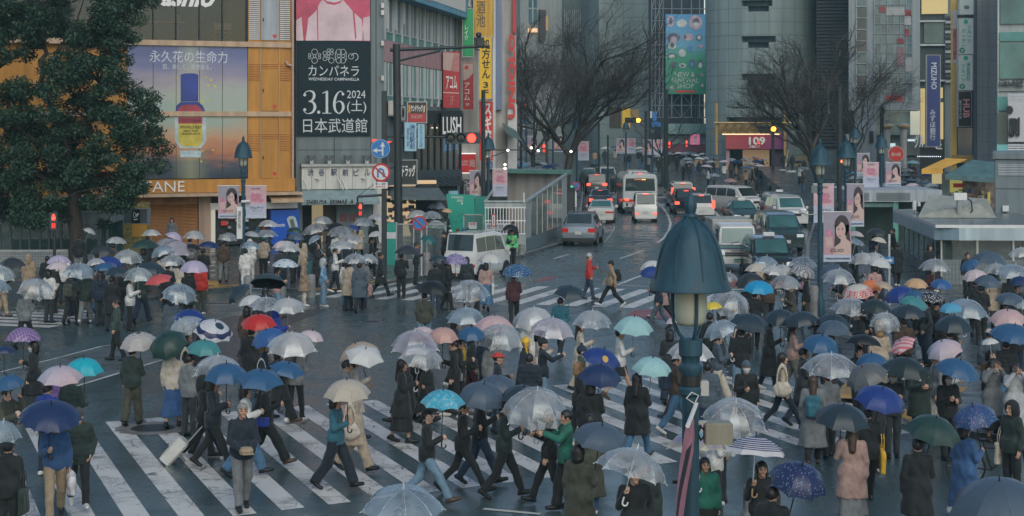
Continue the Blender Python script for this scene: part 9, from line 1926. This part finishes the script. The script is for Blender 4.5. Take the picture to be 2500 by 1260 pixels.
SOLO='''
70 738 180 st/d/d lc,tan tr,tan hd,tan|person in tan hooded long coat facing the left glass shelter
115 748 175 st/d/d pf,black tr,black sh|person in black jacket under the pale pink umbrella at left
155 742 185 st/d/d pf,white tr,char lo|person in white furry jacket beside the evergreen trunk
125 766 170 sm/d/d jk,black tr,black sh shoe=red|person in black with red shoes on the left zebra crossing
178 789 180 sm/d/d lc,navy sk,navy lo|person with long black hair in a navy blue coat
208 792 178 w1/d/d pf,dkgreen tr,grey sh shoe=white|person in dark green puffer and grey trousers beside the navy coat
241 763 178 sm/d/d pf,cream wd,jeans lo|person in cream puffer and jeans with a white tote
285 881 -85 sm/d/d jk,green tr,black sh|person in green jacket walking left alone on the pale strip
306 782 175 sm/d/d jk,black tr,black sh|person in black left of the white quilted jacket
420 420 0 st/d/d ct,grey tr,black lo|
415 757 175 st/d/d fl,cream tr,char bn,white|person in white fluffy hat and cream top
432 762 180 st/d/d jk,cream tr,black bn,black|person in cream and black beside the white fluffy hat
490 768 170 st/d/d jk,red tr,olive bn,navy|person in red jacket and navy beanie seen from behind
422 838 -60 sm/d/d jk,cream tr,black sh|person with a white scarf beside the bluish clear umbrella
545 690 178 sm/d/d jk,brown tr,grey sh|person in brown jacket left of the orange backpack
610 688 178 sm/d/d fl,white tr,white hd,white|person all in white behind the lamp post
735 680 178 st/d/d ct,beige tr,black lo|person in beige coat with long dark hair near the teal bin
743 748 92 st/k/k ct,tan tr,cream hd,tan shoe=white|person in tan hooded coat facing right by the stone bollard
790 749 92 st/k/k jk,ltblue wd,ltjeans hd,ltgrey shoe=white|person in blue and white jacket with a grey hood
847 753 178 sm/d/d jk,white tr,jeans lo|person in white quilted coat with a ponytail seen from behind
886 751 180 st/d/d jk,grey tr,dkjeans sh|man like figure in black and white patterned jacket with a pink plastic bag
929 726 100 w1/d/d ct,black tr,black sh|person in black walking right beside the square sign pole
1086 742 180 sm/d/d jk,black tr,black sh|person in black behind the purple patterned umbrella
1140 742 180 sm/d/d jk,char tr,black bo|person in charcoal coat with bobbed hair beside the parked van
1253 627 10 st/d/d jk,black tr,black cp,black|traffic guard in a green reflective vest beside the road
1100 655 0 st/d/p jk,black tr,black cp,white|person in white cap inside the smoking enclosure
1118 652 0 st/d/d jk,char tr,black bn,brown|person in brown beanie inside the smoking enclosure
1131 651 0 st/d/d jk,navy tr,black bn,blue|person in blue cap inside the smoking enclosure
1142 655 0 st/d/d jk,grey tr,black sh|person in grey beside the framed no smoking notice
1168 652 0 st/d/d jk,black tr,black lo|person with long hair before the no smoking notice
1085 662 -60 st/d/d jk,black tr,black bn,black|person in black beanie behind the parked van
1438 732 92 sm/d/p pf,red tr,dkjeans bn,ltgrey|person in red jacket and grey beanie crossing with a phone
1492 751 -88 lw/f/b jk,tan tr,black bn,black|person in tan jacket with black backpack striding left
1625 782 -90 lw/d/d jk,black tr,char sh shoe=white|person in dark clothes striding left behind the lamp
1420 1037 95 sm/d/p jk,green sl,black bb,navy shoe=tan|person in green parka and striped bobble hat facing right
1215 1058 92 st/d/p jk,dknavy tr,dkjeans ht,red|person in bright red brimmed hat and dark jacket
1283 1012 70 st/d/d jk,dknavy tr,black ef,yellow|person in yellow knit hat with long ear flaps
1292 1062 175 st/d/d pf,dknavy tr,dkjeans sh|person in dark navy puffer seen from behind
1325 1012 95 st/o/d jk,dknavy tr,ltjeans bn,black|person in black beanie raising an arm beside the yellow hat
1152 990 100 sm/d/d jk,dkgreen tr,maroon hd,dknavy|person in dark hooded jacket with a yellow backpack
990 1035 -88 w2/d/d lc,black sk,black lo|person with very long black hair in a black coat
1383 1248 -75 sm/o/o jk,emerald wd,black sh|person in emerald jacket photographing with both hands
1572 1405 0 st/d/d ct,dkgreen tr,black lo|person in black hood and dark green coat beside the clear hooked umbrella
1745 1238 178 w2/d/d jk,white wd,black lo|person in white top and black trousers behind the iridescent umbrella
1822 1085 0 w1/p/d jk,black tr,black bn,slate|masked person in slate beanie holding a phone on the zebra
1803 932 95 sm/p/d jk,black tr,slate sh|person in black with a large cream tote looking right
1910 1052 92 lw/d/d jk,beige sl,dknavy lo shoe=blue|person in beige jacket striding right in blue trainers
1662 1030 -90 w1/d/d jk,red tr,maroon sh|person in red with black backpack behind the lamp pole
1727 1090 175 sm/d/d pf,slate tr,navy sh|person in slate blue puffer right of the lamp collar
1985 1135 170 sm/d/d lc,grey tr,black lo,brown|person in grey coat with teal backpack and long brown hair
2026 1105 100 st/d/d jk,maroon tr,black hd,maroon|person in maroon hood beside the teal backpack
2105 1228 178 sm/d/d pf,beige sl,emerald bo h=1.18|child in pale puffer jacket and green leggings
2245 1080 10 st/p/p ct,dkgreen tr,black sh|masked person in dark green coat looking at a phone
2312 1065 60 st/p/p jk,ltgrey tr,brown bo|person in light grey coat leaning over a bicycle rack
2425 1078 0 st/c/c ct,grey sk,black bo|person in grey coat and pale scarf photographing with both hands
2478 1082 0 st/c/c lc,ltgrey tr,slate bo|person in buttoned grey coat photographing beside the pale scarf
2415 985 175 st/d/d jk,slate tr,black cp,cream|person in cream cap in the right crowd
2470 1220 -60 st/d/d jk,dkgreen tr,black hd,black|person in black hooded jacket at the right edge beside the bicycle
192 1242 20 w2/k/k pf,dkgreen tr,black bn,olive|person in dark puffer over a white hoodie walking toward the viewer
130 1062 160 st/d/v jk,purple tr,black sh h=1.3|child in purple jacket under the pink to lilac umbrella
20 1345 178 st/d/o jk,black tr,black bn,char|person in charcoal beanie and black jacket at the lower left corner
497 1128 92 lw/f/b jk,black sl,black hd,black shoe=white|person in black hood pulling a white suitcase
592 1245 20 sm/h/h jk,dknavy tr,grey sh,grey h=1.74|grey haired man in black jacket and grey trousers
452 955 95 w1/d/d ct,black sk,black bo|person in black pleated skirt walking right behind the dark green umbrella
866 1152 80 w1/d/d ct,beige wd,beige bo|person in beige coat arm in arm with the teal jacket
1440 1262 178 sm/d/d lc,olive tr,jeans lo|person in olive grey long coat behind the clear hooked umbrella
2362 730 10 st/d/d jk,black tr,black sh|person in dark jacket in the glass entrance doorway
2270 705 20 st/d/d jk,black tr,black bo|person at the corner post of the glass entrance
2190 700 178 sm/d/d ct,black tr,black sh|person in black right of the one way sign
2180 650 -90 st/d/d ct,black tr,black sh|person in black by the green pillar
'''
BAGS='''
102 805 160 back olive B|olive backpack worn under the crumpled clear umbrella
562 685 178 back orange B|bright orange backpack by the street lamp
241 763 178 tote cream R|white tote bag on the cream puffer
80 965 -92 small emerald L|green handbag held under the purple plaid umbrella
705 727 92 small black R|black shoulder bag under the blue blotched umbrella
886 751 180 plastic pink H|pale pink plastic bag held by the patterned jacket
1045 800 170 tote cream L|cream and yellow tote bag on the middle crossing
1390 838 160 slouch white L|white shoulder bag under the dark slate umbrella
1492 751 -88 back black B|black backpack on the tan jacket
1152 990 100 roll yellow B|yellow roll top backpack on the dark hooded jacket
1578 1068 150 back navy B|navy blue backpack on the black coat
1803 932 95 slouch cream r|large cream tote on the black jacket
1910 1052 92 slouch cream r|cream shoulder bag on the striding beige jacket
1822 1085 0 tote cream R|cream tote under the masked person's arm
1985 1135 170 back teal B|teal backpack on the grey coat
2165 1225 175 back black B|black backpack under the royal blue umbrella
2066 1245 172 tote yellow R|mustard tote bag on the dusty pink coat
2362 1228 120 tote cream R|white tote bag on the long blue coat
340 1000 172 slouch cream R|cream shoulder bag under the thin striped umbrella
765 1002 100 tote white r|white tote on the black coat below the large cream clear umbrella
835 1168 75 slouch cream R|cream shoulder bag on the teal jacket
105 1258 15 plastic white I|white plastic bag carried by the blue fleece
20 1345 178 tote dkgreen R|dark green tote at the lower left corner
1045 1000 90 small grey R|grey handbag on the long black coats
1268 768 180 tote white R|white tote beside the blue floral umbrella
662 1030 0 small black R|
1662 1030 -90 back black B|black backpack on the person in red behind the lamp
1835 1410 5 slouch grey R|furry grey bag on the laughing person's arm
625 1126 95 small royal R|royal blue pouch on the white puffer
'''
DARKT=['jk,black','jk,char','ct,black','pf,black','jk,dknavy','ct,char','jk,dkgreen','jk,brown','jk,grey','ct,beige','pf,navy','jk,black','jk,char'];DARKB=['tr,black','tr,char','tr,dkjeans','tr,black','wd,navy','sl,black']
CN={'dkgreen':'dark green','dknavy':'dark navy','char':'charcoal','dustpink':'dusty pink','ltgrey':'light grey','ltblue':'light blue'};KN={'jk':'jacket','pf':'puffer','ct':'coat','lc':'long coat','fl':'fleece'}
def opts(tok):
 d={};t=[]
 for x in tok:
  if '=' in x:k,v=x.split('=');d[k]=v
  else:t.append(x)
 return t,d
SPOT=[]
def mk_person(loc,t,d,label,h=None):
 az,pose,top,bot,head=float(t[0]),t[1],t[2].replace(',',' '),t[3].replace(',',' '),t[4].replace(',',' ')
 return aU(loc,az,pose,top,bot,head,float(d.get('h',h or 1.64)),label,shoe=d.get('shoe',aJ.choice(['black','black','brown','white','black'])),extra=('mk white',)if 'mask' in label else())
aJ=random.Random(21);seen=set()
for ln in UMB.strip().split('\n'):
 a,lab,pt,pl=ln.split('|');a=a.split();x,y,w,kind,tf,tr=float(a[0]),float(a[1]),float(a[2]),a[3],float(a[4]),float(a[5]);tf+=6 if tf>0 and y>640 else 0;shp='d';fy=None
 for e in a[6:]:
  if e[0]=='f' and len(e)>1:fy=float(e[1:])
  else:shp=e
 zt=1.97;s=(y-HY)/(HC-zt);Y=F/s;ap=P(x,y+2,Y);g0=gz(ap.x,ap.y)
 if g0>0:zt+=g0;s=(y-HY)/(HC-zt);Y=F/s;ap=P(x,y+2,Y)
 rad=w/2/s
 auto=pt=='-'
 if auto:t,d=[str(aJ.choice([170,180,190,160,200]if x<1100 else[175,185,90,160,20,-90])),aJ.choice(['st','sm','sm','w1'])+'/u/'+aJ.choice('dddfkp'),aJ.choice(DARKT),aJ.choice(DARKB),aJ.choice(['sh','sh','lo','bo','bn,char'])],{}
 else:t,d=opts(pt.split())
 az=R(float(t[0]));pose=t[1];j=aQ(pose);side='R' if pose.split('/')[1]in 'uv' else 'L'
 h=float(d.get('h',min(1.68,(zt-g0)-.24-.2*rad)if y>500 else 1.6));k=h/1.7;hp=j['han'+side]*k
 ax=Matrix.Rotation(R(tf),3,'X')@(Matrix.Rotation(R(tr),3,'Y')@Vector((0,0,1)))
 L_=(ap.z-(g0+hp[2]))/max(.5,ax.z);H_=ap-ax*L_
 loc=Vector((H_.x-(hp[0]*cos(az)-hp[1]*sin(az)),H_.y-(hp[0]*sin(az)+hp[1]*cos(az)),g0))
 ao(ap,rad,kind,tf,tr,shape=shp,L=L_+.04,label=lab,aK=y>600,handle=HOOK_B if kind in('beige','navystripe')else None)
 if not pl:
  c,q=t[2].split(',')[::-1];pl='person in %s %s under the %s'%(CN.get(c,c),KN[q],' '.join(lab.split()[:11]))
  pl=' '.join(pl.split()[:16])
 mk_person(loc,t,d,pl.replace('woman like figure','person').replace('man like figure','person'),h)
 SPOT.append((x,y,loc,math.degrees(az),h))
for ln in SOLO.strip().split('\n'):
 a,lab=ln.split('|');a,d=opts(a.split())
 if not lab:continue
 lo=aO(float(a[0]),float(a[1]));mk_person(lo,a[2:],d,lab.replace('woman like figure','person').replace('man like figure','person'))
for ln in BAGS.strip().split('\n'):
 a,lab=ln.split('|');a=a.split()
 if not lab:continue
 px,py=float(a[0]),float(a[1]);lo=aO(px,py);best=None;az=float(a[2])
 for o in scene.objects:
  if o.get('category')=='person':
   dd=(o.location-lo).length
   if best is None or dd<best[0]:best=(dd,o)
 if best and best[0]<1.6:o=best[1];bag(o.location,math.degrees(o.rotation_euler.z),o.scale.x*1.7,a[3],a[4],a[5],lab)
def aK(px,py,word):
 return[o for o in scene.objects if o.get('category')=='person' and word in o.get('label','')]
o=aK(0,0,'traffic guard')[0];c=aL('reflective_vest',aq('fl','st/d/d'),o,(0,-.004,0),None,(1.12,1.16,1));b7(c,aN('hivis_vest',(.10,.45,.16),.6,var=.2))
o=aK(0,0,'green top')[0];c=aL('green_top',aq('fl','st/v/d'),o,(0,-.05,0));b7(c,aW('emerald'))
for w_,c_ in(('pale scarf photographing','cream'),('white scarf','white'),('dark jacket, ','white')):
 for o in aK(0,0,w_)[:1]:c=aL('scarf',au('sc'),o,(0,0,aQ('st/c/c')['dz']));b7(c,aW(c_))
sc_=ab('suitcase','white wheeled suitcase tilted and pulled across the zebra','suitcase',aO(398,1132),R(95));sc_.rotation_euler=(R(-42),0,R(-86));WS=aN('white_shell',(.52,.53,.51),.35,var=.1)
mb=MB();mb.C(-.19,.19,-.12,.12,.06,.60,WS,.04);mb.B('shell',sc_);mb=MB()
for k in range(6):mb.X(-.16+.06*k,-.13+.06*k,-.127,-.12,.1,.56,WS)
mb.B('shell_rib',sc_);mb=MB();mb.T([(-.1,.08,.6),(-.1,.08,1.02),(.1,.08,1.02),(.1,.08,.6)],.012,bh,6);mb.B('handle',sc_);mb=MB();mb.X(-.2,.2,.118,.126,.2,.24,bE);mb.X(-.2,.2,.118,.126,.42,.46,bE);mb.B('buckle',sc_)
for sx in(-.15,.15):mb=MB();mb.T([(sx-.02,.08,.03),(sx+.02,.08,.03)],.035,bE,10);mb.B('wheel',sc_)
o=aK(0,0,'grey haired man')[0];h_=ab('cap','crumpled beige cap held in the grey haired man\'s hands','cap',o.matrix_world@Vector((0,0,0))if False else(o.location.x+.11,o.location.y-.30,1.02),R(20));mb=MB();mb.A([(.02,.08),(.09,.07),(.12,.02),(.11,-.02),(0,-.02)],aW('khaki'),14);mb.B('crown',h_,smooth=True);mb=MB();mb.slab([(-.09,-.2),(.09,-.2),(.11,-.08),(-.11,-.08)],-.02,-.01,aW('khaki'));mb.B('brim',h_)
PHM=aN('phone',(.03,.03,.035),.2,var=0);SCR=aN('phone_screen',(.1,.12,.14),.1,var=0,emit=(.5,.6,.7),es=.5);mb=MB();mb.C(-.037,.037,-.005,.005,-.02,.13,PHM,.004);PH1=mb.mesh('body');mb=MB();mb.Q([(-.033,.0062,-.012),(.033,.0062,-.012),(.033,.0062,.122),(-.033,.0062,.122)],SCR);PH2=mb.mesh('screen')
n=0
for o in list(scene.objects):
 lb=o.get('label','')
 if o.get('category')=='person' and('phone' in lb or 'photographing' in lb)and 'under a dark' not in lb:
  pose=o.data.name and next(k for k,v in BODY.items()if v==o.data);jj=aQ(pose);rA,lA=pose.split('/')[1:];sd='R' if rA in 'pco' else 'L'
  p=jj['han'+sd]*o.scale.x+np.array((0,-.05,.04));a=o.rotation_euler.z;ph=ab('phone','phone held by the '+' '.join(lb.replace('person ','').split()[:11]),'phone',(o.location.x+p[0]*cos(a)-p[1]*sin(a),o.location.y+p[0]*sin(a)+p[1]*cos(a),o.location.z+p[2]),a,'phones in hands');aL('body',PH1,ph);aL('screen',PH2,ph)
FARP=[]
def far_mesh(top,bot,pose):
 j=aQ(pose);z=j['dz']
 def fn(p):
  d=sm(a6(p,z,.04),a7(p,j,.07,.06,.05),.03);d=sm(d,a8(p,j,(.1,.08,.065)),.04);d=sm(d,el(p,(0,0,1.58+z),(.09,.105,.125)),.02)
  q=np.sqrt(p[...,0]**2+(p[...,1]*1.2)**2);return sm(d,np.maximum(q-(.17+.1*(1.0+z-p[...,2])),np.maximum(p[...,2]-1.05,.7-p[...,2])),.05)
 v,q=a4(fn,ar(-.45,.45,.045),ar(-.5,.5,.045),ar(-.05,1.8,.045));c=v[q].mean(1);mi=np.where(c[:,2]>1.49+z,np.where((c[:,1]<-.03)&(c[:,2]<1.63+z),2,3),np.where(c[:,2]>.74,0,1));return a3('person',v,q,mi,4)
FARM=[far_mesh(0,0,p)for p in('st/u/d','sm/d/d','w1/d/d')]
aJ=random.Random(5);TOPS=['black','char','navy','black','grey','beige','brown','dkgreen','white','black','dknavy','maroon','tan'];BOTS=['black','char','dkjeans','jeans','black','grey']
def aR(loc,az,label,group,h=1.63):
 o=aL('person',aJ.choice(FARM),None,loc,(0,0,R(az)),(h/1.7,)*3);aM(o,label,'person',group);b7(o,aW(aJ.choice(TOPS)),aW(aJ.choice(BOTS)),SKIN[0],HAIR['black']);return o
FARU=['clear','clear','clearw','clear','clearb','white','black','slate','navy','ltpink','clearp','grey']
def aS(ap,rad,kind,label,group):
 o=aL('umbrella',aZ(8,.40),None,ap,(R(aJ.uniform(-4,8)),R(aJ.uniform(-8,8)),aJ.uniform(0,3)),(rad,)*3);aM(o,label,'umbrella',group);b7(o,aY(kind));return o
def aT(pts,group,where,zt=2.0,w=.56):
 for i,(px,py,*k)in enumerate(pts):
  Y=150.0
  for q in range(40):ap=P(px,py,Y);Y+=.4*(F*(HC-zt-max(.0,gz(ap.x,Y)))/(py-HY)-Y)
  ap=P(px,py,Y);kd=k[0]if k else aJ.choice(FARU[:8])
  nm={'clear':'clear','clearw':'milky clear','clearb':'bluish clear','clearp':'lilac tinted clear','ltpink':'pale pink'}.get(kd,kd);g_=gz(ap.x,ap.y)
  aS(ap,w*aJ.uniform(.88,1.1),kd,'%s umbrella %s'%(nm,where),'%s umbrellas %s'%(nm,group));aR((ap.x+aJ.uniform(-.12,.12),ap.y+.1,g_),aJ.choice([0,180,90,-90,170,20]),'person %s under an umbrella'%where,'people '+group)
aT([(x,y+0.0,*k)for x,y,*k in((1612,371,'clear'),(1632,372),(1655,371,'ltpink'),(1668,376),(1672,371,'clear'),(1683,370,'slate'),(1692,371,'slate'),(1698,376),(1712,373,'clear'),(1680,384,'clearb'),(1708,384),(1722,382,'clear'),(1740,378,'slate'),(1752,378,'slate'),(1735,392,'clearw'),(1766,391,'ltpink'),(1785,386,'clear'),(1800,391,'navy'),(1820,385,'clear'),(1828,392,'clear'),(1848,391,'navy'),(1857,380,'clear'),(1860,387,'clear'),(1820,405,'slate'),(1835,402,'slate'),(1855,401,'ltpink'),(1726,402,'ltpink'),(1684,393,'clear'),(1950,392,'black'),(1962,407,'clear'))],'in front of the round store tower','in the packed crowd before the round store tower')
aT([(x,y,*k)for x,y,*k in((1478,358),(1500,356,'slate'),(1512,352,'clear'),(1524,358,'clear'),(1536,366,'coral'),(1560,358,'cream'),(1565,366,'clear'),(1586,372,'navy'),(1608,378,'clear'),(1440,330,'mint'))],'at the corner left of the scaffold','at the street corner left of the scaffold')
aT([(x,y,*k)for x,y,*k in((1242,377,'clear'),(1258,385,'black'),(1268,392,'clearb'),(1275,400,'ltblue'),(1285,410,'clear'),(1310,398,'black'),(1325,396,'clearw'),(1338,402,'navy'),(1320,412,'ltpink'),(1345,413,'clear'),(1255,402,'slate'),(1290,396,'clear'),(1300,408,'clearb'),(1270,414,'clear'),(1352,398,'slate'))],'beyond the stair shelter roof','in the crowd beyond the stair shelter roof')
aT([(x,y,*k)for x,y,*k in((2105,385),(2120,392,'clear'),(2090,418,'ltblue'),(2092,428,'clear'),(2200,402,'clear'),(2225,378,'black'),(2228,392,'mint'),(2215,412,'clear'),(2205,425,'slate'),(2232,425,'dkgrey'),(2225,436,'slate'),(2262,423,'navy'),(2255,441,'slate'),(2225,447,'ltpink'),(2272,447,'clear'),(2160,447,'clear'),(2195,440,'slate'),(2140,400,'clear'),(2300,430,'black'))],'behind the right hand station entrance','in the crowd behind the grey louvred header')
aT([(2352,490,'purple'),(2378,505,'clearb')],'behind the glass entrance roof','just behind the glass entrance roof')
for i,(px,py,kd,az,lab)in enumerate(((1743,423,'clear',-90,'in dark suit crossing the far zebra'),(1912,413,'white',180,'in white jacket, left of a pair at the far zebra'),(1934,415,'white',180,'in white jacket at the far zebra, right of a pair'),(1963,408,'ltpink',180,'in dark jacket left of the bell lamp'),(1470,385,'white',180,'crossing in front of the far white minivan'),(1452,400,'black',180,'crossing behind the black minivan'),(1784,436,'salmon',-90,'beside the turning white minivan'))):
 Y=F*(HC-2.0)/(py-HY);ap=P(px,py,Y);ap.z=2.0;aS(ap,.6,kd,'%s umbrella of the person %s'%({'clear':'clear','ltpink':'pale pink'}.get(kd,kd),lab),None);aR((ap.x,ap.y,gz(ap.x,ap.y)),az,'person '+lab,None)
for i,(px,py,az,lab)in enumerate(((1505,465,180,'person in white beside the black minivan, nearest the bus'),(1495,462,0,'person in pale coat between the black minivan and the bus'),(1422,470,180,'dark figure at the kerb by the stair shelter end'),(1432,462,170,'dark figure behind the one by the stair shelter end'),(1848,470,-90,'dark figure waiting at the kerb left of the turning minivan'),(1668,442,90,'dark figure crouching at the kerb by the scaffold'),(1448,378,180,'dark figure standing on the hill street pavement'),(1432,372,0,'dark figure on the hill street beside the banner'),(1460,384,180,'second dark figure on the hill street pavement'))):aR(aO(px,py),az,lab,None)
lo=aO(1880,474);bicycle('dark bicycle ridden across the far zebra',lo,-80,bE);q=aR((lo.x,lo.y,.25),-80,'cyclist in black crossing the far zebra',None,1.6)
p_=aI(fa,fa.u(446),1.1,fa.z(550,98));aU(Vector(p_),-100,'st/p/p','pf pink','tr grey','lo brown',1.5,'person in pink puffer behind the upstairs cafe glass',None)
g=G(420,605,.12);lo=Vector((fa.ox+fa.u(421)*fa.dx+.3,84.3,.12));aU(lo,0,'st/d/d','jk grey','tr slate','lo black',1.6,'person with long hair standing before the closed orange shutter',None)
# == rainy air
def haze():
 m=bpy.data.materials.new('haze');m.use_nodes=True;N=m.node_tree.nodes;N.remove(N['Principled BSDF']);v=N.new('ShaderNodeVolumePrincipled');v.inputs['Color'].default_value=(.50,.85,.88,1);v.inputs['Density'].default_value=.00055;v.inputs['Anisotropy'].default_value=.3
 m.node_tree.links.new(v.outputs[0],N['Material Output'].inputs['Volume']);mb=MB();mb.X(-240,240,-30,440,-1.3,45,m);o=mb.B('haze');o['kind']='stuff'
haze()
